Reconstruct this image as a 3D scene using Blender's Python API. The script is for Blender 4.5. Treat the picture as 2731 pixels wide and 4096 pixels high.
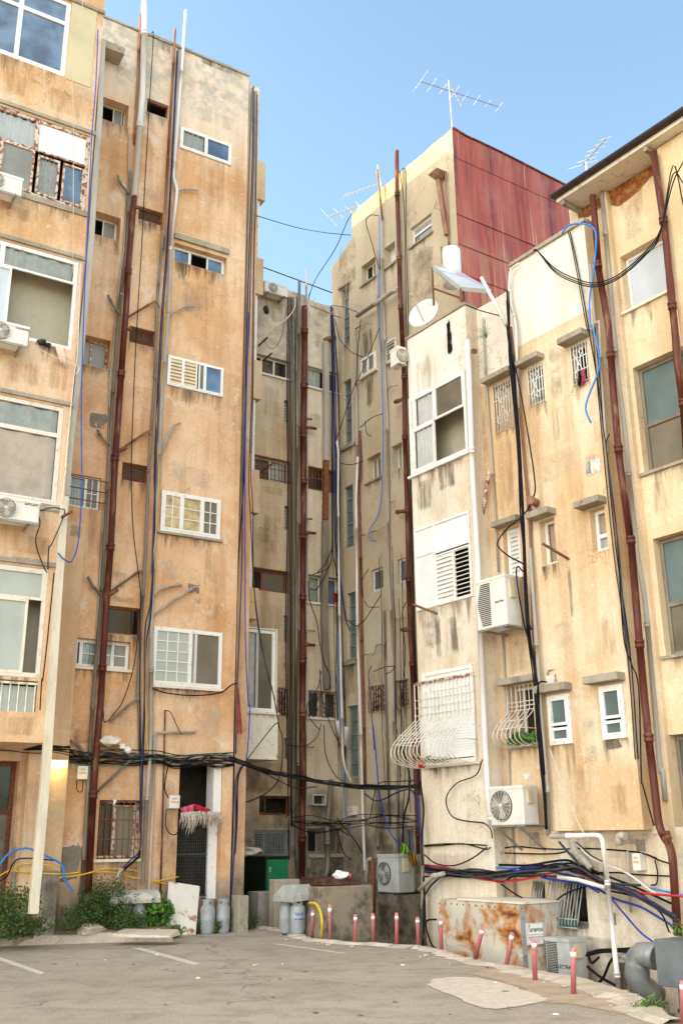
import bpy, bmesh, math, random
from mathutils import Vector as V
random.seed(7)
for o in list(bpy.data.objects): bpy.data.objects.remove(o)
S = bpy.context.scene; COL = S.collection
# ------------------------------------------------------------------ camera
FPX, TILT, ROLL = 3981.2, 0.31601, -0.00989
CX, CY = 1365.5, 2048.0
CAM = V((0, 0, 1.6))
_R0 = V((1, 0, 0)); FW = V((0, math.cos(TILT), math.sin(TILT))); _U0 = V((0, -math.sin(TILT), math.cos(TILT)))
RT = _R0*math.cos(ROLL) + _U0*math.sin(ROLL); UP = -_R0*math.sin(ROLL) + _U0*math.cos(ROLL)
cd = bpy.data.cameras.new('camera'); cam = bpy.data.objects.new('camera', cd); COL.objects.link(cam)
cd.sensor_fit = 'VERTICAL'; cd.sensor_height = 36.0; cd.lens = FPX*36/4096; cd.clip_end = 3000; cd.clip_start = .1
from mathutils import Matrix
cam.matrix_world = Matrix(((RT.x, UP.x, -FW.x, CAM.x), (RT.y, UP.y, -FW.y, CAM.y), (RT.z, UP.z, -FW.z, CAM.z), (0, 0, 0, 1)))
S.camera = cam
# ------------------------------------------------------------------ world, sun, exposure
FILL_GLOW = 6.0
SUN_EL, SUN_AZ = math.radians(23), math.radians(-90)          # azimuth from +Y, clockwise
w = bpy.data.worlds.new("World"); S.world = w; w.use_nodes = True
nt = w.node_tree; nt.nodes.clear()
out = nt.nodes.new('ShaderNodeOutputWorld'); bg = nt.nodes.new('ShaderNodeBackground'); sky = nt.nodes.new('ShaderNodeTexSky')
sky.sky_type = 'NISHITA'; sky.sun_disc = False; sky.sun_elevation = SUN_EL; sky.sun_rotation = SUN_AZ
sky.altitude = 0; sky.air_density = 1.0; sky.dust_density = 1.2; sky.ozone_density = 1.0
bg.inputs['Strength'].default_value = 0.15
# warm fill lobe added to the sky behind the camera, brightens the shaded walls
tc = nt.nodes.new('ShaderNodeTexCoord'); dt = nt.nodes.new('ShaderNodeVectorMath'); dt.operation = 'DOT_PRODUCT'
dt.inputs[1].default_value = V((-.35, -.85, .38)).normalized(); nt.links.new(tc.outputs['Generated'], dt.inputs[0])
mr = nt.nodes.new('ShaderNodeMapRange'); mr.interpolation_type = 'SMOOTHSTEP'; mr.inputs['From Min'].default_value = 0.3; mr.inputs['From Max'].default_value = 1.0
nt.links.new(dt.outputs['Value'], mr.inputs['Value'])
gl = nt.nodes.new('ShaderNodeMix'); gl.data_type = 'RGBA'; gl.inputs[6].default_value = (0, 0, 0, 1); gl.inputs[7].default_value = (FILL_GLOW*1.0, FILL_GLOW*.90, FILL_GLOW*.78, 1); nt.links.new(mr.outputs[0], gl.inputs[0])
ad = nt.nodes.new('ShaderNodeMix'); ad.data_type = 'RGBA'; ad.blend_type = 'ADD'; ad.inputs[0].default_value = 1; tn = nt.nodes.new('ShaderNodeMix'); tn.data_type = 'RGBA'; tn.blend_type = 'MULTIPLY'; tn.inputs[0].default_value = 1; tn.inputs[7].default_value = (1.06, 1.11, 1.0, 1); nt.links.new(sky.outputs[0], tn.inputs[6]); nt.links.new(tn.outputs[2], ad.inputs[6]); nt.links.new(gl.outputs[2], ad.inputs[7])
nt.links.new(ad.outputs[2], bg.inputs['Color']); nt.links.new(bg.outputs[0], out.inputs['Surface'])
sd = bpy.data.lights.new('sun', 'SUN'); sd.energy = 3.4; sd.angle = math.radians(0.5); sd.color = (1, .74, .27)
sun = bpy.data.objects.new('sun', sd); COL.objects.link(sun)
sv = V((math.sin(SUN_AZ)*math.cos(SUN_EL), math.cos(SUN_AZ)*math.cos(SUN_EL), math.sin(SUN_EL)))
sun.rotation_euler = sv.to_track_quat('Z', 'Y').to_euler(); sun.location = (-30, 0, 40)
S.view_settings.view_transform = 'Standard'; S.view_settings.look = 'None'; S.view_settings.gamma = 1
S.view_settings.exposure = 1.54
# ------------------------------------------------------------------ pixel helpers
CROPS = {'N': (0, 0, 1), 'L1': (0, 0, 1.42545), 'L2': (0, 900, 1.42545), 'L3': (0, 1800, 1.42545), 'L4': (0, 2700, 1.42545),
         'C1': (900, 200, 1.42545), 'C2': (900, 1000, 1.7422), 'C3': (900, 2000, 1.7422), 'C4': (900, 2900, 1.7422),
         'R1': (1600, 300, 1.3864), 'R2': (1600, 1200, 1.3864), 'R3': (1600, 2100, 1.3864), 'R4': (1600, 3000, 1.3864), 'G5': (0, 3400, 1.12)}
def px(t):
    """'L1 800,80 770,340; L2 745,0' -> list of photo pixels"""
    r = []
    for seg in t.split(';'):
        a = seg.split(); ox, oy, sc = CROPS[a[0]]
        for q in a[1:]:
            x, y = q.split(','); r.append((ox+float(x)/sc, oy+float(y)/sc))
    return r
def ray(p): return FW + RT*((p[0]-CX)/FPX) - UP*((p[1]-CY)/FPX)
def atY(p, Y):
    d = ray(p); return CAM + d*(Y/d.y)
def atZ(p, z=0.0):
    d = ray(p); return CAM + d*((z-CAM.z)/d.z)
class Plane:
    def __init__(s, az, pt, off=0.0):
        s.d = V((math.sin(az), math.cos(az), 0)); s.n = V((s.d.y, -s.d.x, 0))
        s.az = az; s.o = V((pt.x, pt.y, 0)) + s.n*off
    def off(s, o): return Plane(s.az, s.o, o)
    def sz(s, p, o=0.0):
        d = ray(p); t = ((s.o + s.n*o - CAM).dot(s.n))/d.dot(s.n); q = CAM + d*t
        return (q - s.o).dot(s.d), q.z
    def at(s, p, o=0.0):
        a, z = s.sz(p, o); return s.P(a, z, o)
    def P(s, a, z, o=0.0): return s.o + s.d*a + s.n*o + V((0, 0, z))
R = math.radians
B = Plane(R(58.67), atY((900, 2260), 19.7))
A = B.off(2.1); AG = B.off(.3)
E_ = Plane(R(180-34.76), atY((1500, 2400), 23.1))
C = Plane(R(58.0), E_.at((1358, 1900)), -.02)
F = Plane(R(180-36.36), atY((1655, 2200), 18.6))
F0 = F.off(.05); F1 = F.off(-.25); I = F.off(-.3)
# ------------------------------------------------------------------ mesh builder
class MB:
    def __init__(s): s.v = []; s.f = []; s.m = []; s.smooth = set(); s.uv = {}
    def quad(s, a, b, c, d, m=0):
        i = len(s.v); s.v += [V(a), V(b), V(c), V(d)]; s.f.append((i, i+1, i+2, i+3)); s.m.append(m)
    def poly(s, pts, m=0):
        i = len(s.v); s.v += [V(p) for p in pts]; s.f.append(tuple(range(i, i+len(pts)))); s.m.append(m)
    def hexa(s, c, m=0):   # 8 corners: bottom 4 ccw, top 4
        i = len(s.v); s.v += [V(p) for p in c]
        for q in ((0, 3, 2, 1), (4, 5, 6, 7), (0, 1, 5, 4), (1, 2, 6, 5), (2, 3, 7, 6), (3, 0, 4, 7)):
            s.f.append(tuple(i+k for k in q)); s.m.append(m)
    def box(s, P, a0, a1, z0, z1, o0, o1, m=0):
        s.hexa([P.P(a0, z0, o1), P.P(a1, z0, o1), P.P(a1, z0, o0), P.P(a0, z0, o0),
                P.P(a0, z1, o1), P.P(a1, z1, o1), P.P(a1, z1, o0), P.P(a0, z1, o0)], m)
    def bar(s, a, b, t, up=V((0, 0, 1)), t2=None, m=0):
        a, b = V(a), V(b); d = (b-a).normalized(); x = d.cross(up)
        if x.length < 1e-3: x = d.cross(V((1, 0, 0)))
        x.normalize(); y = d.cross(x).normalized(); t2 = t2 or t
        c = lambda p, i, j: p + x*(i*t/2) + y*(j*t2/2)
        s.hexa([c(a, -1, -1), c(a, 1, -1), c(a, 1, 1), c(a, -1, 1), c(b, -1, -1), c(b, 1, -1), c(b, 1, 1), c(b, -1, 1)], m)
    def tube(s, pts, r, n=8, m=0, caps=True, rr=None):
        pts = [V(p) for p in pts]; N = len(pts); base = len(s.v); px_ = None
        for k, p in enumerate(pts):
            d = (pts[min(k+1, N-1)] - pts[max(k-1, 0)])
            d = d.normalized() if d.length > 1e-6 else V((0, 0, 1))
            if px_ is None:
                x = d.cross(V((0, 1, 0.01)));
                if x.length < .1: x = d.cross(V((1, 0, 0)))
            else: x = px_ - d*px_.dot(d)
            x.normalize(); y = d.cross(x); px_ = x; q = rr[k] if rr else r
            for j in range(n):
                t = 2*math.pi*j/n; s.v.append(p + x*(q*math.cos(t)) + y*(q*math.sin(t)))
        for k in range(N-1):
            for j in range(n):
                a = base+k*n+j; b = base+k*n+(j+1) % n
                s.smooth.add(len(s.f)); s.f.append((a, b, b+n, a+n)); s.m.append(m)
        if caps:
            s.f.append(tuple(base+j for j in reversed(range(n)))); s.m.append(m)
            s.f.append(tuple(base+(N-1)*n+j for j in range(n))); s.m.append(m)
    def lathe(s, c, prof, n=20, axis=V((0, 0, 1)), m=0):
        axis = V(axis).normalized(); x = axis.cross(V((0, 1, 0)))
        if x.length < .1: x = axis.cross(V((1, 0, 0)))
        x.normalize(); y = axis.cross(x); base = len(s.v)
        for r, h in prof:
            for j in range(n):
                t = 2*math.pi*j/n; s.v.append(V(c) + axis*h + x*(r*math.cos(t)) + y*(r*math.sin(t)))
        for k in range(len(prof)-1):
            for j in range(n):
                a = base+k*n+j; b = base+k*n+(j+1) % n
                s.smooth.add(len(s.f)); s.f.append((a, b, b+n, a+n)); s.m.append(m)
    def build(s, name, mat, parent=None, label=None, bevel=0):
        if parent is not None:
            root = parent
            while root.parent: root = root.parent
            off = V(root.location)
        else:
            xs = [v.x for v in s.v]; ys = [v.y for v in s.v]; zs = [v.z for v in s.v]
            off = V(((min(xs)+max(xs))/2, (min(ys)+max(ys))/2, min(zs)))
        me = bpy.data.meshes.new(name); me.from_pydata([tuple(v-off) for v in s.v], [], s.f)
        mats = mat if isinstance(mat, (list, tuple)) else [mat]
        for mm in mats: me.materials.append(mm)
        if len(mats) > 1: me.polygons.foreach_set('material_index', [min(k, len(mats)-1) for k in s.m])
        if s.smooth: me.polygons.foreach_set('use_smooth', [i in s.smooth for i in range(len(s.f))])
        if s.uv:
            L = me.uv_layers.new(name='uv')
            for pi, c in s.uv.items():
                for k, li in enumerate(me.polygons[pi].loop_indices): L.data[li].uv = c[k]
        me.update(); o = bpy.data.objects.new(name, me); COL.objects.link(o)
        if parent is not None: o.parent = parent
        else: o.location = off
        if label: o['label'] = label
        if bevel:
            b = o.modifiers.new('bevel', 'BEVEL'); b.width = bevel; b.segments = 2; b.limit_method = 'ANGLE'
        return o
def tag(o, label=None, cat=None, group=None, kind=None):
    if label: o['label'] = label
    if cat: o['category'] = cat
    if group: o['group'] = group
    if kind: o['kind'] = kind
    return o
def thing(name, label, cat, loc, group=None):
    o = bpy.data.objects.new(name, None); COL.objects.link(o); o.location = V(loc); o.empty_display_size = .2
    return tag(o, label, cat, group)
def smooth_pts(p, k=6):
    p = [V(q) for q in p]
    if len(p) < 3: return p
    q = [p[0]*2-p[1]] + p + [p[-1]*2-p[-2]]; r = []
    for i in range(1, len(q)-2):
        for j in range(k):
            t = j/k; a, b, c, d = q[i-1:i+3]
            r.append(.5*((2*b) + (c-a)*t + (2*a-5*b+4*c-d)*t*t + (3*b-a-3*c+d)*t**3))
    r.append(p[-1]); return r
# ------------------------------------------------------------------ materials
def newmat(name):
    m = bpy.data.materials.new(name); m.use_nodes = True
    return m, m.node_tree, m.node_tree.nodes['Principled BSDF']
def N(nt, t, **k):
    n = nt.nodes.new(t)
    for a, b in k.items(): setattr(n, a, b)
    return n
def noise(nt, vec, scale, detail=4, rough=.55, dist=0):
    n = N(nt, 'ShaderNodeTexNoise'); n.inputs['Scale'].default_value = scale; n.inputs['Detail'].default_value = detail
    n.inputs['Roughness'].default_value = rough; n.inputs['Distortion'].default_value = dist
    nt.links.new(vec, n.inputs['Vector']); return n.outputs['Fac']
def ramp(nt, x, a, b, lo=0., hi=1.):
    n = N(nt, 'ShaderNodeMapRange'); n.clamp = True
    for k, v in zip(('From Min', 'From Max', 'To Min', 'To Max'), (a, b, lo, hi)): n.inputs[k].default_value = v
    nt.links.new(x, n.inputs['Value']); return n.outputs[0]
def mul(nt, a, b, op='MULTIPLY'):
    n = N(nt, 'ShaderNodeMath', operation=op)
    for i, q in enumerate((a, b)):
        if isinstance(q, (int, float)): n.inputs[i].default_value = q
        else: nt.links.new(q, n.inputs[i])
    return n.outputs[0]
def mixc(nt, f, a, b):
    n = N(nt, 'ShaderNodeMix', data_type='RGBA')
    if isinstance(f, (int, float)): n.inputs[0].default_value = f
    else: nt.links.new(f, n.inputs[0])
    for i, q in ((6, a), (7, b)):
        if isinstance(q, tuple): n.inputs[i].default_value = (*q, 1)
        else: nt.links.new(q, n.inputs[i])
    return n.outputs[2]
def coords(nt, sc=(1, 1, 1)):
    g = N(nt, 'ShaderNodeNewGeometry'); m = N(nt, 'ShaderNodeMapping'); m.inputs['Scale'].default_value = sc
    nt.links.new(g.outputs['Position'], m.inputs['Vector']); return m.outputs[0]
def bump(nt, bsdf, h, st=.3, dist=.01):
    b = N(nt, 'ShaderNodeBump'); b.inputs['Strength'].default_value = st; b.inputs['Distance'].default_value = dist
    nt.links.new(h, b.inputs['Height']); nt.links.new(b.outputs[0], bsdf.inputs['Normal'])
def plaster(name, base, light, dark, patch=(.8, .72, .6), grain=0.0, ztop=None, zbot=None, streak=.55, patch_amt=.35, mould=.9, pth=.6, bumpst=.35):
    m, nt, b = newmat(name); p = coords(nt); ps = coords(nt, (2.6, 2.6, .22)); pf = coords(nt, (9, 9, .5))
    c = mixc(nt, ramp(nt, noise(nt, p, .55, 7, .62, .4), .40, .60), base, light)
    c = mixc(nt, mul(nt, ramp(nt, noise(nt, ps, 1.0, 5, .6), .48, .72), streak), c, dark)
    c = mixc(nt, mul(nt, ramp(nt, noise(nt, pf, 1.0, 4, .6), .55, .75), streak*.45), c, dark)
    c = mixc(nt, mul(nt, ramp(nt, noise(nt, p, 3.1, 6, .7, .8), .52, .72), .32), c, dark)
    c = mixc(nt, mul(nt, ramp(nt, noise(nt, coords(nt, (1, 1, .8)), 1.15, 8, .66, .3), pth, pth+.05), patch_amt), c, patch)
    c = mixc(nt, mul(nt, ramp(nt, noise(nt, p, 7, 6, .75), .62, .65), .55), c, patch)          # small flakes
    c = mixc(nt, mul(nt, ramp(nt, noise(nt, p, 2.1, 9, .78, .5), .575, .60), .35), c, tuple(q*.8 for q in patch))
    c = mixc(nt, mul(nt, ramp(nt, noise(nt, p, 16, 5, .8), .66, .70), .7), c, tuple(q*.4 for q in dark))   # pits
    c = mixc(nt, mul(nt, ramp(nt, noise(nt, p, 24, 5, .8), .40, .58, 1, 0), .18), c, tuple(q*.6 for q in dark))
    # hairline cracks
    vo = N(nt, 'ShaderNodeTexVoronoi', feature='DISTANCE_TO_EDGE'); vo.inputs['Scale'].default_value = .55
    nz = N(nt, 'ShaderNodeTexNoise'); nz.inputs['Scale'].default_value = 1.7; nz.inputs['Detail'].default_value = 6; nt.links.new(p, nz.inputs['Vector'])
    vm = N(nt, 'ShaderNodeVectorMath', operation='MULTIPLY_ADD'); nt.links.new(nz.outputs['Color'], vm.inputs[0])
    vm.inputs[1].default_value = (1.6, 1.6, 1.6); nt.links.new(p, vm.inputs[2]); nt.links.new(vm.outputs[0], vo.inputs['Vector'])
    cr = mul(nt, ramp(nt, vo.outputs['Distance'], .0, .006, 1, 0), ramp(nt, noise(nt, p, .5, 2), .5, .6))
    c = mixc(nt, mul(nt, cr, .55), c, tuple(q*.35 for q in dark))
    sp = N(nt, 'ShaderNodeSeparateXYZ'); g = N(nt, 'ShaderNodeNewGeometry'); nt.links.new(g.outputs['Position'], sp.inputs[0]); z = sp.outputs['Z']
    if ztop is not None:
        zz = mul(nt, z, mul(nt, noise(nt, coords(nt, (3, 3, .4)), 1.2, 6, .7), 2.6), 'ADD')
        c = mixc(nt, mul(nt, ramp(nt, zz, ztop+.55, ztop+1.15), mul(nt, ramp(nt, noise(nt, p, 4, 6, .7), .42, .58), mould)), c, (.06, .05, .035))
        c = mixc(nt, mul(nt, ramp(nt, zz, ztop-.6, ztop+.9), .55), c, patch)
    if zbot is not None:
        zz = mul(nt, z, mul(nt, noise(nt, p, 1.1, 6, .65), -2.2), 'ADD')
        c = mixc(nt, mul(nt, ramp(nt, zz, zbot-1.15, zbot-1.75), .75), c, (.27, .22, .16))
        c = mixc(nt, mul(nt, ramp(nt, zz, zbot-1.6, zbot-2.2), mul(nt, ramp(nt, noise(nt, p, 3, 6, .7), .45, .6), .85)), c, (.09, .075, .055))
    if grain:
        gr = noise(nt, p, 55, 3, .8)
        c = mixc(nt, ramp(nt, gr, .35, .52, grain, 0), c, tuple(q*.45 for q in dark))
    nt.links.new(c, b.inputs['Base Color']); b.inputs['Roughness'].default_value = .92; b.inputs['Specular IOR Level'].default_value = .2
    h = mul(nt, noise(nt, p, 38 if not grain else 60, 5, .7), mul(nt, noise(nt, p, 4, 5, .6), 1.5), 'ADD')
    h = mul(nt, h, mul(nt, cr, -1.0), 'ADD')
    bump(nt, b, h, bumpst if not grain else .8, .02); return m
def simple(name, col, rough=.6, metal=0., var=.25, vs=6, bst=.1, spec=.4, col2=None, th=(.45, .65), streak=False):
    m, nt, b = newmat(name); p = coords(nt, (1, 1, .25) if streak else (1, 1, 1))
    c2 = col2 or tuple(q*(1-var*2) for q in col)
    c = mixc(nt, ramp(nt, noise(nt, p, vs, 6, .65), *th), col, c2)
    nt.links.new(c, b.inputs['Base Color']); b.inputs['Roughness'].default_value = rough; b.inputs['Metallic'].default_value = metal
    b.inputs['Specular IOR Level'].default_value = spec
    if bst: bump(nt, b, noise(nt, p, vs*5, 4, .6), bst, .01)
    return m
def glass_opaque(name, col, rough=.06, spec=1.0, var=.3, vs=1.5):
    m, nt, b = newmat(name); p = coords(nt)
    c = mixc(nt, ramp(nt, noise(nt, p, vs, 3, .5), .4, .65), col, tuple(q*(1-var) for q in col))
    nt.links.new(c, b.inputs['Base Color']); b.inputs['Roughness'].default_value = rough; b.inputs['Specular IOR Level'].default_value = spec
    bump(nt, b, noise(nt, p, 2.5, 2), .06, .02); return m
def clear_glass():
    m, nt, b = newmat('clear_glass'); nt.nodes.remove(b); o = nt.nodes['Material Output']
    t = N(nt, 'ShaderNodeBsdfTransparent'); g = N(nt, 'ShaderNodeBsdfGlossy'); g.inputs['Roughness'].default_value = .04
    t.inputs['Color'].default_value = (.95, .97, .97, 1); fr = N(nt, 'ShaderNodeFresnel'); fr.inputs['IOR'].default_value = 1.6
    mx = N(nt, 'ShaderNodeMixShader'); nt.links.new(fr.outputs[0], mx.inputs[0]); nt.links.new(t.outputs[0], mx.inputs[1]); nt.links.new(g.outputs[0], mx.inputs[2])
    nt.links.new(mx.outputs[0], o.inputs['Surface']); return m
M = {}
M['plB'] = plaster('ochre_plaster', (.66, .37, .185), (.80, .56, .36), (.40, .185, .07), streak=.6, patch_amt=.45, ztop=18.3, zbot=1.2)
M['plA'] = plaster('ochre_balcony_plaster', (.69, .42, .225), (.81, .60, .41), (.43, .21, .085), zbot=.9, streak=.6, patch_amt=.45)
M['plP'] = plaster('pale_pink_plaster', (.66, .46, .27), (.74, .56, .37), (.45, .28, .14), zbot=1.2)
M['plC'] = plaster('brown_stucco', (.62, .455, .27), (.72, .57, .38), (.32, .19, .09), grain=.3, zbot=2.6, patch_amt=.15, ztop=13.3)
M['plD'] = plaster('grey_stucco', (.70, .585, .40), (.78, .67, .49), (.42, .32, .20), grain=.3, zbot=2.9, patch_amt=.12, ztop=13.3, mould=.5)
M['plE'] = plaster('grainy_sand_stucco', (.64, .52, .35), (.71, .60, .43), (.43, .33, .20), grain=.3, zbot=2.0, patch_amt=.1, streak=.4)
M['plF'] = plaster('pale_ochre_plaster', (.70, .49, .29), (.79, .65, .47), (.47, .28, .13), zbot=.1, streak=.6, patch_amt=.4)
M['plF0'] = plaster('cream_plaster', (.73, .61, .45), (.82, .74, .61), (.38, .28, .18), zbot=.1, streak=.55, patch_amt=.4)
M['plW'] = plaster('white_limewash', (.79, .72, .61), (.85, .81, .73), (.52, .38, .24), patch=(.88, .85, .78), streak=.42, patch_amt=.3)
M['plI'] = plaster('yellow_plaster', (.74, .55, .34), (.80, .67, .47), (.50, .31, .15), zbot=-1, streak=.5, patch_amt=.3)
M['conc'] = plaster('weathered_concrete', (.36, .31, .23), (.46, .41, .32), (.14, .11, .08), patch=(.5, .46, .38), bumpst=.6)
M['interior'] = simple('dark_interior', (.035, .028, .02), .9)
M['interior_l'] = simple('pale_interior', (.42, .38, .28), .9, var=.04)
M['white'] = simple('white_painted_aluminium', (.80, .78, .74), .45, vs=11, bst=.05, col2=(.55, .47, .37), th=(.56, .72))
M['offwhite'] = simple('dirty_white_paint', (.72, .66, .55), .55, var=.1, vs=7, col2=(.45, .33, .2), th=(.55, .75))
M['rustframe'] = simple('rusty_white_paint', (.62, .52, .42), .7, vs=14, col2=(.25, .075, .03), th=(.47, .55))
M['rust'] = simple('dark_rust', (.16, .05, .025), .75, vs=18, col2=(.30, .12, .05), bst=.4)
M['rustpipe'] = simple('red_brown_pipe', (.10, .022, .012), .55, vs=7, col2=(.26, .11, .05), th=(.53, .66), bst=.25, streak=True)
M['rustpipe2'] = simple('brown_pipe', (.21, .095, .055), .6, vs=7, col2=(.36, .19, .10), bst=.25, streak=True)
M['greypipe'] = simple('grey_plastic_pipe', (.42, .38, .32), .5, var=.12, vs=4, streak=True)
M['darkpipe'] = simple('dirty_grey_pipe', (.24, .20, .15), .6, var=.2, vs=6, streak=True)
M['whitepipe'] = simple('white_plastic_pipe', (.74, .70, .66), .4, var=.08, vs=3, streak=True)
M['creampipe'] = simple('cream_downspout', (.66, .60, .46), .5, var=.12, vs=4, col2=(.52, .44, .32), streak=True)
M['black'] = simple('black_cable', (.012, .011, .012), .75, var=.2, spec=.15)
M['dgrey'] = simple('grey_cable', (.055, .055, .06), .7, var=.2, spec=.2)
M['beige'] = simple('beige_cable', (.62, .52, .36), .6, var=.1)
M['blue'] = simple('blue_cable', (.012, .05, .42), .45, var=.1)
M['navy'] = simple('navy_cable', (.012, .025, .14), .45, var=.1)
M['sky'] = simple('sky_blue_hose', (.02, .22, .72), .4, var=.1)
M['red'] = simple('red_cable', (.55, .02, .03), .45, var=.1)
M['yellow'] = simple('yellow_hose', (.75, .48, .02), .45, var=.1)
M['green'] = simple('green_wire', (.02, .22, .13), .5)
M['g_dark'] = glass_opaque('dark_glass', (.035, .035, .03))
M['g_black'] = glass_opaque('black_glass', (.012, .011, .01), .1, .4)
M['g_blue'] = glass_opaque('blue_reflection_tint_glass', (.13, .21, .32), .05, var=.6, vs=2.2)  # reflected blue is painted into the pane colour
M['g_grey'] = glass_opaque('dusty_grey_glass', (.27, .26, .22), .35, .5, .25)
M['g_olive'] = glass_opaque('dusty_brown_glass', (.19, .165, .12), .25, .5, .35)
M['g_frost'] = glass_opaque('frosted_pale_glass', (.42, .45, .40), .5, .4, .2)
M['g_teal'] = glass_opaque('dusty_teal_glass', (.13, .18, .18), .3, .5, .3)
M['g_warm'] = glass_opaque('warm_reflection_tint_glass', (.60, .48, .26), .12, .8, .5, 5)  # warm reflection painted into the pane colour as blotches
M['g_pale'] = glass_opaque('pale_blue_glass', (.55, .60, .64), .2, .5, .15)
M['clear'] = clear_glass()
M['curtain'] = simple('white_curtain', (.86, .85, .84), .9, var=.04)
M['curtain_w'] = simple('peach_curtain', (.86, .70, .56), .9, var=.1, vs=3)
M['curtain_g'] = simple('grey_net_curtain', (.66, .65, .60), .9, var=.1)
M['panel'] = simple('white_panel', (.80, .81, .80), .5, var=.05, vs=2)
M['panel_y'] = simple('yellowed_panel', (.62, .53, .32), .6, var=.08, vs=1.5)
M['slat'] = simple('white_louvre', (.78, .76, .70), .5, var=.08)
M['slat_y'] = simple('cream_louvre', (.74, .58, .36), .5, var=.08)
M['slat_g'] = simple('grey_green_louvre', (.34, .36, .28), .5, var=.12)
M['mesh'] = simple('rusty_mesh_sheet', (.10, .055, .03), .8, var=.3, vs=25)
M['ac'] = simple('white_ac_casing', (.74, .71, .64), .45, var=.06, vs=3, bst=.02)
M['acgrey'] = simple('dusty_grey_casing', (.46, .46, .44), .55, var=.12, vs=3)
M['acdark'] = simple('dark_ac_grille', (.05, .05, .045), .5)
M['steel'] = simple('galvanised_steel', (.33, .34, .34), .45, metal=.4, var=.15)
M['text'] = simple('printed_ink', (.04, .04, .045), .6, bst=0)
# ------------------------------------------------------------------ facades
class Facade:
    def __init__(s, bld, P, s0, s1, z0, z1, mats, depth=4, top=None, caps='lrt', niche=.35, name='wall', bands=()):
        s.b = bld; s.P = P; s.s0, s.s1, s.z0, s.z1 = s0, s1, z0, z1; s.holes = []; s.mats = mats; s.depth = depth
        s.top = top; s.caps = caps; s.niche = niche; s.name = name; s.bands = bands
    def hole(s, a0, a1, z0, z1, rev=.14, niche=None, dark=1): s.holes.append((a0, a1, z0, z1, rev, niche or s.niche, dark))
    def finish(s):
        mb = MB(); P = s.P; rnd = random.Random(3)
        top = s.top or [(s.s0, s.z1), (s.s1, s.z1)]
        tp = [top[0]]
        for (a, za), (b, zb) in zip(top, top[1:]):
            n = max(1, int((b-a)/.35))
            for i in range(1, n+1):
                t = i/n; tp.append((a+(b-a)*t, za+(zb-za)*t + (rnd.uniform(-.025, .015) if i < n else 0)))
        S_ = sorted({round(x, 4) for x in [s.s0, s.s1] + [q for h in s.holes for q in h[:2]] + [q[0] for q in tp] if s.s0-1e-6 <= x <= s.s1+1e-6})
        def ztop(x):
            for (a, za), (b, zb) in zip(tp, tp[1:]):
                if a-1e-4 <= x <= b+1e-4: return za+(zb-za)*((x-a)/(b-a) if b > a else 0)
            return s.z1
        zt = min(q[1] for q in tp)
        Z_ = sorted({round(x, 4) for x in [s.z0] + [q for h in s.holes for q in h[2:4]] + [b[0] for b in s.bands] if s.z0-1e-6 <= x < zt-.01})
        for i in range(len(S_)-1):
            a, b = S_[i], S_[i+1]
            if b-a < 1e-4: continue
            am = (a+b)/2
            for j in range(len(Z_)):
                z0 = Z_[j]; last = j == len(Z_)-1
                z1 = None if last else Z_[j+1]; zm = (z0+(z1 if z1 else z0+.01))/2
                if any(h[0] < am < h[1] and h[2] < zm < h[3] for h in s.holes): continue
                mi = 0
                for zb, k in s.bands:
                    if zm > zb: mi = k
                if last: mb.quad(P.P(a, z0), P.P(b, z0), P.P(b, ztop(b)), P.P(a, ztop(a)), mi)
                else: mb.quad(P.P(a, z0), P.P(b, z0), P.P(b, z1), P.P(a, z1), mi)
        di = len(s.mats)
        for a0, a1, z0, z1, rev, nd, dark in s.holes:
            for o0, o1, m in ((0, -rev, 0), (-rev, -rev-nd, di if dark else di+1)):
                mb.quad(P.P(a0, z0, o0), P.P(a0, z0, o1), P.P(a0, z1, o1), P.P(a0, z1, o0), m)
                mb.quad(P.P(a1, z0, o1), P.P(a1, z0, o0), P.P(a1, z1, o0), P.P(a1, z1, o1), m)
                mb.quad(P.P(a0, z0, o0), P.P(a1, z0, o0), P.P(a1, z0, o1), P.P(a0, z0, o1), m)
                mb.quad(P.P(a0, z1, o1), P.P(a1, z1, o1), P.P(a1, z1, o0), P.P(a0, z1, o0), m)
            o = -rev-nd; mb.quad(P.P(a0, z0, o), P.P(a1, z0, o), P.P(a1, z1, o), P.P(a0, z1, o), di if dark else di+1)
        d = -s.depth; zb = s.bands[-1][1] if s.bands else 0
        if 'l' in s.caps: mb.quad(P.P(s.s0, s.z0, d), P.P(s.s0, s.z0), P.P(s.s0, ztop(s.s0)), P.P(s.s0, ztop(s.s0), d))
        if 'r' in s.caps: mb.quad(P.P(s.s1, s.z0), P.P(s.s1, s.z0, d), P.P(s.s1, ztop(s.s1), d), P.P(s.s1, ztop(s.s1)))
        if 't' in s.caps:
            for (a, za), (b, zb_) in zip(tp, tp[1:]): mb.quad(P.P(a, za), P.P(b, zb_), P.P(b, zb_, d), P.P(a, za, d), zb)
        if 'b' in s.caps: mb.quad(P.P(s.s0, s.z0, d), P.P(s.s1, s.z0, d), P.P(s.s1, s.z0), P.P(s.s0, s.z0))
        if 'k' in s.caps: mb.quad(P.P(s.s1, s.z0, d), P.P(s.s0, s.z0, d), P.P(s.s0, ztop(s.s0), d), P.P(s.s1, ztop(s.s1), d))
        return mb.build(s.name, s.mats + [M['interior'], M['interior_l']], s.b)
TYPES = {'d': 'g_dark', 'k': 'g_black', 'b': 'g_blue', 'g': 'g_grey', 'o': 'g_olive', 'f': 'g_frost', 't': 'g_teal', 'w': 'g_warm', 'p': 'g_pale', 'P': 'panel', 'Y': 'panel_y', 'm': 'mesh'}
WINS = []
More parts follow.
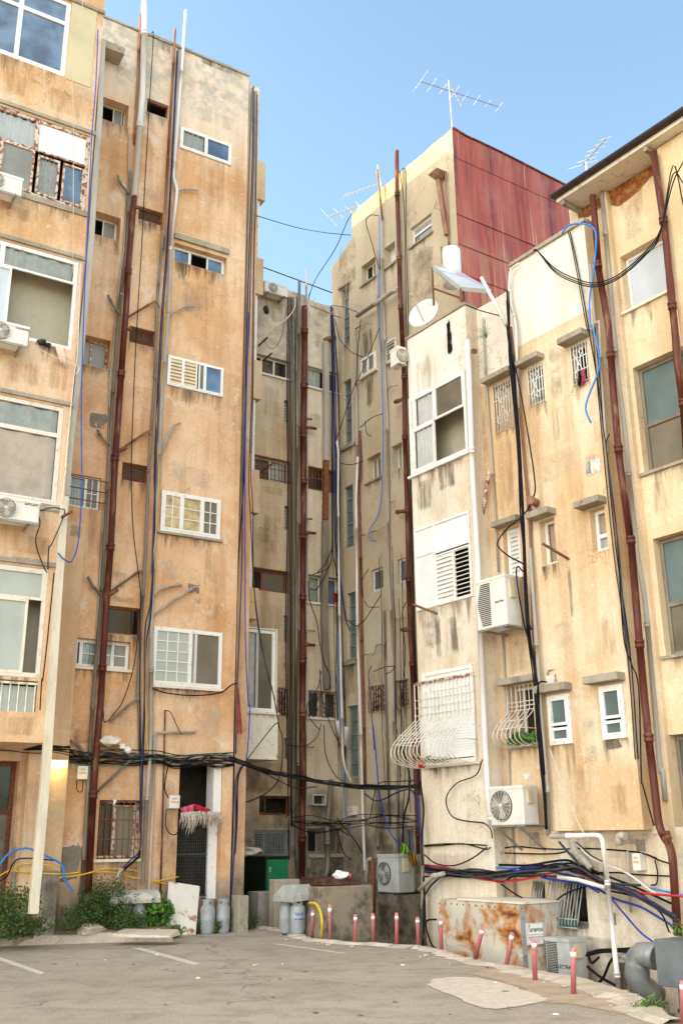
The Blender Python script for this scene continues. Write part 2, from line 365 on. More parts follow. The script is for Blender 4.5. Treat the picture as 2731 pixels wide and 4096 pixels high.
def window(fc, TL, BR, cells, fr='white', fw=.05, rev=.12, sill=None, proud=0., rect=None, bars=None, dark=1, hood=None, name='window', label=None, bar_mat='offwhite', nohole=False):
    """cells: 'u0 v0 u1 v1 type[,opt]' list; u left-right, v top-bottom"""
    P = fc.P
    if rect: a0, a1, z0, z1 = rect
    else:
        (a0, z1), (a1, z0) = P.sz(px(TL)[0]), P.sz(px(BR)[0])
    if not nohole: fc.hole(a0, a1, z0, z1, rev, dark=dark)
    WINS.append((fc.b, P, (a0, a1, z0, z1)))
    W, H = a1-a0, z1-z0; fo = -rev+.02+proud + (rev if proud else 0); f = MB()
    def bx(u0, u1, v0, v1, o0, o1, mb=f): mb.box(P, a0+u0, a0+u1, z1-v1, z1-v0, o0, o1)
    g = .004
    bx(g, fw, g, H-g, fo-.05, fo); bx(W-fw, W-g, g, H-g, fo-.05, fo); bx(fw, W-fw, g, fw, fo-.05, fo-.002); bx(fw, W-fw, H-fw, H-g, fo-.05, fo-.002)
    subs = {}
    for ci, c in enumerate(cells):
        q = c.split(); u0, v0, u1, v1 = (float(x) for x in q[:4]); ty = q[4]; opt = q[5:] 
        x0, x1, y0, y1 = u0*W, u1*W, v0*H, v1*H; x0 = max(x0, fw*.7); x1 = min(x1, W-fw*.7); y0 = max(y0, fw*.7); y1 = min(y1, H-fw*.7)
        t = fw*.62; d0 = fo-.035; d1 = fo+.006
        if ty != '-' and 'n' not in opt:
            bx(x0, x0+t, y0, y1, d0, d1); bx(x1-t, x1, y0, y1, d0, d1); bx(x0+t, x1-t, y0, y0+t, d0, d1-.001); bx(x0+t, x1-t, y1-t, y1, d0, d1-.001)
        if 'n' in opt: t = 0
        X0, X1, Y0, Y1 = x0+t, x1-t, y0+t, y1-t
        for op in opt:
            if op[0] == '#':      # muntin grid nx x ny
                nx, ny = int(op[1]), int(op[2])
                for k in range(1, nx): bx(X0+(X1-X0)*k/nx-.009, X0+(X1-X0)*k/nx+.009, Y0, Y1, fo-.025, fo-.004)
                for k in range(1, ny): bx(X0, X1, Y0+(Y1-Y0)*k/ny-.009, Y0+(Y1-Y0)*k/ny+.009, fo-.025, fo-.006)
        if ty == 'g' and (x1-x0) > .3 and (ci+int(a0*13)) % 3 != 1: ty = 'q'
        if ty in TYPES:
            s_ = subs.setdefault(('panel' if ty in 'PY' else 'mesh_sheet' if ty == 'm' else 'pane', TYPES[ty], ci), MB()); bx(X0, X1, Y0, Y1, fo-.03, fo-.022, s_)
        elif ty in 'cCq':
            s_ = subs.setdefault(('pane', 'clear', ci), MB()); s_.quad(P.P(a0+X0, z1-Y1, fo-.03), P.P(a0+X1, z1-Y1, fo-.03), P.P(a0+X1, z1-Y0, fo-.03), P.P(a0+X0, z1-Y0, fo-.03))
            s_ = subs.setdefault(('curtain', {'c': 'curtain', 'C': 'curtain_w', 'q': 'curtain_g'}[ty], ci), MB()); n = 28; r = random.Random(int(a0*100))
            e0 = X0 + (X1-X0)*(.0 if 'R' not in opt else .45); e1 = X1 if 'L' not in opt else X0+(X1-X0)*.6
            ph = r.uniform(0, 6); pts = []
            for k in range(n+1):
                u = k/n; pts.append((e0+(e1-e0)*u, fo-.058+.02*math.sin(u*34+ph+2*math.sin(u*5))))
            for (p0, o0), (p1, o1) in zip(pts, pts[1:]):
                s_.quad(P.P(a0+p0, z1-Y1, o0), P.P(a0+p1, z1-Y1, o1), P.P(a0+p1, z1-Y0, o1), P.P(a0+p0, z1-Y0, o0)); s_.smooth.add(len(s_.f)-1)
        elif ty in 'lLyG':
            s_ = subs.setdefault(('louvre', {'l': 'slat', 'L': 'slat', 'y': 'slat_y', 'G': 'slat_g'}[ty], ci), MB()); n = max(4, int((Y1-Y0)/.075)); h = (Y1-Y0)/n
            for k in range(n):
                yt = Y0+k*h; op = .2 if ty == 'L' else .9
                s_.hexa([P.P(a0+X0, z1-yt-h*op-.012*0-.001, fo+.004), P.P(a0+X1, z1-yt-h*op-.001, fo+.004), P.P(a0+X1, z1-yt-h*op-.012, fo-.002), P.P(a0+X0, z1-yt-h*op-.012, fo-.002),
                         P.P(a0+X0, z1-yt, fo-.026), P.P(a0+X1, z1-yt, fo-.026), P.P(a0+X1, z1-yt-.006, fo-.034), P.P(a0+X0, z1-yt-.006, fo-.034)])
        elif ty == 'r':           # roller shutter / ribbed panel
            s_ = subs.setdefault(('shutter', 'panel', ci), MB()); n = max(4, int((Y1-Y0)/.045)); h = (Y1-Y0)/n
            for k in range(n):
                yt = Y0+k*h; s_.quad(P.P(a0+X0, z1-yt-h, fo-.018), P.P(a0+X1, z1-yt-h, fo-.018), P.P(a0+X1, z1-yt-h*.15, fo-.008), P.P(a0+X0, z1-yt-h*.15, fo-.008))
                s_.quad(P.P(a0+X0, z1-yt-h*.15, fo-.008), P.P(a0+X1, z1-yt-h*.15, fo-.008), P.P(a0+X1, z1-yt, fo-.018), P.P(a0+X0, z1-yt, fo-.018))
    w_ = f.build(name, M[fr], fc.b, label)
    for (nm, mt, _ci), mb in subs.items():
        if mb.v: mb.build(nm, M[mt], w_)
    if sill: m_ = MB(); m_.box(P, a0-.06, a1+.06, z0-.05, z0-.003, -rev*.6, .05+proud); m_.build('sill', M[sill], w_)
    if bars: bars(P, a0, a1, z0, z1, w_, bar_mat)
    if hood is not None: 
        m_ = MB(); q = random.Random(int(a0*77)); e = hood if isinstance(hood, tuple) else (.12, .12, .02, .13, .24)
        m_.box(P, a0-e[0], a1+e[1], z1+e[2], z1+e[2]+e[3], -.02, e[4]); m_.build('hood', M['conc'], w_, bevel=.012)
    return (a0, a1, z0, z1), w_
def vbars(n, o=.03, r=.007, rows=(0.02, .98), curls=False):
    def fn(P, a0, a1, z0, z1, w_, mt):
        m = MB()
        for k in range(n+1):
            a = a0+.02+(a1-a0-.04)*k/n; m.tube([P.P(a, z0, o), P.P(a, z1, o)], r, 5)
        for v in rows: m.tube([P.P(a0, z0+(z1-z0)*v, o-.012), P.P(a1, z0+(z1-z0)*v, o-.012)], r*1.1, 5)
        if curls:
            am, zm = (a0+a1)/2, (z0+z1)/2; h = (z1-z0)*.28; w2 = (a1-a0)*.3
            for sg in (-1, 1):
                for sz in (-1, 1):
                    pts = [P.P(am+sg*w2*math.sin(t*1.6), zm+sz*h*(1-t) + sz*.0, o+.01) for t in [i/8 for i in range(9)]]
                    cx_ = am+sg*w2*.55; cz = zm+sz*h*.95
                    pts = [P.P(am, zm, o+.01)] + [P.P(cx_+sg*w2*.35*math.cos(t), cz+sz*h*.25*math.sin(t), o+.01) for t in [-1.2+i*.6 for i in range(9)]]
                    m.tube(smooth_pts(pts, 3), r, 5)
        m.build('grille', M[mt], w_)
    return fn
def hbars(n, o=.1, r=.012, ext=.1):
    def fn(P, a0, a1, z0, z1, w_, mt):
        m = MB()
        for k in range(n): z = z0+(z1-z0)*(k+.6)/n; m.tube([P.P(a0-.02, z, o), P.P(a1+ext, z-.01, o)], r, 6)
        m.build('grille', M[mt], w_)
    return fn
def grid(nx, ny, o=.03, r=.004):
    def fn(P, a0, a1, z0, z1, w_, mt):
        m = MB()
        for k in range(nx+1): a = a0+(a1-a0)*k/nx; m.bar(P.P(a, z0, o), P.P(a, z1, o), r*2)
        for k in range(ny+1): z = z0+(z1-z0)*k/ny; m.bar(P.P(a0, z, o+.003), P.P(a1, z, o+.003), r*2)
        m.build('grille', M[mt], w_)
    return fn
def SP(P, t, o=0): return P.sz(px(t)[0], o)
#@@BUILDINGS
# ------------------------------------------------------------------ building A (left, enclosed balconies)
sA1 = SP(A, 'L1 575,300')[0]
bA = thing('apartment_building', 'ochre apartment block with stacked enclosed balconies at the left edge of the courtyard', 'building', A.P(sA1-6, 0, -2))
zA0 = SP(A, 'L4 240,388')[1]
fA = Facade(bA, A, sA1-20, sA1, zA0, 18.7, [M['plA']], depth=9, caps='lrtbk')
mb = MB(); mb.box(A, sA1-20, sA1-8, 18.6, 24.5, -6, -.5); mb.build('unseen_shade_block', M['plA'], bA)  # unseen upper block, added to keep the right-hand building in shade
def wA(TR, BR, wd, cells, **k):
    (a1, z1), (_, z0) = A.sz(px(TR)[0]), A.sz(px(BR)[0]); a1 = (a1+_)/2
    return window(fA, None, None, cells, rect=(a1-wd, a1, z0, z1), **k)
r1, _ = wA('L1 405,18', 'L1 378,440', 2.9, ['0 0 .68 .3 b', '.68 0 1 .3 b', '0 .3 .35 1 g', '.35 .3 .68 1 b', '.68 .3 1 1 b'], fw=.07, rev=.03)
mb = MB(); a_, z_ = SP(A, 'L1 403,20'); b_, _z = SP(A, 'L1 552,95'); mb.box(A, r1[1]+.01, b_, SP(A, 'L1 378,450')[1], r1[3]+.1, .0, .012); mb.build('infill_panel', M['panel_y'], bA, 'yellowed infill panel beside the top window')
r2, _ = wA('L1 520,778', 'L1 487,1205', 3.1, ['0 0 .2 .42 c', '.2 0 .44 .42 c', '.44 0 .68 .42 c', '.68 0 1 .42 P', '0 .42 .3 1 g', '.3 .42 .49 1 o', '.49 .42 .68 1 g', '.7 .46 .83 .96 g', '.85 .46 .98 .96 b'], fr='rustframe', fw=.06, rev=.03)
r3, _ = wA('L2 448,208', 'L2 415,715', 3.1, ['0 0 .57 .27 f', '.57 0 1 .27 g', '0 .27 .32 1 p', '.32 .27 .63 1 p', '.63 .27 1 1 -'], fr='white', fw=.06, rev=.03, dark=0)
r4, _ = wA('L2 385,1045', 'L3 305,312', 3.0, ['0 0 .42 .3 f', '.42 0 1 .3 g', '0 .3 .38 1 g', '.38 .3 1 1 C'], fr='offwhite', fw=.06, rev=.03, dark=0)
r5, _ = wA('L3 292,682', 'L3 218,1298', 2.8, ['0 0 1 .3 f', '0 .3 .68 1 f', '.68 .3 .9 1 f'], fr='offwhite', fw=.07, rev=.03, dark=0)
z5b = SP(A, 'L3 235,1425')[1] ; zr0 = SP(A, 'L4 235,215')[1]
fA.hole(r5[0], r5[1]-.02, zr0, r5[2]-.06, .12)
mb = MB()
for k in range(22):
    a = r5[0]+.05+(r5[1]-r5[0]-.1)*k/21; mb.bar(A.P(a, zr0, -.03), A.P(a, r5[2]-.1, -.03), .018)
mb.bar(A.P(r5[0], r5[2]-.1, -.02), A.P(r5[1], r5[2]-.1, -.02), .035)
rl = mb.build('railing', M['offwhite'], bA)
mb = MB(); mb.box(A, r5[0]+.02, r5[1]-.04, zr0+.01, r5[2]-.14, -.09, -.07); mb.build('pane', M['g_frost'], rl)
# slab lines, ledges under windows
mb = MB()
for r_ in (r1, r2, r3, r4, r5): mb.box(A, sA1-12, sA1+.02, r_[3]+.04, r_[3]+.11, .0, .045)
for r_ in (r2, r4): mb.box(A, r_[0], r_[1]+.05, r_[2]-.12, r_[2]-.01, .0, .03)
mb.build('ledge', M['conc'], bA)
fA.finish()
# ground floor wall and pier of A, set back
aPr, zPt = SP(AG, 'L3 484,418'); aPr2 = SP(AG, 'L4 335,1380')[0]; aPl = SP(AG, 'L4 262,900')[0]
aPr = (aPr+aPr2)/2
fG = Facade(bA, AG, aPr-16, aPl-.15, -.3, zA0+.5, [M['plA']], depth=2.0, caps='', name='wall')
(da, dz) = SP(AG, 'L4 118,490'); window(fG, None, None, ['0 0 1 .3 k', '0 .3 1 1 o'], rect=(da-1.3, da, .1, dz), fr='rust', fw=.06, rev=.25, name='door')
fG.finish()
fP = Facade(bA, AG, aPl-.15, aPr, -.3, zPt, [M['plP']], depth=.8, caps='lrt', name='pier'); fP.finish()
mb = MB(); aa = SP(AG, 'L4 150,900')[0]; mb.box(AG, aa-.12, aa+.2, -.3, zA0+.3, -.05, .25); mb.build('pier', M['plA'], bA)
# concrete plinth at the piers
mb = MB(); a0 = SP(AG, 'L4 60,1200')[0]; z1 = SP(AG, 'L4 100,1120')[1]; mb.box(AG, a0, aPr-.05, -.3, z1, .0, .12); mb.build('plinth', M['conc'], bA, bevel=.02)
# ------------------------------------------------------------------ building B (tall ochre)
sB1 = (SP(B, 'L1 1425,800')[0]+SP(B, 'L3 1340,700')[0]*1)/2
zB1 = SP(B, 'L1 1428,440')[1]
bB = thing('apartment_building', 'tall ochre plastered apartment block covered in drainpipes left of the narrow gap', 'building', B.P(sB1-3, 0, -2))
fB = Facade(bB, B, sB1-12, sB1, -.4, zB1, [M['plB']], depth=6, caps='lrtk')
window(fB, 'L1 1028,722', 'L1 1316,948', ['0 0 .5 1 g', '.5 0 1 1 b'], fw=.06, proud=.015, rev=.1)
window(fB, 'L2 995,98', 'L2 1292,288', ['0 0 .34 1 b', '.34 0 .68 1 -', '.34 0 .36 1 k', '.66 0 1 1 b'], fw=.05, rev=.16)
mb = MB(); (q0, qz), (q1, _z) = SP(B, 'L2 995,48'), SP(B, 'L2 1298,150'); mb.box(B, q0, q1+.02, qz-.13, qz, 0, .06); mb.build('lintel', M['conc'], bB)
window(fB, 'L2 957,742', 'L2 1268,985', ['0 0 .27 1 y', '.27 0 .52 1 y', '.55 .04 .66 .96 o', '.66 .04 .98 .96 b'], fw=.05, rev=.1, proud=.02)
window(fB, 'L3 920,230', 'L3 1250,514', ['.03 .03 .34 .97 w #23', '.34 .03 .68 .97 w #13', '.68 .03 .97 .97 o #23'], fw=.07, rev=.1, proud=.03, sill='conc')
window(fB, 'L3 875,1004', 'L3 1258,1365', ['0 0 .53 1 f #35', '.53 0 .62 1 g', '.6 0 1 1 o'], fw=.06, rev=.1, proud=.015, sill='offwhite')
# small left-column windows
window(fB, 'L1 585,548', 'L1 728,728', ['0 0 .55 1 -', '.55 0 .9 1 g'], fw=.03, rev=.25, fr='offwhite')
window(fB, 'L1 527,1195', 'L1 682,1375', ['0 0 .5 1 -', '.5 0 .95 1 g'], fw=.035, rev=.25)
window(fB, 'L2 474,622', 'L2 622,824', ['0 0 .42 1 g', '.42 0 1 1 g'], fw=.03, rev=.2, fr='rustframe')
window(fB, 'L3 400,130', 'L3 568,345', ['0 0 .55 1 g', '.55 0 1 1 o #22'], fw=.04, rev=.08, bars=hbars(3), bar_mat='rust')
window(fB, 'L3 436,1068', 'L3 740,1255', ['0 0 .13 1 k', '.13 0 .42 1 g #12', '.42 0 .7 1 f #12', '.7 0 1 1 g #12'], fw=.05, rev=.12, sill='offwhite')
window(fB, 'L4 570,712', 'L4 800,1046', ['0 0 .42 1 k', '.42 .08 .9 1 o', '.9 0 1 1 f n'], fw=.04, rev=.18, bars=vbars(7, .02, .007, (.02, .33, .66, .98)), bar_mat='rust', fr='rustframe', sill='offwhite')
for TL, BR, ty in (('L1 842,558', 'L1 960,680', '-'), ('L1 793,1172', 'L1 928,1290', 'm'), ('L2 742,572', 'L2 882,700', 'm'), ('L3 700,66', 'L3 842,194', 'm'), ('L3 622,885', 'L3 802,1062', 'k')):
    window(fB, TL, BR, ['0 0 1 1 %s' % ty], fr='rust', fw=.03, rev=.1, name='vent', bars=(grid(9, 6, -.05, .002) if ty == 'm' else None), bar_mat='rust')
# mesh door
rD, wD = window(fB, 'L4 1028,490', 'L4 1250,1275', ['0 0 1 .42 -'], fr='offwhite', fw=.03, rev=.45, name='door')
mb = MB()
for k in range(17): a = rD[0]+.05+(rD[1]-rD[0]-.25)*k/16; mb.bar(B.P(a, rD[2]+.05, -.2), B.P(a, rD[2]+(rD[3]-rD[2])*.56, -.2), .007)
for k in range(24): z = rD[2]+.05+(rD[3]-rD[2])*.56*k/23.9; mb.bar(B.P(rD[0]+.04, z, -.197), B.P(rD[1]-.2, z, -.197), .007)
for z in (.04, .55, 1.02): mb.bar(B.P(rD[0]+.03, rD[2]+z*1.42, -.2), B.P(rD[1]-.19, rD[2]+z*1.42, -.2), .03)
mb.build('mesh_gate', M['acdark'], wD)
mb = MB(); mb.box(B, rD[1]-.17, rD[1]-.01, rD[2]+1.45, rD[3]-.02, -.35, -.02); mb.box(B, rD[1]-.19, rD[1]-.01, rD[2]+.0, rD[2]+1.45, -.22, -.14); mb.build('jamb', M['white'], wD)
fB.finish()
# setback strip behind the corner
Bs = B.off(-.35); s2 = SP(Bs, 'L1 1472,900')[0]; z2 = SP(Bs, 'L1 1472,500')[1]
f2 = Facade(bB, Bs, sB1-.02, s2, -.4, z2, [M['plB']], depth=5, caps='rt'); f2.finish()
# coping on B's roof edge
mb = MB(); rr_ = random.Random(5)
for k in range(24):
    a = sB1-12+k*.5; mb.box(B, a, a+.49, zB1-.01, zB1+.05+rr_.uniform(-.015, .02), -.35, .03)
mb.build('coping', M['conc'], bB)
# concrete hood box high on B
mb = MB(); (h0, hz1), (h1, hz0) = SP(B, 'L1 568,200', .35), SP(B, 'L1 712,262', .35)
mb.box(B, h0, h1, hz1-.3, hz1-.1, 0, .4); mb.build('hood', M['conc'], bB, bevel=.015)
# bays on the side wall
Bb = B.off(-1.6)
def bay(TL, BR, nm='side_bay', P=Bb, mt='plP', w=.7, dd=1.2):
    (a0, z1), (a1, z0) = SP(P, TL), SP(P, BR); m = MB(); m.box(P, a1-w, a1, z0, z1, -dd, 0); return m.build(nm, M[mt], bB), (a1, z0, z1)
bays = [bay('L1 1465,912', 'L1 1512,1145'), bay('L2 1450,180', 'L2 1500,400'), bay('L2 1445,765', 'L2 1488,995'), bay('L3 1420,105', 'L3 1476,360'), bay('L3 1410,780', 'L3 1472,965')]
Bw = B.off(-1.68)
for (o1, (a1, z0, z1)), (o2, (b1, y0, y1)) in zip(bays, bays[1:]):
    m = MB(); aw = min(a1, b1)-.1; m.box(Bw, aw-.06, aw, y1+.01, z0-.01, -.08, 0); m.box(Bw, aw-.5, aw-.06, (y1+z0)/2-.03, (y1+z0)/2+.03, -.06, -.01)
    m.box(Bw, aw-.14, aw-.06, y1+.01, y1+.08, -.06, -.003)
    f_ = m.build('window', M['white'], bB); m = MB(); m.box(Bw, aw-.5, aw-.06, y1+.01, z0-.01, -.07, -.04); m.build('pane', M['g_grey'], f_)
# first-floor window bay
Bk = B.off(-1.1)
(k0, kz1), (k1, kz0) = SP(Bk, 'C3 120,875'), SP(Bk, 'C4 357,230')
fK = Facade(bB, Bk, k0-.6, k1, kz0, kz1, [M['offwhite']], depth=1.2, caps='lrtb', name='window_bay'); _, kzw = SP(Bk, 'C3 300,1478')
window(fK, None, None, ['0 0 .62 1 g', '.58 0 .97 1 o'], rect=(k0-.25, k1-.03, kzw, kz1-.03), fw=.06, rev=.06, sill='offwhite')
fK.finish()
m = MB()
for k in range(12): a = k0-.3+k*.1; m.box(Bk, a, a+.085, kz0+.06, kzw-.12, 0, .008)
m.box(Bk, k0-.6, k1+.02, kz0-.04, kz0, -1.2, .03); m.build('cladding', M['offwhite'], bB)
# ------------------------------------------------------------------ building C/D (back)
zC1 = SP(C, 'C2 575,345')[1]; sCm = SP(C, 'C2 560,1200')[0]; sC1 = SP(C, 'C2 800,1000')[0]; sC0 = SP(C, 'C2 250,1000')[0]-3
bC = thing('apartment_building', 'brown and sand stucco building closing the back of the narrow gap', 'building', C.P(sCm, 0, -1))
fC = Facade(bC, C, sC0, sCm, -.5, zC1+.1, [M['plC']], depth=5, caps='lrt')
D = C.off(.02); _w = E_.o-D.o; sC1 = _w.dot(E_.n)/D.d.dot(E_.n); fD = Facade(bC, D, sCm, sC1+.02, -.5, zC1, [M['plD']], depth=5, caps='lrt')
window(fC, 'C2 200,712', 'C2 450,905', ['0 0 .28 1 k', '.28 0 .62 1 d', '.62 0 1 1 d'], fw=.035, rev=.15, fr='offwhite', sill='offwhite')
window(fC, 'C2 205,1425', 'C2 450,1632', ['0 0 .5 1 d', '.5 0 .9 1 g'], fw=.035, rev=.15, fr='offwhite', bars=vbars(9, .05, .009, (.03, .5, .97)), bar_mat='rust')
window(fC, 'C3 180,462', 'C3 447,655', ['0 0 .35 1 k', '.35 0 .95 1 o'], fw=.05, rev=.15, fr='rust')
window(fC, 'C3 362,1303', 'C3 444,1508', ['0 0 .5 1 o', '.5 0 1 1 k'], fw=.03, rev=.12, fr='rust', bars=vbars(4, .02, .01), bar_mat='rustframe')
window(fC, 'C4 240,492', 'C4 466,628', ['0 0 .3 1 k', '.3 0 1 1 -'], fw=.05, rev=.2, fr='rust')
window(fC, 'C4 205,732', 'C4 460,918', ['0 0 .35 1 k', '.35 0 1 1 d'], fw=.05, rev=.2, fr='darkpipe', bars=grid(24, 16, .02, .003), bar_mat='steel')
for TL, BR in (('C2 413,1045', 'C2 444,1208'), ('C3 414,40', 'C3 444,212'), ('C3 410,803', 'C3 436,990'), ('C4 410,90', 'C4 437,235')):
    window(fC, TL, BR, ['0 0 1 1 G'], fr='rust', fw=.02, rev=.08, name='vent')
window(fD, 'C2 577,805', 'C2 795,1003', ['0 0 .5 1 g n', '.6 0 1 1 d'], fw=.03, rev=.12, fr='offwhite', sill='offwhite')
window(fD, 'C2 578,1502', 'C2 803,1705', ['0 0 .5 1 d', '.5 0 1 1 g'], fw=.03, rev=.12, fr='rust', bars=vbars(10, .03, .009, (.03, .5, .97)), bar_mat='rust')
window(fD, 'C3 580,516', 'C3 797,735', ['0 0 .42 1 g', '.42 0 .56 1 o', '.56 0 1 1 b'], fw=.035, rev=.15, fr='offwhite', sill='offwhite')
window(fD, 'C3 582,1324', 'C3 787,1525', ['0 0 .4 1 d', '.4 0 .6 1 o', '.6 0 1 1 d'], fw=.03, rev=.12, fr='rustframe', sill='offwhite')
window(fD, 'C4 577,722', 'C4 800,892', ['0 0 .35 1 k', '.35 0 .55 1 o', '.55 0 1 1 o'], fw=.04, rev=.15, fr='darkpipe')
fC.finish(); fD.finish()
m = MB(); m.box(D, sCm+.08, sC1+.3, SP(D, 'C4 600,925')[1], SP(D, 'C4 600,905')[1]+.02, 0, .05); m.build('ledge', M['conc'], bC)
# ------------------------------------------------------------------ building E with rusty cladding
sE0 = SP(E_, 'C2 744,200')[0]; (sE1, zE1) = SP(E_, 'C1 1292,448'); e1, ez1 = SP(E_, 'C1 722,930'); _, ezs = SP(E_, 'C1 722,1070'); e0, ez0 = SP(E_, 'C1 610,1240')
bE = thing('apartment_building', 'sandy stucco tower with a sunlit top and rust red metal side wall', 'building', E_.P(sE1-2, 0, -1))
fE = Facade(bE, E_, sE0, sE1, -2.5, zE1, [M['plE']], depth=.3, caps='lt', top=[(sE0, ez0-.02), (max(e0, sE0+.02), ez0), (e1, ezs), (e1+.01, ez1), (sE1, zE1)])
def lou(n): return ['0 %.3f 1 %.3f t' % (k/n, (k+1)/n) for k in range(n)]
for TL, BR, n in (('C2 812,285', 'C2 868,640', 6), ('C2 822,925', 'C2 884,1330', 5), ('C2 826,1660', 'C3 895,318', 5), ('C3 848,655', 'C3 914,1098', 5), ('C3 850,1440', 'C4 930,362', 5)):
    window(fE, TL, BR, lou(n), fr='steel', fw=.03, rev=.1)
window(fE, 'C2 950,118', 'C2 1048,180', ['0 0 .5 1 k', '.5 0 1 1 t'], fr='offwhite', fw=.04, rev=.18, sill='conc')
window(fE, 'C1 908,1132', 'C1 970,1205', ['0 0 1 1 P'], fr='offwhite', fw=.03, rev=.2, sill='conc')
window(fE, 'C1 1055,1020', 'C1 1178,1036', ['0 0 1 .45 L', '0 .45 1 1 d'], fr='white', fw=.045, rev=.1, sill='conc')
window(fE, 'C2 950,772', 'C2 1056,832', ['0 0 .5 1 g', '.5 0 1 1 c'], fr='white', fw=.05, rev=.1, proud=.03, sill='offwhite')
window(fE, 'C2 1125,652', 'C2 1202,758', ['0 0 1 1 G'], fr='offwhite', fw=.04, rev=.1, proud=.03)
window(fE, 'C2 987,1455', 'C2 1085,1578', ['0 0 .35 1 g', '.35 0 1 1 o'], fr='offwhite', fw=.03, rev=.2, sill='conc')
window(fE, 'C2 1160,1372', 'C2 1236,1508', ['0 0 .45 1 g', '.45 0 1 1 d'], fr='offwhite', fw=.04, rev=.2)
for TL, BR in (('C3 1015,492', 'C3 1102,618'), ('C3 1198,418', 'C3 1260,566')):
    window(fE, TL, BR, ['0 0 1 1 t'], fr='white', fw=.04, rev=.08, bars=vbars(1, -.05, .004, (.5,), True), bar_mat='rust')
window(fE, 'C3 996,1300', 'C3 1120,1468', ['0 0 .5 1 k', '.5 0 1 1 o'], fr='rust', fw=.03, rev=.12, bars=vbars(7, .02, .01), bar_mat='rustframe')
window(fE, 'C3 1188,1260', 'C3 1286,1442', ['0 0 .5 1 k', '.5 0 1 1 G'], fr='rust', fw=.03, rev=.12, bars=vbars(4, .02, .008), bar_mat='rustframe')
window(fE, 'C4 1238,722', 'C4 1322,895', ['0 0 .4 1 d', '.4 0 1 1 g'], fr='steel', fw=.03, rev=.12, bars=vbars(4, .02, .006), bar_mat='steel')
window(fE, 'C1 1226,1125', 'C1 1240,1215', ['0 0 1 1 k'], fr='offwhite', fw=.02, rev=.15)
for TL, BR in (('C2 800,268', 'C2 872,262'), ('C2 805,1395', 'C2 915,1340'), ('C3 820,1140', 'C3 912,1125')):
    (a0, z1), (a1, _z) = SP(E_, TL), SP(E_, BR); m = MB(); m.box(E_, a0, a1, z1-.08, z1, 0, .08); m.build('ledge', M['conc'], bE)
fE.finish()
# rusty red metal wall on the other side of the tower
def redmetal():
    m, nt, b = newmat('rusty_red_sheet'); ps = coords(nt, (2.2, 2.2, .16)); p = coords(nt); pf = coords(nt, (9, 9, .35))
    c = mixc(nt, ramp(nt, noise(nt, ps, 1, 6, .6), .38, .6), (.26, .036, .016), (.38, .09, .04))
    c = mixc(nt, mul(nt, ramp(nt, noise(nt, ps, 2.3, 5, .6), .52, .66), .75), c, (.075, .008, .006))
    c = mixc(nt, mul(nt, ramp(nt, noise(nt, pf, 1.2, 4, .6), .55, .68), .85), c, (.50, .07, .02))
    sp = N(nt, 'ShaderNodeSeparateXYZ'); g = N(nt, 'ShaderNodeNewGeometry'); nt.links.new(g.outputs['Position'], sp.inputs[0])
    low = ramp(nt, sp.outputs['Z'], 15.3, 13.3)
    c = mixc(nt, mul(nt, low, mul(nt, ramp(nt, noise(nt, pf, .8, 4, .6), .46, .62), .8)), c, (.62, .33, .14))
    c = mixc(nt, mul(nt, ramp(nt, noise(nt, p, 1.2, 5, .6), .5, .7), .45), c, (.36, .17, .12))
    c = mixc(nt, mul(nt, ramp(nt, noise(nt, coords(nt, (6, 6, .18)), 1.3, 5, .65), .6, .68), .6), c, (.60, .36, .27))
    nt.links.new(c, b.inputs['Base Color']); b.inputs['Roughness'].default_value = .4; b.inputs['Specular IOR Level'].default_value = .5
    bump(nt, b, noise(nt, p, 3, 5, .6), .25, .03); return m
M['red_sheet'] = redmetal()
G = Plane(R(56.5), E_.P(sE1, 0, 0))
def GZ(t): return SP(G, t)
gt = [(0.0, zE1)] + [GZ(t) for t in ('R1 362,345', 'R1 430,375', 'R1 560,437', 'R1 700,508', 'R1 800,560', 'R1 900,610')]
ge = gt[-1][0]+2.5; gt.append((ge, gt[-1][1]-.05))
mb = MB()
rows = [0, GZ('R1 297,455')[1], GZ('R1 315,770')[1], GZ('R1 325,937')[1], GZ('R1 335,1100')[1], 8.0]
ncol = 9
def gtop(s_):
    for (a, za), (b, zb) in zip(gt, gt[1:]):
        if a-1e-6 <= s_ <= b+1e-6: return za+(zb-za)*(s_-a)/(b-a)
    return gt[-1][1]
xs = [ge*k/ncol for k in range(ncol+1)]
xx = sorted(set([0, ge]+[q[0] for q in gt]+xs))
for a, b in zip(xx, xx[1:]): mb.quad(G.P(a, rows[1]+.02, .0), G.P(b, rows[1]+.02, .0), G.P(b, gtop(b), .02), G.P(a, gtop(a), .02))
for i, (zt, zb) in enumerate(zip(rows[1:], rows[2:])):
    for a, b in zip(xs, xs[1:]):
        o = .002*((i+int(a*7)) % 3); mb.quad(G.P(a+.001, zb+.006, .006+o), G.P(b-.001, zb+.006, .006+o), G.P(b-.001, zt+.03, -.012), G.P(a+.001, zt+.03, -.012))
mb.quad(G.P(0, 8, -.02), G.P(ge, 8, -.02), G.P(ge, rows[1], -.02), G.P(0, rows[1], -.02))
mb.quad(G.P(0, zE1, 0.02), G.P(ge, gt[-1][1], 0.02), G.P(ge, gt[-1][1], -4), G.P(0, zE1, -4)); mb.quad(G.P(0, 0, -.03), G.P(ge, 0, -.03), G.P(ge, 8, -.03), G.P(0, 8, -.03))
mb.build('metal_cladding', M['red_sheet'], bE)
mb = MB(); mb.tube([G.P(a, z+.02, .03) for a, z in gt], .03, 6); mb.build('coping', M['rustpipe'], bE)
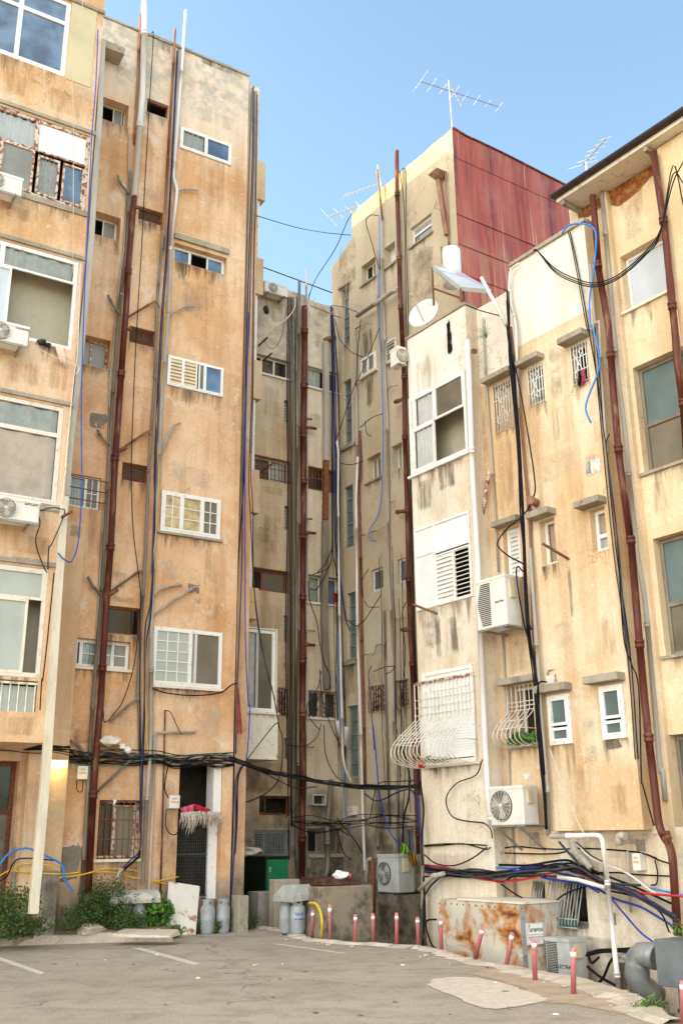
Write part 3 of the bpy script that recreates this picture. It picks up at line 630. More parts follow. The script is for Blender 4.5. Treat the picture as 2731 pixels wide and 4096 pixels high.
# ------------------------------------------------------------------ building F (white parapet)
sF0, zFp0 = SP(F0, 'R2 38,235'); sF0r = SP(F0, 'R2 402,850')[0]; sF2l = SP(F, 'R4 822,380')[0]; sF1e = SP(F, 'R3 1310,1300')[0]
st1, zt1 = SP(F, 'R1 490,1190'); st2, zt2 = SP(F, 'R1 598,1130'); st3, zt3 = SP(F, 'R1 612,1070'); _, zt4 = SP(F, 'R1 935,862')
bF = thing('apartment_building', 'cream apartment block with white limewashed parapet and bundles of coloured cables across its foot', 'building', F.P(sF0+3, -1.8, -2))
zwh = SP(F0, 'R2 60,548')[1]-.05; zwh1 = SP(F1, 'R2 810,300')[1]
zt0 = (zFp0+zt1)/2
fF0 = Facade(bF, F0, sF0, sF0r, -1.8, zt0, [M['plF0'], M['plW']], depth=5, caps='lrt', bands=((zwh, 1),))
fF1 = Facade(bF, F1, sF0r, sF2l, -1.8, zt0, [M['plF'], M['plW']], depth=4.7, caps='rt', bands=((zwh1, 1),), top=[(sF0r, zt0), (st2, zt0), (st2+.01, zt3), (sF2l, zt3)])
zbay = SP(F, 'R4 1335,442')[1]
fF2 = Facade(bF, F, sF2l, sF1e, zbay, zt4, [M['plF'], M['plW']], depth=4.95, caps='lrtb', bands=((zwh1+.25, 1),))
FL = F.off(-.2); fF3 = Facade(bF, FL, sF2l, sF1e+1.2, -1.8, zbay+.05, [M['plF0']], depth=.3, caps='')
# F0 windows
window(fF0, 'R2 50,552', 'R2 384,838', ['0 0 .1 .44 g', '.1 0 .47 .44 c', '.47 0 1 .44 o', '0 .44 .06 1 g', '.06 .44 .45 1 c', '.45 .44 1 1 -'], fw=.07, rev=.05, proud=.01, sill='white', dark=0)
_, pz = SP(F0, 'R2 205,1360')
q_, w_ = window(fF0, 'R2 80,1278', 'R3 410,395', ['0 0 .38 .34 r', '.38 0 1 .38 P', '0 .34 .38 1 r', '.38 .4 .7 1 l', '.7 .4 1 1 L'], fw=.04, rev=.06, proud=.01)
q_, w_ = window(fF0, 'R3 125,826', 'R3 432,1308', ['0 0 1 .2 r', '0 .2 .14 1 P', '.14 .2 1 .93 r', '.14 .93 1 1 k'], fw=.05, rev=.05, proud=.01, sill='offwhite')
def belly(P, a0, a1, zt, zm, zb, out, n, w_, lo=.05, r=.0085, curl=True, mt='offwhite'):
    m = MB(); H = zm-zb
    prof = [(zt, lo), (zm+.0, lo), (zm-.12, lo+.05), (zb+H*.62, out*.62), (zb+H*.42, out*.95), (zb+H*.22, out*1.05), (zb+H*.08, out*.85), (zb+.01, out*.45), (zb, lo)]
    for k in range(n+1):
        a = a0+(a1-a0)*k/n; m.tube(smooth_pts([P.P(a, z, o) for z, o in prof], 4), r, 5)
        if curl and k < n:
            for s_ in (1,):
                c = P.P(a+(a1-a0)/n*.5, zb+H*.55, out*.72)
                m.tube([c + P.d*(.075*math.cos(t)) + V((0, 0, .05*math.sin(t))) + P.n*(.02*math.sin(t)) for t in [i*.7 for i in range(9)]], r*.8, 4)
    for z, o in ((zt, lo), (zt-.28, lo), (zt-.42, lo), (zm, lo), (zb+H*.42, out*.97), (zb, lo), (zb+.005, out*.5)): m.tube([P.P(a0, z, o-.014), P.P(a1, z, o-.014)], r, 5)
    for a in (a0, a1):
        for z, o in ((zt, lo), (zm, lo), (zb, lo)): m.bar(P.P(a, z, -.02), P.P(a, z, o+.01), .02)
        m.tube([P.P(a, zt, lo), P.P(a, zb, lo)], r*1.2, 5); m.tube([P.P(a, zb+H*.42, 0), P.P(a, zb+H*.42, out*.95)], r, 5)
    return m.build('grille', M[mt], w_)
(ca0, caz1), (ca1, caz0) = SP(F0, 'R3 90,892'), SP(F0, 'R3 436,1312')
belly(F0, ca0, ca1, caz1, caz1-.38*(caz1-caz0), caz0-.02, .62, 15, w_)
m = MB(); m.tube([F0.P(ca0-.02, caz1+.02, .03), F0.P(ca1, caz1+.02, .03)], .03, 6); m.build('rail', M['rustframe'], w_)
# F1 windows (grilled) and F2 windows
gr = lambda n: vbars(n, .02, .008, (.03, .33, .66, .97), True)
window(fF1, 'R2 512,480', 'R2 636,700', ['0 0 .9 1 C'], fr='offwhite', fw=.03, rev=.14, bars=gr(7), bar_mat='offwhite', hood=(.12, .1, .05, .1, .2))
window(fF2, 'R2 703,390', 'R2 803,560', ['0 0 1 1 t'], fr='offwhite', fw=.03, rev=.14, bars=gr(5), bar_mat='white', hood=(.12, .06, .06, .1, .2))
window(fF2, 'R2 940,265', 'R2 1052,442', ['0 0 .75 1 k', '.75 0 1 1 t'], fr='offwhite', fw=.03, rev=.14, bars=gr(5), bar_mat='white', hood=(.1, .08, .03, .11, .22))
window(fF1, 'R2 566,1275', 'R3 676,285', ['0 0 .75 1 l', '.75 0 1 1 l'], fr='white', fw=.06, rev=.12, hood=(.1, .12, .03, .1, .2))
window(fF2, 'R2 768,1230', 'R3 870,205', ['.15 0 1 1 C'], fr='offwhite', fw=.045, rev=.14, hood=(.1, .06, .03, .11, .22))
window(fF2, 'R2 1046,1168', 'R3 1152,130', ['0 0 1 .62 C', '0 .62 1 1 c'], fr='white', fw=.05, rev=.14, hood=(.14, .06, .03, .11, .22))
_, w_ = window(fF1, 'R3 600,905', 'R3 772,1215', ['0 0 .35 1 o', '.35 0 1 1 k'], fr='offwhite', fw=.04, rev=.16, hood=(.1, .14, .03, .11, .2), sill='conc')
(ca0, caz1), (ca1, caz0) = SP(F1, 'R3 600,900'), SP(F1, 'R3 768,1225'); belly(F1, ca0, ca1, caz1, caz1-.35, caz0, .42, 6, w_)
window(fF2, 'R3 818,950', 'R3 962,1212', ['0 0 1 .62 t', '0 .66 1 1 t'], fw=.07, rev=.02, proud=.02, hood=(.12, .05, .04, .12, .2))
window(fF2, 'R3 1104,898', 'R3 1264,1180', ['0 0 1 .62 t', '0 .66 1 1 t'], fw=.07, rev=.02, proud=.02, hood=(.16, .05, .04, .12, .2))
# basement grilles
def slant(n, out=.28, mt='offwhite'):
    def fn(P, a0, a1, z0, z1, w_, _m):
        m = MB()
        for k in range(n+1):
            a = a0+(a1-a0)*k/n; m.tube([P.P(a, z1, .02), P.P(a, z1-.15, .08), P.P(a, z0+.05, out), P.P(a, z0, out-.02), P.P(a, z0, .02)], .011, 5)
        for z, o in ((z1, .02), (z0, out-.02), (z0+.12, out-.01)): m.tube([P.P(a0, z, o), P.P(a1, z, o)], .012, 5)
        m.build('grille', M['steel'], w_)
    return fn
window(fF1, 'R4 222,700', 'R4 492,885', ['0 0 .5 1 k', '.5 0 1 1 k'], fr='darkpipe', fw=.05, rev=.15, bars=slant(15, .2))
window(fF3, 'R4 838,700', 'R4 1045,985', ['0 0 .5 1 k', '.5 0 1 1 k'], fr='darkpipe', fw=.05, rev=.15, bars=slant(11, .25))
window(fF1, 'R4 745,730', 'R4 815,985', ['0 0 1 1 k'], fr='darkpipe', fw=.03, rev=.15, bars=slant(4, .2))
for f_ in (fF0, fF1, fF2, fF3): f_.finish()
# thin white copings
m = MB(); m.box(F0, sF0-.03, sF0r+.02, zt0, zt0+.05, -.3, .03); m.build('coping', M['conc'], bF); m = MB(); m.box(F, st3, sF1e+.04, zt4-.02, zt4+.05, -.3, .05); m.build('coping', M['conc'], bF)
# ------------------------------------------------------------------ building I (right, under the eave)
sI0, _z = SP(I, 'R1 938,800'); (_a, zI1) = SP(I, 'R1 1180,640')
bI = thing('apartment_building', 'yellow apartment block under a long dark eave at the right edge', 'building', I.P(sI0+5, -1.8, -3))
fI = Facade(bI, I, sI0, sI0+14, -1.8, zI1+.2, [M['plI']], depth=8, caps='lrtk')
def wI(TL, BL, wd, cells, **k):
    (a0, z1), (a1, z0) = SP(I, TL), SP(I, BL); a0 = (a0+a1)/2; return window(fI, None, None, cells, rect=(a0, a0+wd, z0, z1), **k)
wI('R1 1215,1012', 'R1 1252,1312', 1.35, ['0 0 1 1 p'], fw=.05, rev=.16, sill='offwhite')
wI('R2 1288,378', 'R2 1350,962', 2.2, ['0 0 .45 .55 t', '.45 0 1 .55 t', '0 .55 .4 1 o', '.4 .55 1 1 d'], fr='darkpipe', fw=.05, rev=.16, sill='conc')
wI('R2 1392,1328', 'R3 1478,725', 2.2, ['0 0 .5 .57 t', '.5 0 1 .57 t', '0 .57 .5 1 o', '.5 .57 1 1 o'], fr='darkpipe', fw=.05, rev=.16, sill='conc')
wI('R3 1515,1162', 'R4 1540,700', 2.0, ['0 0 1 1 o'], fr='darkpipe', fw=.05, rev=.16)
fI.finish()
# pilasters on I
m = MB()
for t0, t1 in (('R2 1240,500', 'R2 1285,500'),):
    pa, pb = SP(I, t0)[0], SP(I, t1)[0]; m.box(I, pa, pb-.02, -1.8, zI1, 0, .1)
pa = SP(I, 'R1 1545,900')[0]; m.box(I, pa, pa+.5, -1.8, zI1, 0, .3)
m.build('pilaster', M['plI'], bI)
# eave: soffit slab, fascia, brackets
best = None
for k in range(5, 120):
    o_ = k*.01; (ea, e0z), (_a, e1z) = I.sz((2202, 776), o_), I.sz((2714, 430), o_); mz = (e0z+e1z)/2
    if best is None or abs(mz-(zI1+.2)) < best[0]: best = (abs(mz-(zI1+.2)), o_, ea)
ov = best[1]; eL = best[2]
m = MB(); m.box(I, eL+.04, sI0+14.3, zI1+.02, zI1+.1, -8, ov-.08); m.build('soffit', M['offwhite'], bI)
m = MB(); m.box(I, eL, sI0+14.4, zI1+.1, zI1+.2, -8.2, ov-.05); m.tube([I.P(eL, zI1+.14, ov-.02), I.P(sI0+14.4, zI1+.14, ov-.02)], .055, 8); m.build('roof', simple('dark_brown_gutter', (.05, .032, .028), .5), bI)
for k in range(9): a = eL+.12+k*1.75; m = MB(); m.box(I, a, a+.07, zI1-.07, zI1+.02, 0, ov-.1); m.build('bracket', M['conc'], bI)
m = MB(); rr_ = random.Random(2); n = 60
top = [I.P(sI0+.2+13*k/n, zI1+.01, .012) for k in range(n+1)]; bot = [I.P(sI0+.2+13*k/n, zI1-.12-.28*abs(math.sin(k*.37))*rr_.uniform(.3, 1), .012) for k in range(n+1)]
for k in range(n): m.quad(bot[k], bot[k+1], top[k+1], top[k])
m.build('exposed_brick', simple('rusty_bare_brick', (.22, .06, .025), .95, vs=9, col2=(.45, .22, .06), bst=.8), bI)
#@@GROUND
# ------------------------------------------------------------------ ground
def asphalt():
    m, nt, b = newmat('worn_asphalt'); p = coords(nt)
    c = mixc(nt, ramp(nt, noise(nt, p, .35, 6, .6), .35, .65), (.41, .355, .285), (.51, .45, .37))
    c = mixc(nt, mul(nt, ramp(nt, noise(nt, coords(nt, (.5, 2.5, 1)), 1, 5, .65), .5, .75), .5), c, (.25, .20, .155))
    c = mixc(nt, mul(nt, ramp(nt, noise(nt, p, 2.3, 8, .72), .48, .6), .4), c, (.22, .175, .135))
    c = mixc(nt, mul(nt, ramp(nt, noise(nt, p, 9, 6, .75), .55, .62), .45), c, (.55, .48, .40))
    c = mixc(nt, ramp(nt, noise(nt, p, 34, 4, .85), .4, .6, .42, 0), c, (.16, .13, .10))
    c = mixc(nt, ramp(nt, noise(nt, p, 28, 3, .8), .58, .68, 0, .55), c, (.58, .45, .37))
    vo = N(nt, 'ShaderNodeTexVoronoi', feature='DISTANCE_TO_EDGE'); vo.inputs['Scale'].default_value = .22
    nz = N(nt, 'ShaderNodeTexNoise'); nz.inputs['Scale'].default_value = 1.1; nz.inputs['Detail'].default_value = 7; nt.links.new(p, nz.inputs['Vector'])
    vm = N(nt, 'ShaderNodeVectorMath', operation='MULTIPLY_ADD'); nt.links.new(nz.outputs['Color'], vm.inputs[0]); vm.inputs[1].default_value = (1.5, 1.5, 0)
    nt.links.new(p, vm.inputs[2]); nt.links.new(vm.outputs[0], vo.inputs['Vector'])
    cr = mul(nt, ramp(nt, vo.outputs['Distance'], 0, .004, 1, 0), ramp(nt, noise(nt, p, .3, 2), .44, .52))
    c = mixc(nt, mul(nt, cr, .7), c, (.07, .055, .045))
    nt.links.new(c, b.inputs['Base Color']); b.inputs['Roughness'].default_value = .9; b.inputs['Specular IOR Level'].default_value = .25
    bump(nt, b, mul(nt, noise(nt, p, 80, 4, .7), mul(nt, noise(nt, p, 6, 4), 2), 'ADD'), .45, .012); return m
M['asphalt'] = asphalt()
M['cement'] = plaster('broken_cement', (.58, .50, .39), (.66, .58, .47), (.36, .28, .19), patch=(.72, .66, .56), bumpst=.9)
M['soil'] = simple('dry_soil', (.24, .17, .10), .95, vs=5, col2=(.12, .085, .05), bst=.8)
M['chalk'] = simple('worn_white_marking', (.66, .63, .56), .8, vs=30, col2=(.36, .30, .24), th=(.5, .62))
edge = px('C4 -300,1400 235,1410 420,1435 540,1472; N 1247,3762 1322,3767 1419,3779 1494,3777 1586,3787 1672,3790 1764,3807; R4 320,1150 430,1182 560,1200 690,1225 830,1250 960,1272 1080,1305 1300,1375 1400,1430 1500,1500 1568,1515')
eg = [atZ(p) for p in edge]; rr_ = random.Random(11)
eg2 = []
for a, b in zip(eg, eg[1:]):
    n = max(1, int((b-a).length/.12))
    for k in range(n): q = a.lerp(b, k/n); eg2.append(q + V((rr_.uniform(-.025, .025), rr_.uniform(-.035, .035), 0)))
eg2.append(eg[-1])
last = eg2[-1]
mb = MB(); outline = [V((-40, 24, 0)), V((-6, 24, 0))] + eg2 + [V((last.x+1.2, last.y-2.5, 0)), V((last.x+3.5, last.y-8, 0)), V((8, -60, 0)), V((-40, -60, 0))]
mb.poly(outline); g_ = mb.build('asphalt_yard', M['asphalt']); tag(g_, kind='structure')
mb = MB()
for a, b in zip(outline[2:-2], outline[3:-1]): mb.quad(a+V((0, 0, -1.9)), b+V((0, 0, -1.9)), b, a)
tag(mb.build('retaining_edge', M['conc']), kind='structure')
mb = MB(); mb.quad(V((-900, -900, -1.85)), V((900, -900, -1.85)), V((900, 900, -1.85)), V((-900, 900, -1.85))); tag(mb.build('lower_ground', M['soil']), kind='structure')
# broken cement rim along the edge
mb = MB(); top = []; 
for i, q in enumerate(eg2):
    if i < 14: continue
    d = (eg2[min(i+1, len(eg2)-1)]-eg2[i-1]).normalized(); nrm = V((d.y, -d.x, 0)); wd = .10+.16*rr_.random()+(.14 if q.x > 2.2 else 0)
    top.append((q+nrm*wd+V((0, 0, .004)), q+nrm*wd*.6+V((0, 0, .03+.02*rr_.random())), q-nrm*.01+V((0, 0, .035)), q-nrm*.02+V((0, 0, -.3))))
for a, b in zip(top, top[1:]):
    for k in range(3): mb.quad(a[k], b[k], b[k+1], a[k+1])
tag(mb.build('cement_rim', M['cement']), kind='structure')
# pale cement patch, lying 4 mm above
def blob(mb, pts, z, n=5, jit=.03, seed=1):
    r = random.Random(seed); p = smooth_pts([atZ(q) for q in pts]+[atZ(pts[0])], n)[:-1]
    mb.poly([V((q.x+r.uniform(-jit, jit), q.y+r.uniform(-jit, jit), z)) for q in p])
mb = MB(); blob(mb, px('R4 165,1285 200,1268 380,1262 560,1290 640,1320 790,1375 800,1395 640,1425 470,1437 330,1385 240,1345 165,1312'), .006)
tag(mb.build('cement_patch', simple('pale_cement', (.56, .49, .40), .9, vs=8, col2=(.66, .60, .51), bst=.5)), kind='structure')
mb = MB(); blob(mb, px('R4 370,1240 520,1215 700,1240 900,1290 1100,1330 1330,1400 1480,1480 1560,1519 1250,1470 1000,1420 800,1400 760,1360 640,1310 520,1270'), .004, jit=.05)
tag(mb.build('dusty_verge', simple('orange_dust', (.46, .35, .24), .95, vs=4, col2=(.34, .27, .20), bst=.6)), kind='structure')
mb = MB()
for t in ('G5 0,478 0,494 180,558 205,550', 'G5 588,437 632,437 905,510 868,516', 'G5 1225,421 1250,420 1550,461 1535,464'):
    mb.poly([atZ(p, .004) for p in reversed(px(t))])
tag(mb.build('parking_line', M['chalk']), kind='structure')
# raised broken pavement at the left
kf = [atZ(p) for p in px('G5 -120,445 0,432 200,425 400,418 560,413 640,412 775,412')]; kb = [atZ(p, .15) for p in px('G5 -120,400 0,392 200,352 330,335 520,352 600,360 745,365')]
mb = MB(); N_ = len(kf)
kf_ = smooth_pts(kf, 5); kb_ = smooth_pts(kb, 5); rr_ = random.Random(4); jz = [rr_.uniform(-.02, .02) for _ in kf_]
kt = [a.lerp(b, .12)+V((0, 0, .11+j)) for a, b, j in zip(kf_, kb_, jz)]
kback = [V((q.x, q.y, .17)) for q in kb_]
for i in range(len(kf_)-1):
    mb.quad(kf_[i], kf_[i+1], kt[i+1], kt[i]); mb.quad(kt[i], kt[i+1], kback[i+1], kback[i])
mb.poly([kf_[-1], kback[-1]-V((0, 0, .17)), kback[-1], kt[-1]])
tag(mb.build('pavement', M['cement']), kind='structure')
mb = MB()
for i in range(len(kback)-1):
    a, b = kback[i], kback[i+1]; mb.quad(a, b, V((b.x+.3, b.y+3.5, .2)), V((a.x+.3, a.y+3.5, .2)))
mb.poly([kback[-1]-V((0, 0, .17)), V((kback[-1].x+.3, kback[-1].y+3.5, 0)), V((kback[-1].x+.3, kback[-1].y+3.5, .2)), kback[-1]])
tag(mb.build('soil_bed', M['soil']), kind='structure')
#@@THINGS
# ------------------------------------------------------------------ stains and repairs lying on the walls
def stainmat(name, col, streak=False, soft=.25, amt=.8, sc=3.0):
    m, nt, b = newmat(name); p = coords(nt, (sc*2.2, sc*2.2, sc*.25) if streak else (sc, sc, sc))
    u = N(nt, 'ShaderNodeUVMap', uv_map='uv'); sp = N(nt, 'ShaderNodeSeparateXYZ'); nt.links.new(u.outputs[0], sp.inputs[0])
    def hump(x): return mul(nt, mul(nt, x, mul(nt, 1.0, x, 'SUBTRACT')), 4.0)
    eu = ramp(nt, hump(sp.outputs[0]), 0, .3 if streak == 'drip' else .75); ev = sp.outputs[1] if streak == 'drip' else ramp(nt, hump(sp.outputs[1]), 0, .7)
    e = mul(nt, mul(nt, eu, ev), .62); n = mul(nt, noise(nt, p, 1.0, 8, .7, .3), 1.35)
    a = mul(nt, ramp(nt, mul(nt, e, n, 'ADD'), 1.15, 1.15+soft), amt)
    tr = N(nt, 'ShaderNodeBsdfTransparent'); mx = N(nt, 'ShaderNodeMixShader'); o = nt.nodes['Material Output']
    c = mixc(nt, ramp(nt, noise(nt, coords(nt), 6, 5, .7), .35, .65), col, tuple(q*.65 for q in col))
    nt.links.new(c, b.inputs['Base Color']); b.inputs['Roughness'].default_value = .95; b.inputs['Specular IOR Level'].default_value = .1
    bump(nt, b, noise(nt, coords(nt), 30, 5, .7), .4, .02)
    nt.links.new(a, mx.inputs[0]); nt.links.new(tr.outputs[0], mx.inputs[1]); nt.links.new(b.outputs[0], mx.inputs[2]); nt.links.new(mx.outputs[0], o.inputs['Surface'])
    return m
SM = {'mould': stainmat('black_mould', (.07, .06, .045), True, .45, .75, 3), 'grey': stainmat('grey_damp', (.28, .24, .18), False, .45, .6, 2.6),
      'drip': stainmat('sill_drip', (.24, .17, .10), 'drip', .35, .7, 3.2), 'dripk': stainmat('black_sill_drip', (.07, .06, .045), 'drip', .3, .7, 3.4), 'lime': stainmat('pale_lime_bloom', (.80, .68, .52), False, .4, .6, 2.4), 'cem': stainmat('bare_cement_repair', (.27, .23, .18), False, .04, 1, 2.5),
      'rust': stainmat('rust_runoff', (.44, .22, .085), True, .5, .45, 3), 'crk': stainmat('black_tar_run', (.015, .013, .012), True, .06, 1, 7), 'brown': stainmat('brown_grime', (.27, .16, .08), True, .6, .55, 2),
      'black': stainmat('sooty_black', (.04, .034, .027), False, .5, .65, 2.2), 'white': stainmat('white_filler', (.82, .78, .70), False, .06, .95, 4)}
nst = [0]
def stain(b, P, kind, TL, BR, o=.004, wd=0):
    (a0, z1), (a1, z0) = SP(P, TL), SP(P, BR); nst[0] += 1; o += .0006*(nst[0] % 5)
    m = MB(); m.quad(P.P(a0-wd, z0, o), P.P(a1+wd, z0, o), P.P(a1+wd, z1, o), P.P(a0-wd, z1, o)); m.uv[0] = [(0, 0), (1, 0), (1, 1), (0, 1)]
    return m.build('stain', SM[kind], b)
for k, t, u in (('cem', 'L4 325,925', 'L4 475,1200'), ('lime', 'L4 1050,130', 'L4 1310,420'), ('black', 'L4 400,240', 'L4 560,420'), ('grey', 'L4 860,850', 'L4 1030,1350'), ('black', 'L4 420,1180', 'L4 560,1420'), ('lime', 'L4 590,640', 'L4 800,730'),
                ('lime', 'L4 600,180', 'L4 800,320'), ('cem', 'L2 495,1045', 'L2 625,1195'), ('lime', 'L2 990,320', 'L2 1200,600'), ('lime', 'L2 540,250', 'L2 700,420'), ('lime', 'L3 900,30', 'L3 1250,260'), ('brown', 'L3 1150,500', 'L3 1260,900'), ('lime', 'L3 900,600', 'L3 1040,780'),
                ('cem', 'L3 1050,745', 'L3 1160,840'), ('brown', 'L1 1080,560', 'L1 1400,800'), ('mould', 'L1 1080,285', 'L1 1430,480'), ('mould', 'L1 880,205', 'L1 1000,330'), ('lime', 'L1 1050,400', 'L1 1420,640'), ('lime', 'L1 640,330', 'L1 770,560'), ('lime', 'L1 780,1040', 'L1 940,1180'),
                ('grey', 'L3 620,660', 'L3 740,820'), ('grey', 'L3 620,820', 'L3 800,890'), ('brown', 'L4 640,1060', 'L4 820,1250'), ('brown', 'L2 930,900', 'L2 1200,1060'), ('brown', 'L3 500,200', 'L3 600,700'), ('brown', 'L4 880,560', 'L4 1020,1000'), ('brown', 'L2 640,100', 'L2 700,620'),
                ('rust', 'L1 1180,830', 'L1 1300,1300'), ('rust', 'L2 1000,260', 'L2 1280,560'), ('rust', 'L3 1150,860', 'L3 1260,990')):
    stain(bB, B, k, t, u, .005)
for k, t, u in (('rust', 'L2 0,720', 'L2 260,960'), ('rust', 'L2 240,720', 'L2 420,1000'), ('brown', 'L3 0,440', 'L3 330,640'), ('rust', 'L1 0,360', 'L1 180,600'), ('rust', 'L1 230,440', 'L1 520,740'), ('brown', 'L1 0,1130', 'L1 200,1300'), ('black', 'L3 0,590', 'L3 330,660'), ('lime', 'L1 380,440', 'L1 570,620'), ('brown', 'L4 0,200', 'L4 235,380')):
    stain(bA, A, k, t, u, .008)
for k, t, u in (('black', 'L4 -40,520', 'L4 110,1300'), ('brown', 'L4 100,500', 'L4 200,1100')): stain(bA, AG, k, t, u, .26 if k == 'brown' else .012)
stain(bA, AG, 'lime', 'L4 255,640', 'L4 390,1000'); stain(bA, AG, 'grey', 'L3 385,405', 'L3 490,520'); stain(bA, AG, 'black', 'L4 220,1130', 'L4 340,1440', .125)
for P_, k, t, u in ((F0, 'crk', 'R2 248,85', 'R2 300,330'), (F0, 'mould', 'R2 60,985', 'R2 200,1180'), (F0, 'mould', 'R2 190,900', 'R2 330,1050'), (F0, 'mould', 'R3 185,480', 'R3 240,790'), (F0, 'mould', 'R3 230,470', 'R3 350,740'), (F0, 'grey', 'R3 100,500', 'R3 260,700'), (F0, 'rust', 'R2 60,320', 'R2 200,520'),
                    (F0, 'lime', 'R4 320,230', 'R4 440,300'), (F0, 'rust', 'R3 250,540', 'R3 400,740'), (F0, 'white', 'R4 325,240', 'R4 360,285'), (F0, 'white', 'R4 395,240', 'R4 425,280'), (F0, 'white', 'R4 270,560', 'R4 305,595'), (F0, 'brown', 'R4 120,540', 'R4 480,760'),
                    (F, 'grey', 'R2 800,240', 'R2 925,580'), (F, 'mould', 'R2 825,570', 'R2 900,820'), (F, 'lime', 'R2 990,850', 'R2 1150,980'), (F, 'white', 'R2 1000,890', 'R2 1140,960'), (F, 'mould', 'R3 915,190', 'R3 975,560'), (F, 'lime', 'R3 830,520', 'R3 1000,700'), (F, 'rust', 'R3 1080,470', 'R3 1240,760'),
                    (F, 'cem', 'R3 790,785', 'R3 890,890'), (F, 'lime', 'R2 720,860', 'R2 1060,960'), (F, 'cem', 'R3 1120,1185', 'R3 1260,1245'), (F, 'rust', 'R4 900,40', 'R4 1150,420'), (F, 'rust', 'R4 1120,150', 'R4 1310,400'), (F, 'lime', 'R3 980,1000', 'R3 1120,1380'), (F, 'rust', 'R2 1050,640', 'R2 1160,800'),
                    (F1, 'rust', 'R3 560,600', 'R3 760,850'), (F1, 'rust', 'R3 490,1190', 'R3 610,1330'), (F1, 'white', 'R4 672,122', 'R4 742,170'), (F1, 'mould', 'R4 690,430', 'R4 800,560'), (F1, 'brown', 'R4 640,440', 'R4 820,560'), (F1, 'rust', 'R2 530,700', 'R2 660,1200'), (F1, 'white', 'R4 750,70', 'R4 785,110'), (F1, 'grey', 'R2 440,560', 'R2 500,900'),
                    (FL, 'brown', 'R4 830,450', 'R4 1500,640'), (FL, 'black', 'R4 1120,450', 'R4 1500,540'), (FL, 'lime', 'R4 1050,780', 'R4 1260,1000'), (FL, 'cem', 'R4 1170,880', 'R4 1205,990'), (FL, 'cem', 'R4 1290,480', 'R4 1380,580'), (FL, 'black', 'R4 1240,1200', 'R4 1560,1500'), (FL, 'grey', 'R4 840,990', 'R4 1300,1200')):
    stain(bF, P_, k, t, u, .006)
for k, t, u in (('brown', 'C2 240,880', 'C2 430,1240'), ('brown', 'C2 240,300', 'C2 450,560'), ('black', 'C3 200,150', 'C3 330,330'), ('brown', 'C3 200,640', 'C3 440,1060'), ('brown', 'C2 220,1620', 'C2 450,1740'), ('black', 'C4 60,200', 'C4 480,520'), ('black', 'C4 200,540', 'C4 480,760'), ('brown', 'C3 230,30', 'C3 420,460')): stain(bC, C, k, t, u, .006)
for k, t, u in (('grey', 'C2 590,330', 'C2 740,600'), ('brown', 'C2 600,550', 'C2 700,720'), ('brown', 'C2 570,1100', 'C2 690,1280'), ('black', 'C4 560,900', 'C4 940,1100'), ('black', 'C4 560,640', 'C4 900,740'), ('brown', 'C3 740,720', 'C3 800,900'), ('grey', 'C4 560,860', 'C4 940,1100'), ('black', 'C2 730,560', 'C2 770,760')): stain(bC, D, k, t, u, .008)
for k, t, u in (('mould', 'C2 925,560', 'C2 1060,760'), ('mould', 'C2 915,1240', 'C2 975,1700'), ('brown', 'C3 940,1060', 'C3 1130,1500'), ('mould', 'C3 1100,770', 'C3 1135,1200'), ('brown', 'C3 800,1120', 'C3 930,1400'), ('grey', 'C1 1040,1110', 'C1 1220,1424'), ('grey', 'C1 620,1100', 'C1 780,1424'), ('mould', 'C2 960,880', 'C2 1060,1100'), ('rust', 'C2 1180,1050', 'C2 1230,1200'), ('black', 'C4 940,500', 'C4 1350,760'), ('black', 'C4 1030,1180', 'C4 1360,1560'), ('black', 'C4 920,700', 'C4 1350,1100')): stain(bE, E_, k, t, u, .006)
for k, t, u in (('lime', 'R1 1200,700', 'R1 1380,900'), ('rust', 'R1 1180,640', 'R1 1400,760'), ('lime', 'R4 1480,300', 'R4 1568,700'), ('rust', 'R2 1360,980', 'R2 1540,1200')): stain(bI, I, k, t, u, .006)
rs = random.Random(17)
for b_, P_, r_ in WINS:
    a0, a1, z0, z1 = r_
    if b_ is bC or a1-a0 < .15 or rs.random() < .12: continue
    L = rs.uniform(.5, 1.3); nst[0] += 1; o = .007+.0006*(nst[0] % 7); m = MB(); e = .06
    m.quad(P_.P(a0-e, z0-L, o), P_.P(a1+e, z0-L, o), P_.P(a1+e, z0-.01, o), P_.P(a0-e, z0-.01, o)); m.uv[0] = [(0, 0), (1, 0), (1, 1), (0, 1)]
    m.build('stain', SM['dripk' if rs.random() < .35 else 'drip'], b_)
# ------------------------------------------------------------------ pipes and cables
PL = {'A': A, 'AG': AG, 'B': B, 'Bs': Bs, 'C': C, 'D': D, 'E': E_, 'F': F, 'F0': F0, 'F1': F1, 'FL': FL, 'I': I, 'Bb': Bb, 'Bk': Bk}
def path(spec):
    r = []
    for seg in spec.split('/'):
        h, t = seg.split(':'); nm, *o = h.split(); o = float(o[0]) if o else 0
        r += [PL[nm].at(p, o) for p in px(t.strip())]
    return r
def rounded(p, rad):
    q = [p[0]]
    for a, b, c in zip(p, p[1:], p[2:]):
        d1, d2 = (a-b), (c-b); k1 = min(rad, d1.length*.4); k2 = min(rad, d2.length*.4)
        s_, e_ = b+d1.normalized()*k1, b+d2.normalized()*k2
        if d1.angle(d2) > 2.9: q.append(b); continue
        q += [s_] + [s_*(1-t)**2 + b*2*t*(1-t) + e_*t*t for t in (.25, .5, .75)] + [e_]
    return q + [p[-1]]
CN = [0]
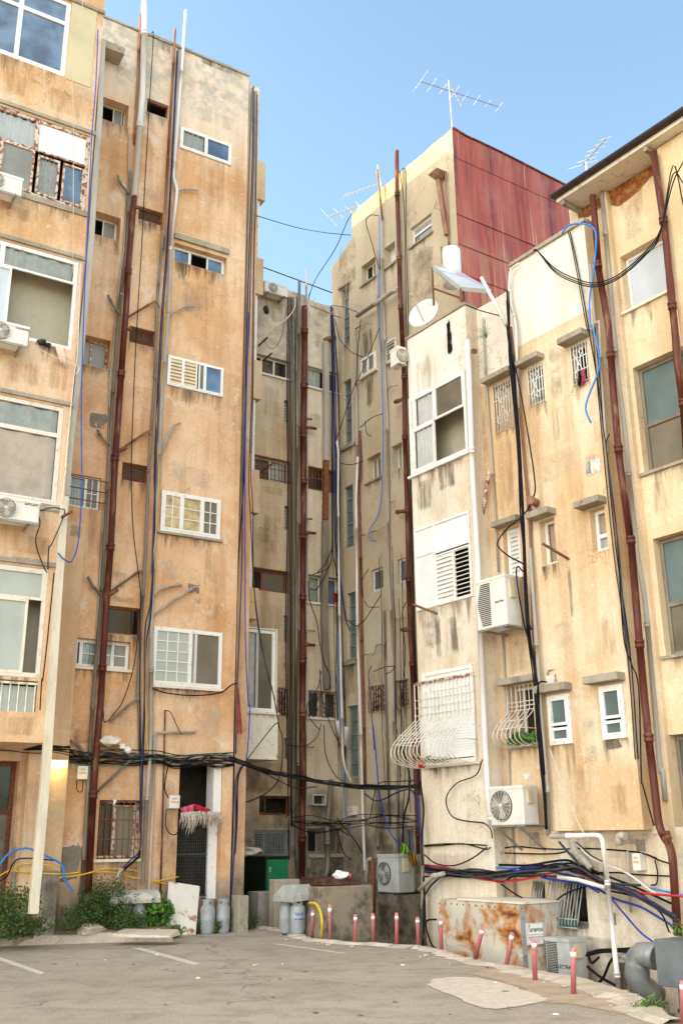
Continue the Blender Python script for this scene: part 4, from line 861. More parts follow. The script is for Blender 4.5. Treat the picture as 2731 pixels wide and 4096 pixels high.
def pipe(label, mat, r, spec, name='drain_pipe', col=2.3, cr=1.28, cap='pipe', rad=None, jit=0, group=None):
    r *= .74 if not label.startswith('white plastic riser') else .92
    p = rounded(path(spec), rad or r*3); CN[0] += 1; rnd = random.Random(CN[0])
    q = [p[0]]; rr = [r]; acc = rnd.uniform(.3, .9)*col
    for a, b in zip(p, p[1:]):
        L = (b-a).length; d = (b-a)/max(L, 1e-6); t = acc
        while t < L-r*3:
            for dt_, k in ((-r*1.0, 1), (-r*.98, cr), (-r*.3, cr), (-r*.28, cr*.93), (r*.5, cr*.93), (r*.52, cr), (r*.9, cr), (r*.92, 1)):
                q.append(a+d*(t+dt_)); rr.append(r*k)
            t += col*rnd.uniform(.85, 1.15)
        acc = t-L; q.append(b); rr.append(r)
    q = [v+V((.01*math.sin(v.z*1.7+CN[0]), .0, .0)) for v in q]; m = MB(); m.tube(q, r, 10, rr=rr); o = m.build(name, M[mat] if isinstance(mat, str) else mat); tag(o, label, cap, group); return o
def cab(label, mat, r, spec, group=None, cat='cable', name='cable', k=5, wob=0):
    CN[0] += 1; p = smooth_pts(path(spec), k); r *= .6 if r > .015 else .78
    if wob:
        rnd = random.Random(CN[0]); p = [a+V((rnd.uniform(-wob, wob), rnd.uniform(-wob, wob)*.5, rnd.uniform(-wob, wob))) for a in p]
    m = MB(); m.tube(p, r, 6); o = m.build(name, M[mat]); tag(o, label, cat, group); return o
# --- building B pipes
pipe('white plastic riser rising above the roof of the tall ochre block', 'whitepipe', .075, 'B .12: L1 825,12 815,560 765,1120')
pipe('thick dark red soil pipe running down the ochre block below the white riser', 'rustpipe', .085, 'B .12: L1 765,1125 742,1424; L2 722,480 690,850 655,1424; L3 610,870 575,1424; L4 545,480 505,1240', col=2.1)
pipe('thin rusty pipe close behind the white riser on the ochre block', 'rustpipe2', .04, 'B .05: L1 805,80 785,450 768,820')
pipe('grey pipe left of the red soil pipe with forked branches at each floor', 'darkpipe', .045, 'B .06: L1 745,980 720,1424; L2 690,400 640,1000 620,1424; L3 585,700 535,1424; L4 510,500 462,1330')
pipe('thin grey conduit beside the forked grey pipe on the ochre block', 'greypipe', .022, 'B .04: L1 735,780 735,1000 705,1424; L2 680,300 628,900 612,1424; L3 572,700 530,1424; L4 520,300', name='conduit')
pipe('white grey vent pipe with tall open top right of the rusty pipe', 'whitepipe', .05, 'B .09: L1 1060,60 1030,490 985,1010 1010,1080 975,1424; L2 960,500', name='vent_pipe')
pipe('grey continuation pipe passing left of the shuttered window down to the gas bottles', 'greypipe', .055, 'B .09: L2 960,505 925,900 905,1424; L3 890,300 868,900 858,1424; L4 862,250 855,500 812,1190')
pipe('rusty brown pipe with open top beside the grey vent pipe', 'rustpipe2', .042, 'B .08: L1 1000,165 980,500 960,900 930,1424')
pipe('dirty grey pipe continuing the rusty one past the mesh vents', 'darkpipe', .042, 'B .08: L2 928,30 900,420 880,900 850,1424; L3 828,600 805,1000 785,1424; L4 795,120 795,440')
pipe('slender dark red pipe standing left of the mesh door', 'rustpipe', .022, 'B .05: L4 945,200 925,900 915,1345', col=9)
pipe('grey pipe that turns down at right angles above the left of the mesh door', 'greypipe', .035, 'B .08: L4 1118,328 888,328 868,800 848,1320')
for i, t in enumerate(('L1 672,1000 690,1050 738,1105', 'L2 615,400 640,450 688,515', 'L2 560,1165 585,1215 630,1255', 'L3 500,722 525,770 575,825', 'L4 400,375 430,385 510,475')):
    pipe('crooked grey branch left of the forked riser, %s from the top' % ('first', 'second', 'third', 'fourth', 'fifth')[i], 'darkpipe', .038, 'B .1: '+t, name='branch_pipe', col=.25, group='left branch pipes of the ochre block')
for i, t in enumerate(('L2 738,522 890,430 905,470', 'L2 690,1278 850,1170 862,1200', 'L3 635,805 815,680 828,720', 'L4 622,268 780,130 795,160', 'L4 560,660 785,445 800,430')):
    pipe('slanting branch joining the red soil pipe to the grey pipe, %s from top' % ('first', 'second', 'third', 'fourth', 'fifth')[i], 'rustpipe2' if i < 2 else 'darkpipe', .034, 'B .09: '+t, name='branch_pipe', col=.9, group='slanting branch pipes of the ochre block')
for i, t in enumerate(('L1 1005,1090 1040,1075 1130,1085', 'L2 960,520 1035,468 1105,465', 'L2 915,1300 955,1210 990,1140 1028,1130', 'L3 882,830 910,795 1042,768', 'L3 870,945 960,880 1115,780')):
    pipe('short waste branch right of the long grey pipe, %s from the top' % ('first', 'second', 'third', 'fourth', 'fifth')[i], 'greypipe', .034, 'B .09: '+t, name='branch_pipe', col=.6, group='right branch pipes of the ochre block')
for i, t in enumerate(('L1 755,1170 800,1190', 'L2 710,580 752,600', 'L2 672,1290 720,1270', 'L3 615,830 668,795', 'L4 545,400 600,370')):
    pipe('rusty flanged stub on the red soil pipe, %s from the top' % ('first', 'second', 'third', 'fourth', 'fifth')[i], 'rust', .055, 'B .14: '+t, name='pipe_stub', col=.2, group='rusty stubs of the soil pipe')
# --- downspouts of A
def duct(label, mat, w_, d_, spec, name='downspout', cat='downspout', seams=()):
    p = path(spec); m = MB(); N_ = len(p); Pn = PL[spec.split(':')[0].split()[0]]
    for q in p:
        for i, j in ((-1, -1), (1, -1), (1, 1), (-1, 1)): m.v.append(q + Pn.d*(i*w_/2) + Pn.n*(j*d_/2))
    for k in range(N_-1):
        for j in range(4): a = k*4+j; b_ = k*4+(j+1) % 4; m.f.append((a, b_, b_+4, a+4)); m.m.append(0)
    m.f.append((3, 2, 1, 0)); m.f.append(tuple((N_-1)*4+j for j in range(4))); m.m += [0, 0]
    o = m.build(name, M[mat], None, bevel=.008); tag(o, label, cat); 
    return o
duct('grey rectangular downspout on the corner of the balcony block', 'greypipe', .11, .1, 'A -.08: L1 585,235 568,640 535,1100 515,1424; L2 445,870 405,1200 385,1424; L3 375,262')
duct('wide cream downspout hanging past the lamp at the left', 'creampipe', .135, .12, 'A .0: L3 368,265 330,800 293,1370; L4 262,560 225,1000 198,1262 192,1362')
# --- right corner of B : risers and cables
for i, (c_, r_, t, lab) in enumerate((
    ('darkpipe', .02, 'L1 1422,470 1408,900 1393,1424; L2 1372,900 1362,1424; L3 1320,700 1300,1250; L4 1290,300', 'thin dirty conduit nearest the corner of the ochre block'),
    ('darkpipe', .03, 'L1 1437,500 1420,1000 1408,1424; L2 1392,800 1378,1424; L3 1340,700 1318,1424; L4 1300,440', 'grey brown riser on the corner of the ochre block'),
    ('black', .022, 'L1 1445,490 1440,900 1422,1424; L2 1405,700 1392,1424; L3 1355,700 1340,1424; L4 1335,400 1330,800 1310,1300', 'thick black cable down the corner of the ochre block'),
    ('navy', .02, 'L1 1452,520 1448,900 1432,1424; L2 1420,600 1400,1000 1392,1300; L3 1385,200 1378,700 1350,1424; L4 1345,450', 'navy cable down the corner of the ochre block'),
    ('blue', .019, 'L2 1418,500 1405,1000 1397,1424; L3 1398,700 1400,1100 1415,1424; L4 1425,200 1405,480 1360,560 1345,900 1330,1100 1312,1300', 'bright blue cable hanging down in front of the window bay to the ground'),
    ('darkpipe', .028, 'L1 1462,520 1455,1000 1448,1424; L2 1438,800 1425,1300', 'dark riser at the outer edge of the ochre block'),
    ('black', .016, 'L1 1466,540 1460,1100 1450,1424; L2 1445,700 1440,1100 1430,1424; L3 1440,300 1445,700 1470,1000 1530,1290 1568,1424', 'black cable swinging away from the corner past the window bay'),
    ('dgrey', .02, 'L2 1448,300 1440,900 1420,1424; L3 1430,400 1450,800 1500,1150 1560,1400; L4 1590,300 1568,280 1410,480', 'grey cable looping off the corner below the window bay'))):
    cab(lab, c_, r_, 'Bs %.2f: ' % (.12+.03*(i % 4) + (.15 if i > 3 else 0)) + t)
cab('navy cable beside the grey vent pipe down to the gas bottles', 'navy', .024, 'B .16: L1 1018,275 1005,500 985,900 957,1424; L2 930,500 905,1000 887,1424; L3 872,560 862,850 828,1030 825,1424; L4 812,440 805,800 800,990 740,1060 690,1110')
cab('second black cable tied along the navy one on the ochre block', 'black', .018, 'B .14: L1 1010,290 995,600 975,1000 950,1424; L2 922,500 897,1000 880,1424; L3 885,350 865,900 835,1100 832,1424; L4 820,400 808,800 802,960')
cab('yellow cable winding along the grey pipe', 'yellow', .012, 'B .15: L2 938,440 942,600 915,900 895,1100 900,1300; L3 905,240 880,560 850,850 830,1000 832,1424; L4 835,300 845,450')
cab('thin black cable hanging over the roof edge between the two risers', 'black', .012, 'B .14: L1 865,190 875,215 850,640 820,1180 808,1424; L2 780,600 758,1100 750,1424; L3 760,450 790,700 805,850 800,1000; L4 800,900')
cab('thin black cable drooping from the grey pipe towards the barred window', 'black', .012, 'B .13: L3 790,1050 760,1250 705,1424; L4 660,210 600,270 590,200 580,120')
cab('blue cable down the corner of the balcony block curling back at its end', 'blue', .018, 'A .1: L1 560,170 548,480 525,790 495,1424; L2 480,500 465,1000 468,1424; L3 465,300 448,520 412,632 370,625 330,585')
cab('pale string of wire hanging over the top balcony', 'beige', .008, 'A .2: L1 470,0 475,60 495,150 520,250 545,430')
cab('pale wire hanging down over the balcony walls', 'beige', .008, 'A .15: L1 405,330 420,700 418,1424; L2 420,300')
cab('white cables tangled along the edge of the balcony block', 'offwhite', .012, 'A .1: L2 460,220 445,700 425,850 400,1100 375,1380; L3 380,80 365,200 358,300', group='white cables on the balcony edge')
cab('white cables tangled along the edge of the balcony block', 'offwhite', .01, 'A .12: L2 200,695 330,760 440,800 450,830 430,850', group='white cables on the balcony edge')
cab('black power cable from the lowest balcony air conditioner', 'black', .012, 'A .12: L3 220,370 230,420 205,520 240,640 270,700')
cab('black cable sagging from the corner bracket of the balcony block', 'black', .016, 'A .12: L3 225,350 290,330 345,335 370,360 300,530 280,560 275,680')
cab('black cable down the frame of the lowest balcony', 'black', .018, 'A .1: L3 310,700 290,900 265,1150 245,1310; L4 240,30 230,200')
cab('thick black cable hanging from the corner to under the gridded window', 'black', .022, 'B .14: L3 1350,1330 1320,1340 1250,1385 1100,1400 950,1385 870,1360')
# cables strung over the ground floor of B
rc = random.Random(21)
for i in range(18):
    y0 = 445+rc.uniform(-26, 42); pts = 'B %.2f: L4 ' % rc.uniform(.05, .2) + ' '.join('%d,%d' % (x, y0+ (x-400)*.03 + rc.uniform(-16, 20) + (12 if x in (500, 1000) else 0)) for x in (395, 500, 620, 760, 900, 1000, 1120, 1230, 1330))
    cab('black wires strung in a loose bunch above the barred window and mesh door', 'black' if i % 3 else 'dgrey', rc.choice((.008, .011, .016)), pts, group='black wires over the ground floor of the ochre block')
cab('thin green wire among the black ones above the mesh door', 'green', .007, 'B .2: L4 285,470 450,505 600,520 800,490 960,470 1080,462 1330,450')
for i in range(10):
    y0 = 405+rc.uniform(-8, 30); cab('black wires bunched under the balcony block by the lamp', 'black', rc.choice((.01, .014)), 'AG %.2f: L4 ' % rc.uniform(.3, .4) + ' '.join('%d,%d' % (x, y0+rc.uniform(-12, 12)+(x+20)*.03) for x in (-20, 60, 140, 230, 300, 400)), group='wires under the balcony block')
cab('loop of black wires under the meter box left of the lamp post pipe', 'black', .01, 'B .1: L4 440,600 440,650 455,668 472,655 475,600')
cab('blue hose crossing the plinth behind the cream downspout', 'sky', .03, 'AG .4: L4 -20,1110 50,1020 130,990 180,992 240,1020 340,1070 365,1110 368,1160 400,1210 420,1235', cat='hose', name='hose')
for i, t in enumerate(('L4 -10,1150 60,1110 120,1080 240,1080 350,1095', 'L4 60,1115 170,1125 340,1135 460,1125', 'L4 340,1155 460,1140 540,1120', )):
    cab('yellow cable clipped across the plinth at the left', 'yellow', .014, 'AG .3: '+t, group='yellow cables at the foot of the walls')
for i, t in enumerate(('L4 530,1120 600,1105 720,1108 790,1120', 'L4 535,1125 640,1125 760,1155 850,1165 950,1195', 'L4 850,1185 920,1170 1020,1150')):
    cab('yellow cable sagging below the barred window', 'yellow', .012, 'B .08: '+t, group='yellow cables below the barred window')
cab('black cable on the plinth under the yellow ones', 'black', .014, 'AG .34: L4 -10,1180 40,1150 80,1070 130,1045 240,1050 330,1060')
cab('thin black wire from the mesh door meter box', 'black', .014, 'B .12: L4 960,700 940,640 960,520 985,500 940,490 900,500')
cab('black wire loops below the meter box by the mesh door', 'black', .012, 'B .12: L4 950,765 945,850 965,900 1000,910 1025,880')
cab('short black wire arc above the grey elbow pipe', 'black', .01, 'B .1: L4 945,200 975,215 1005,280 1035,340')
pipe('black hose sloping from the grey pipe to the covered gas bottles', 'black', .03, 'B .2: L4 798,1000 795,1035 700,1115', name='hose', cap='hose', col=9)
pipe('grey elbow pipe standing in front of the covered gas bottles', 'greypipe', .035, 'B .25: L4 705,1105 675,1130 660,1300', name='gas_riser')
# --- C / D pipes
pipe('grey white vent on top of the thick red soil pipe in the gap', 'whitepipe', .035, 'C .12: C2 567,132 568,395', name='vent_pipe', col=1.2)
pipe('thick dark red soil pipe down the middle of the back building', 'rustpipe', .1, 'C .14: C2 556,392 545,1742; C3 540,900 543,1742; C4 535,1065', col=1.45)
pipe('dark brown pipe left of the thick red soil pipe in the gap', 'darkpipe', .05, 'C .1: C2 517,215 516,1742; C3 510,1742; C4 512,1060', col=2.9)
pipe('grey pipe right against the red soil pipe in the gap', 'greypipe', .03, 'D .08: C2 573,560 568,1742; C3 562,1742; C4 560,1060')
pipe('thin grey pipe left of the dark brown pipe in the gap', 'greypipe', .03, 'C .07: C2 495,490 508,1742; C3 505,900 500,1742; C4 500,1060')
for i, (y, c_) in enumerate((('C2 565,1175 605,1180', 'darkpipe'), ('C3 565,130 608,132', 'darkpipe'), ('C3 560,905 622,912', 'greypipe'), ('C3 565,1718 620,1722', 'greypipe'), ('C2 565,1235 635,1245', 'rust'), ('C3 560,225 628,232', 'rust'), ('C3 560,1005 628,1012', 'rust'))):
    pipe('short %s stub sticking out right of the thick red soil pipe, %s' % ('rusty' if c_ == 'rust' else 'grey', ('uppermost grey one', 'second grey one', 'third grey one', 'lowest grey one', 'uppermost rusty one', 'middle rusty one', 'lowest rusty one')[i]), c_, .05 if c_ == 'rust' else .035, 'D .16: '+y, name='pipe_stub', col=.2, group='stubs beside the red soil pipe in the gap')
duct('grey sheet metal duct down the sandy back wall with rusted sections', 'greypipe', .15, .13, 'D .1: C2 700,640 705,1240 702,1470', name='duct', cat='duct')
duct('rusted middle length of the sheet metal duct on the back wall', 'rust', .13, .12, 'D .1: C2 702,1472 700,1742; C3 697,140', name='duct', cat='duct')
duct('long lower length of grey duct ending above the grimy window', 'darkpipe', .15, .13, 'D .1: C3 697,145 695,470 690,850 710,1320', name='duct', cat='duct')
pipe('brown elbow cowl at the top of the sheet metal duct', 'rustpipe2', .085, 'D .12: C2 690,628 765,610', name='cowl', col=.3, cap='cowl')
pipe('thick grey pipe by the ground floor window of the back building', 'darkpipe', .075, 'D .14: C4 735,380 722,600 712,650 718,1000 700,1060', col=1.6)
cab('rust red rail crossing the sky between two roofs', 'rust', .03, 'C .1: C2 225,105 515,212 745,298', cat='rail', name='roof_rail', k=2)
pipe('grey post carrying the rusty roof rail', 'darkpipe', .03, 'C .1: C2 517,210 517,420', name='rail_post', cap='post')
for i, (c_, r_, t) in enumerate((('black', .02, 'C2 735,390 745,800 745,1742; C3 745,350 720,470 610,520'), ('black', .018, 'C2 742,390 750,1000 748,1742; C3 750,350 775,480 790,560'), ('blue', .019, 'C2 745,400 752,700 760,1300 775,1742; C3 785,300 795,500'), ('blue', .018, 'C2 750,400 765,1200 780,1742; C3 790,300 810,600 850,850 900,970 930,1000 970,990 1010,900 1060,790 1130,740'), ('navy', .022, 'C2 752,420 758,900 768,1742; C3 780,400 820,700 850,860 930,1005 970,960 985,850 1000,720 1085,655'))):
    cab(('black cable falling from the roof corner down the back wall', 'black cable splitting off near the blue towel window', 'straight blue cable in the corner of the back wall', 'bright blue cable looping out over the louvred stair windows', 'navy cable making the inner loop over the stair windows')[i], c_, r_, 'D %.2f: ' % (.16+.03*i) + t)
pipe('white plastic pipe sweeping down the inner corner of the gap', 'whitepipe', .035, 'D .35: C2 780,1330 792,1400 785,1742; C3 800,900 820,1742; C4 835,300 880,400 960,500 1012,625', rad=.3, col=2.8)
cab('deep blue cable running down beside the white corner pipe', 'sky', .02, 'D .3: C3 790,920 795,1300 815,1742; C4 825,300 835,600 850,690 880,750 950,770 1010,850 1085,895')
for i, t in enumerate(('C3 580,560 590,700 640,850 660,1000 690,1130 730,1220 730,1320', 'C3 740,350 700,440 640,510', 'C3 590,620 640,620 700,520 740,430', 'C3 660,1180 680,1400 750,1600 820,1742', 'C4 690,0 700,200 760,340 830,400', 'C3 670,1190 650,1300 590,1390 570,1480 620,1560 660,1600', 'C3 440,1710 560,1712 640,1650 670,1560')):
    cab('dark cable drooping across the sandy back wall', ('black', 'black', 'black', 'dgrey', 'dgrey', 'navy', 'dgrey')[i], .014 if i < 3 else .018, 'D .2: '+t, group='drooping cables on the back wall')
for i in range(7):
    x0 = 434+i*10; cab('thin dark wires running straight down left of the red soil pipe', ('black', 'dgrey', 'black')[i % 3], rc.choice((.010, .014)), 'C %.2f: C2 %d,330 %d,1000 %d,1742; C3 %d,900 %d,1742; C4 %d,%d' % (.05+.01*i, x0+5, x0-2, x0+4, x0-8+rc.uniform(-4, 4), x0+2, x0+10+rc.uniform(-6, 10), 500+rc.uniform(-200, 500)), group='wires left of the red soil pipe')
cab('pale cable looping from the rooftop air conditioner', 'offwhite', .025, 'C .12: C2 440,315 485,330 485,400 430,480 340,540 265,620')
cab('thin wire drooping below the rooftop air conditioner cable', 'black', .008, 'C .1: C2 430,400 400,580 350,680 300,670 270,610')
cab('thin black wire crossing the sky between the ochre block and the tower', 'black', .014, 'Bs .1: C1 180,945/E .3: C1 400,1010 560,1040 718,1056')
cab('black wire swooping from the roof aerial to the back roof', 'black', .014, 'E .3: C1 745,915 700,970 630,1130 520,1300/D .3: C1 480,1400; C2 590,300 583,345')
# sagging bundle across the gap
for i in range(16):
    j = lambda a: a+rc.uniform(-17, 17)
    cab('black cables in a sagging bundle across the gap at first floor height', 'black' if i % 4 else 'dgrey', rc.choice((.010, .014, .018)),
        'Bs .25: C4 -10,%d/Bs .4: C4 60,%d 150,%d/C 1.2: C4 300,%d 420,%d/D .9: C4 560,%d 700,%d/E .8: C4 850,%d 1000,%d 1150,%d 1350,%d' % tuple(j(a) for a in (215, 240, 275, 325, 350, 372, 400, 422, 432, 434, 425)), group='sagging cable bundle across the gap')
for i, t in enumerate(('E .5: C4 950,660 1010,640 1060,420 1190,395 1350,385', 'C .6: C4 90,548 200,520 330,440 390,320 400,100 370,0', 'C .5: C4 60,260 200,300 400,400 500,440 640,430', 'D .3: C4 560,690 700,680 900,690 980,650', 'D .25: C4 565,700 720,700 850,760 960,850', 'E .3: C4 780,650 900,800 960,900', 'E .3: C4 1000,700 1150,720 1360,700', 'D .3: C4 780,740 820,880 870,930 940,930', 'C .4: C4 420,640 480,600 500,560 540,500')):
    cab('loose dark cables in the shadowy foot of the gap', 'black' if i % 2 else 'dgrey', .015, t, group='loose cables low in the gap')
for i, t in enumerate(('C4 110,300 75,400 75,700 60,950 40,1240', 'C4 130,270 90,380 85,650 70,900', )):
    cab('dark cables bundled down the corner of the ochre block near the green bin', ('navy', 'black')[i], .024, 'Bs .3: '+t, group='cables down the corner by the bin')
for i in range(7):
    x0 = 745+rc.uniform(-12, 55); cab('thin dark wires hanging in the inner corner of the gap', ('black', 'dgrey')[i % 2], rc.choice((.008, .012)), 'D %.2f: C2 %d,400 %d,1000 %d,1742; C3 %d,900 %d,1500; C4 %d,%d' % (.15+.02*i, 750, x0, x0+12+rc.uniform(-9, 9), x0+22+rc.uniform(-20, 20), x0+30+rc.uniform(-20, 20), x0+45, 200+rc.uniform(-100, 300)), group='wires in the inner corner of the gap')
for i in range(8):
    x0 = rc.uniform(925, 1290); cab('thin dark wires hanging on the lower stucco of the tower', ('black', 'dgrey', 'darkpipe')[i % 3], .009, 'E %.2f: C3 %d,%d %d,900 %d,1500; C4 %d,200 %d,%d' % (.12+.02*i, x0-25, rc.uniform(300, 700), x0-10+rc.uniform(-12, 12), x0+rc.uniform(-12, 12), x0+10+rc.uniform(-15, 15), x0+20+rc.uniform(-25, 25), 400+rc.uniform(-50, 350)), group='thin wires on the lower tower')
for i in range(6):
    y0 = rc.uniform(640, 720); cab('thin dark wires crossing the dark foot of the gap', 'black', .01, 'C .4: C4 470,%d/D .35: C4 600,%d 760,%d/E .35: C4 900,%d 1120,%d 1350,%d' % tuple(y0+rc.uniform(-40, 40) for _ in range(6)), group='thin wires crossing the foot of the gap')
# --- E pipes
pipe('grey pipe on the tower left of the blue hose', 'greypipe', .035, 'E .09: C1 893,960 905,1424; C2 1105,400 1115,900 1130,1130 1135,1742; C3 1140,500 1165,1100 1180,1742; C4 1190,300 1200,890', col=2.4)
pipe('rusty aerial mast pipe on the sunlit tower top', 'rustpipe2', .04, 'E .12: C1 868,680 880,800 895,965', name='mast_pipe', col=4)
pipe('dark brown main drain pipe rising above the sunlit tower roof', 'rustpipe', .075, 'E .14: C1 978,575 985,1000 1000,1424; C2 1222,300 1245,900 1265,1742; C3 1270,200 1290,900 1325,1742; C4 1332,300 1345,900', col=1.7)
pipe('slim grey conduit in the middle of the tower wall', 'greypipe', .022, 'E .06: C2 1060,0 1065,540; C2 1090,700', name='conduit')
cab('bright blue hose hanging down the tower and curling at its end', 'sky', .022, 'E .14: C1 878,940 880,1100; C2 1078,80 1080,540 1100,1200 1090,1700; C3 1060,120 1010,200 1012,270 1055,288', cat='hose', name='hose')
cab('black cable beside the brown main drain pipe on the tower', 'black', .018, 'E .1: C1 1005,680 1030,700 1030,1000 1042,1424; C2 1275,600 1290,1300 1300,1742; C3 1320,900 1345,1742; C4 1350,400 1365,900')
cab('second black cable close by the brown main drain', 'black', .014, 'E .12: C1 995,690 1020,900 1030,1424; C2 1265,600 1280,1300 1292,1742; C3 1312,900 1335,1600')
pipe('fat grey overflow pipe sloping across the upper tower wall', 'greypipe', .075, 'E .2: C2 922,462 1165,292 1200,280', name='overflow_pipe', col=1.3)
pipe('grey pipe in the middle of the tower that turns white lower down', 'greypipe', .035, 'E .1: C2 905,545 912,1000 922,1440', col=2)
pipe('white plastic pipe left of the rusty pipe at the foot of the tower', 'whitepipe', .042, 'E .16: C2 925,1442 913,1742; C3 915,500 928,1050 948,1742; C4 958,500 972,1085', col=2.8)
pipe('rusty pipe stained dark behind the white tower pipe', 'rust', .04, 'E .07: C2 935,1260 935,1742; C3 940,300 955,1000 968,1742; C4 975,420', col=1.9)
pipe('grey branch pipe near the small louvred window of the tower', 'greypipe', .03, 'E .1: C2 905,550 990,505', name='branch_pipe', col=.4)
pipe('weathered pale pipe on the lower tower with side arms', 'darkpipe', .03, 'E .08: C3 1105,770 1112,1150 1128,1742; C4 1145,700', name='drain_pipe')
for i, t in enumerate(('C2 1128,985 1150,950 1205,942', 'C3 945,250 1010,225 1118,180', 'C3 1160,830 1255,820', 'C3 965,1080 1045,1065 1055,1010 1110,1000', 'C4 1190,165 1240,160', 'C3 1145,20 1185,5')):
    pipe('small side arm on a grey pipe of the tower, %s from the top' % ('first', 'third', 'fourth', 'fifth', 'lowest', 'second')[i], 'greypipe', .026, 'E .12: '+t, name='branch_pipe', col=.5, group='side arms of the tower pipes')
for i, t in enumerate(('C2 1185,1060 1235,1040', 'C3 1190,85 1260,75', 'C3 1232,905 1290,900')):
    pipe('rusty stub on the brown main drain of the tower, %s' % ('upper', 'middle', 'lower')[i], 'rust', .06, 'E .2: '+t, name='pipe_stub', col=.2, group='rusty stubs of the tower drain')
for i, (c_, t) in enumerate((('black', 'C2 765,480 800,620 880,710 960,745'), ('black', 'C2 1075,545 1000,730 930,900 900,950 780,1310'), ('black', 'C2 945,480 925,700 912,950'), ('black', 'C2 1100,1140 1020,1170 940,1240'), ('black', 'C2 770,1420 800,1480 880,1495 965,1470'), ('black', 'C2 740,385 830,400 925,435'), ('black', 'C3 960,680 955,560 1000,480'), ('black', 'C3 1090,655 1010,780 960,850 910,875 850,835'), ('black', 'C3 1260,710 1235,780 1240,900 1255,1100 1230,1400 1225,1742'), ('navy', 'C3 1020,1155 1000,1210 1010,1350 1040,1742'), ('black', 'C3 1035,1195 1110,1165 1180,1160 1150,1200 1120,1210'), ('dgrey', 'C3 970,700 1000,745 1075,745'), ('black', 'C2 975,1190 985,1270 1018,1300'), ('beige', 'C2 860,0 830,500 820,900 812,1200'), ('beige', 'C2 870,300 880,900 895,1600'))):
    cab('loose %s cable looping over the lower stucco of the tower' % {'black': 'black', 'navy': 'navy', 'dgrey': 'grey', 'beige': 'pale'}[c_] if i > 1 else ('black cable bowing from the roof corner to the white window of the tower', 'straight black cable slanting across the tower to the corner')[i], c_, .016 if c_ != 'beige' else .007, 'E .22: '+t, group=None if i < 2 else 'loose %s cables on the tower' % c_)
cab('black cable arching over the top of the blue hose on the tower', 'black', .014, 'E .18: C1 870,945 830,942 803,980 830,1080 880,1250; C2 1078,60')
cab('blue cable from the tower pipes down behind the grey air conditioner', 'blue', .024, 'E .35: C4 1030,0 1050,200 1075,480 1110,640 1150,750 1225,850')
cab('navy cable arching at the edge of the cream block', 'navy', .026, 'E .5: C4 975,480 1060,530 1200,470 1290,450 1330,520 1340,650 1365,760 1370,900')
cab('black taped cable with white rags by the edge of the cream block', 'black', .03, 'E .4: C4 1230,150 1280,320 1280,500 1245,640 1235,820')
pipe('grey pipe at the foot of the tower next to the blue cable', 'darkpipe', .05, 'E .2: C4 1060,420 1065,870')
pipe('brown fat pipe behind the concrete tank', 'rust', .07, 'E .5: C4 1028,930 1030,1350')
pipe('grey bent pipe behind the concrete tank', 'greypipe', .055, 'E .55: C4 1020,930 990,945 990,1100')
# --- F pipes
pipe('thick white pipe down the edge of the enclosed balcony column', 'whitepipe', .072, 'F0 .09: R2 370,225 378,400 400,900 425,1424; R3 470,1220; R4 480,200 508,430', col=3.1)
pipe('lower grey length of the thick white balcony pipe', 'greypipe', .062, 'F1 .12: R4 515,430 555,650 578,845')
pipe('slim grey conduit between balcony column and louvred window', 'greypipe', .028, 'F1 .05: R2 458,100 478,480 530,1230; R3 545,260', name='conduit')
pipe('slim grey conduit below the white wall mounted air conditioner', 'greypipe', .028, 'F1 .05: R3 562,580 600,1290; R4 605,200 635,840', name='conduit')
pipe('white pipe bent over the step in the limewashed parapet', 'whitepipe', .032, 'F .1: R1 655,1045 605,1080 598,1230 640,1386; R2 655,600', name='vent_pipe', rad=.15)
pipe('thin rusty pipe among the black cables of the cream block', 'rustpipe2', .032, 'F .06: R2 610,150 665,600 695,1000 715,1200; R3 740,600 770,1200; R4 800,150 820,470')
pipe('pale slim pipe along the corner of the hanging plaster bay', 'greypipe', .04, 'F .1: R3 715,130 745,500 765,760; R3 790,1200; R4 812,200 822,480', name='conduit')
bl = 'black cables falling down the middle of the cream block'
for i, t in enumerate(('R1 590,1190 600,1386; R2 605,340 640,700 668,1100 680,1190', 'R1 600,1200 605,1386; R2 595,200 640,380 700,700 745,1000 735,1100 680,1195 600,1260 545,1330 545,1370 600,1420; R3 680,215 690,240', 'R2 590,140 620,420 650,800 665,1180; R3 690,240 650,230 645,300 680,520 705,620', 'R2 640,400 620,300 600,150; R1 590,1250', 'R3 700,360 700,500 725,580', 'R3 745,700 745,800 765,900 770,1100 795,1386; R4 800,250', 'R3 810,870 770,875 760,960 785,1200 800,1386')):
    cab(bl, 'black', .022 if i != 4 else .03, 'F %.2f: ' % (.12+.03*i)+t, group=bl)
pipe('large rust red drain pipe down the right of the cream block', 'rustpipe', .078, 'I .34: R1 1065,670 1105,1100 1150,1386; R2 1180,520 1220,900 1280,1386; R3 1310,500 1360,1000 1400,1386; R4 1430,440 1500,545/I .34: R4 1540,1030', col=1.55)
pipe('grey pipe right of the large rust red drain pipe', 'greypipe', .052, 'I .12: R1 1112,650 1160,1100; R2 1200,400 1240,700 1310,1386; R3 1350,400 1445,1386; R4 1455,100 1468,285', col=2.2)
pipe('rust red drain pipe at the right edge under the eave', 'rustpipe', .075, 'I .4: R1 1400,430 1470,900 1520,1386; R2 1530,330 1568,620 1590,900', col=1.5)
pipe('grey pipe beside the right edge drain pipe', 'greypipe', .045, 'I .25: R1 1480,800 1500,1100 1530,1386; R2 1560,400', col=1.6)
pipe('slim grey conduit left of the large rust red drain', 'greypipe', .03, 'I .33: R1 1050,1050 1075,1386; R2 1100,110 1135,700 1150,850', name='conduit')
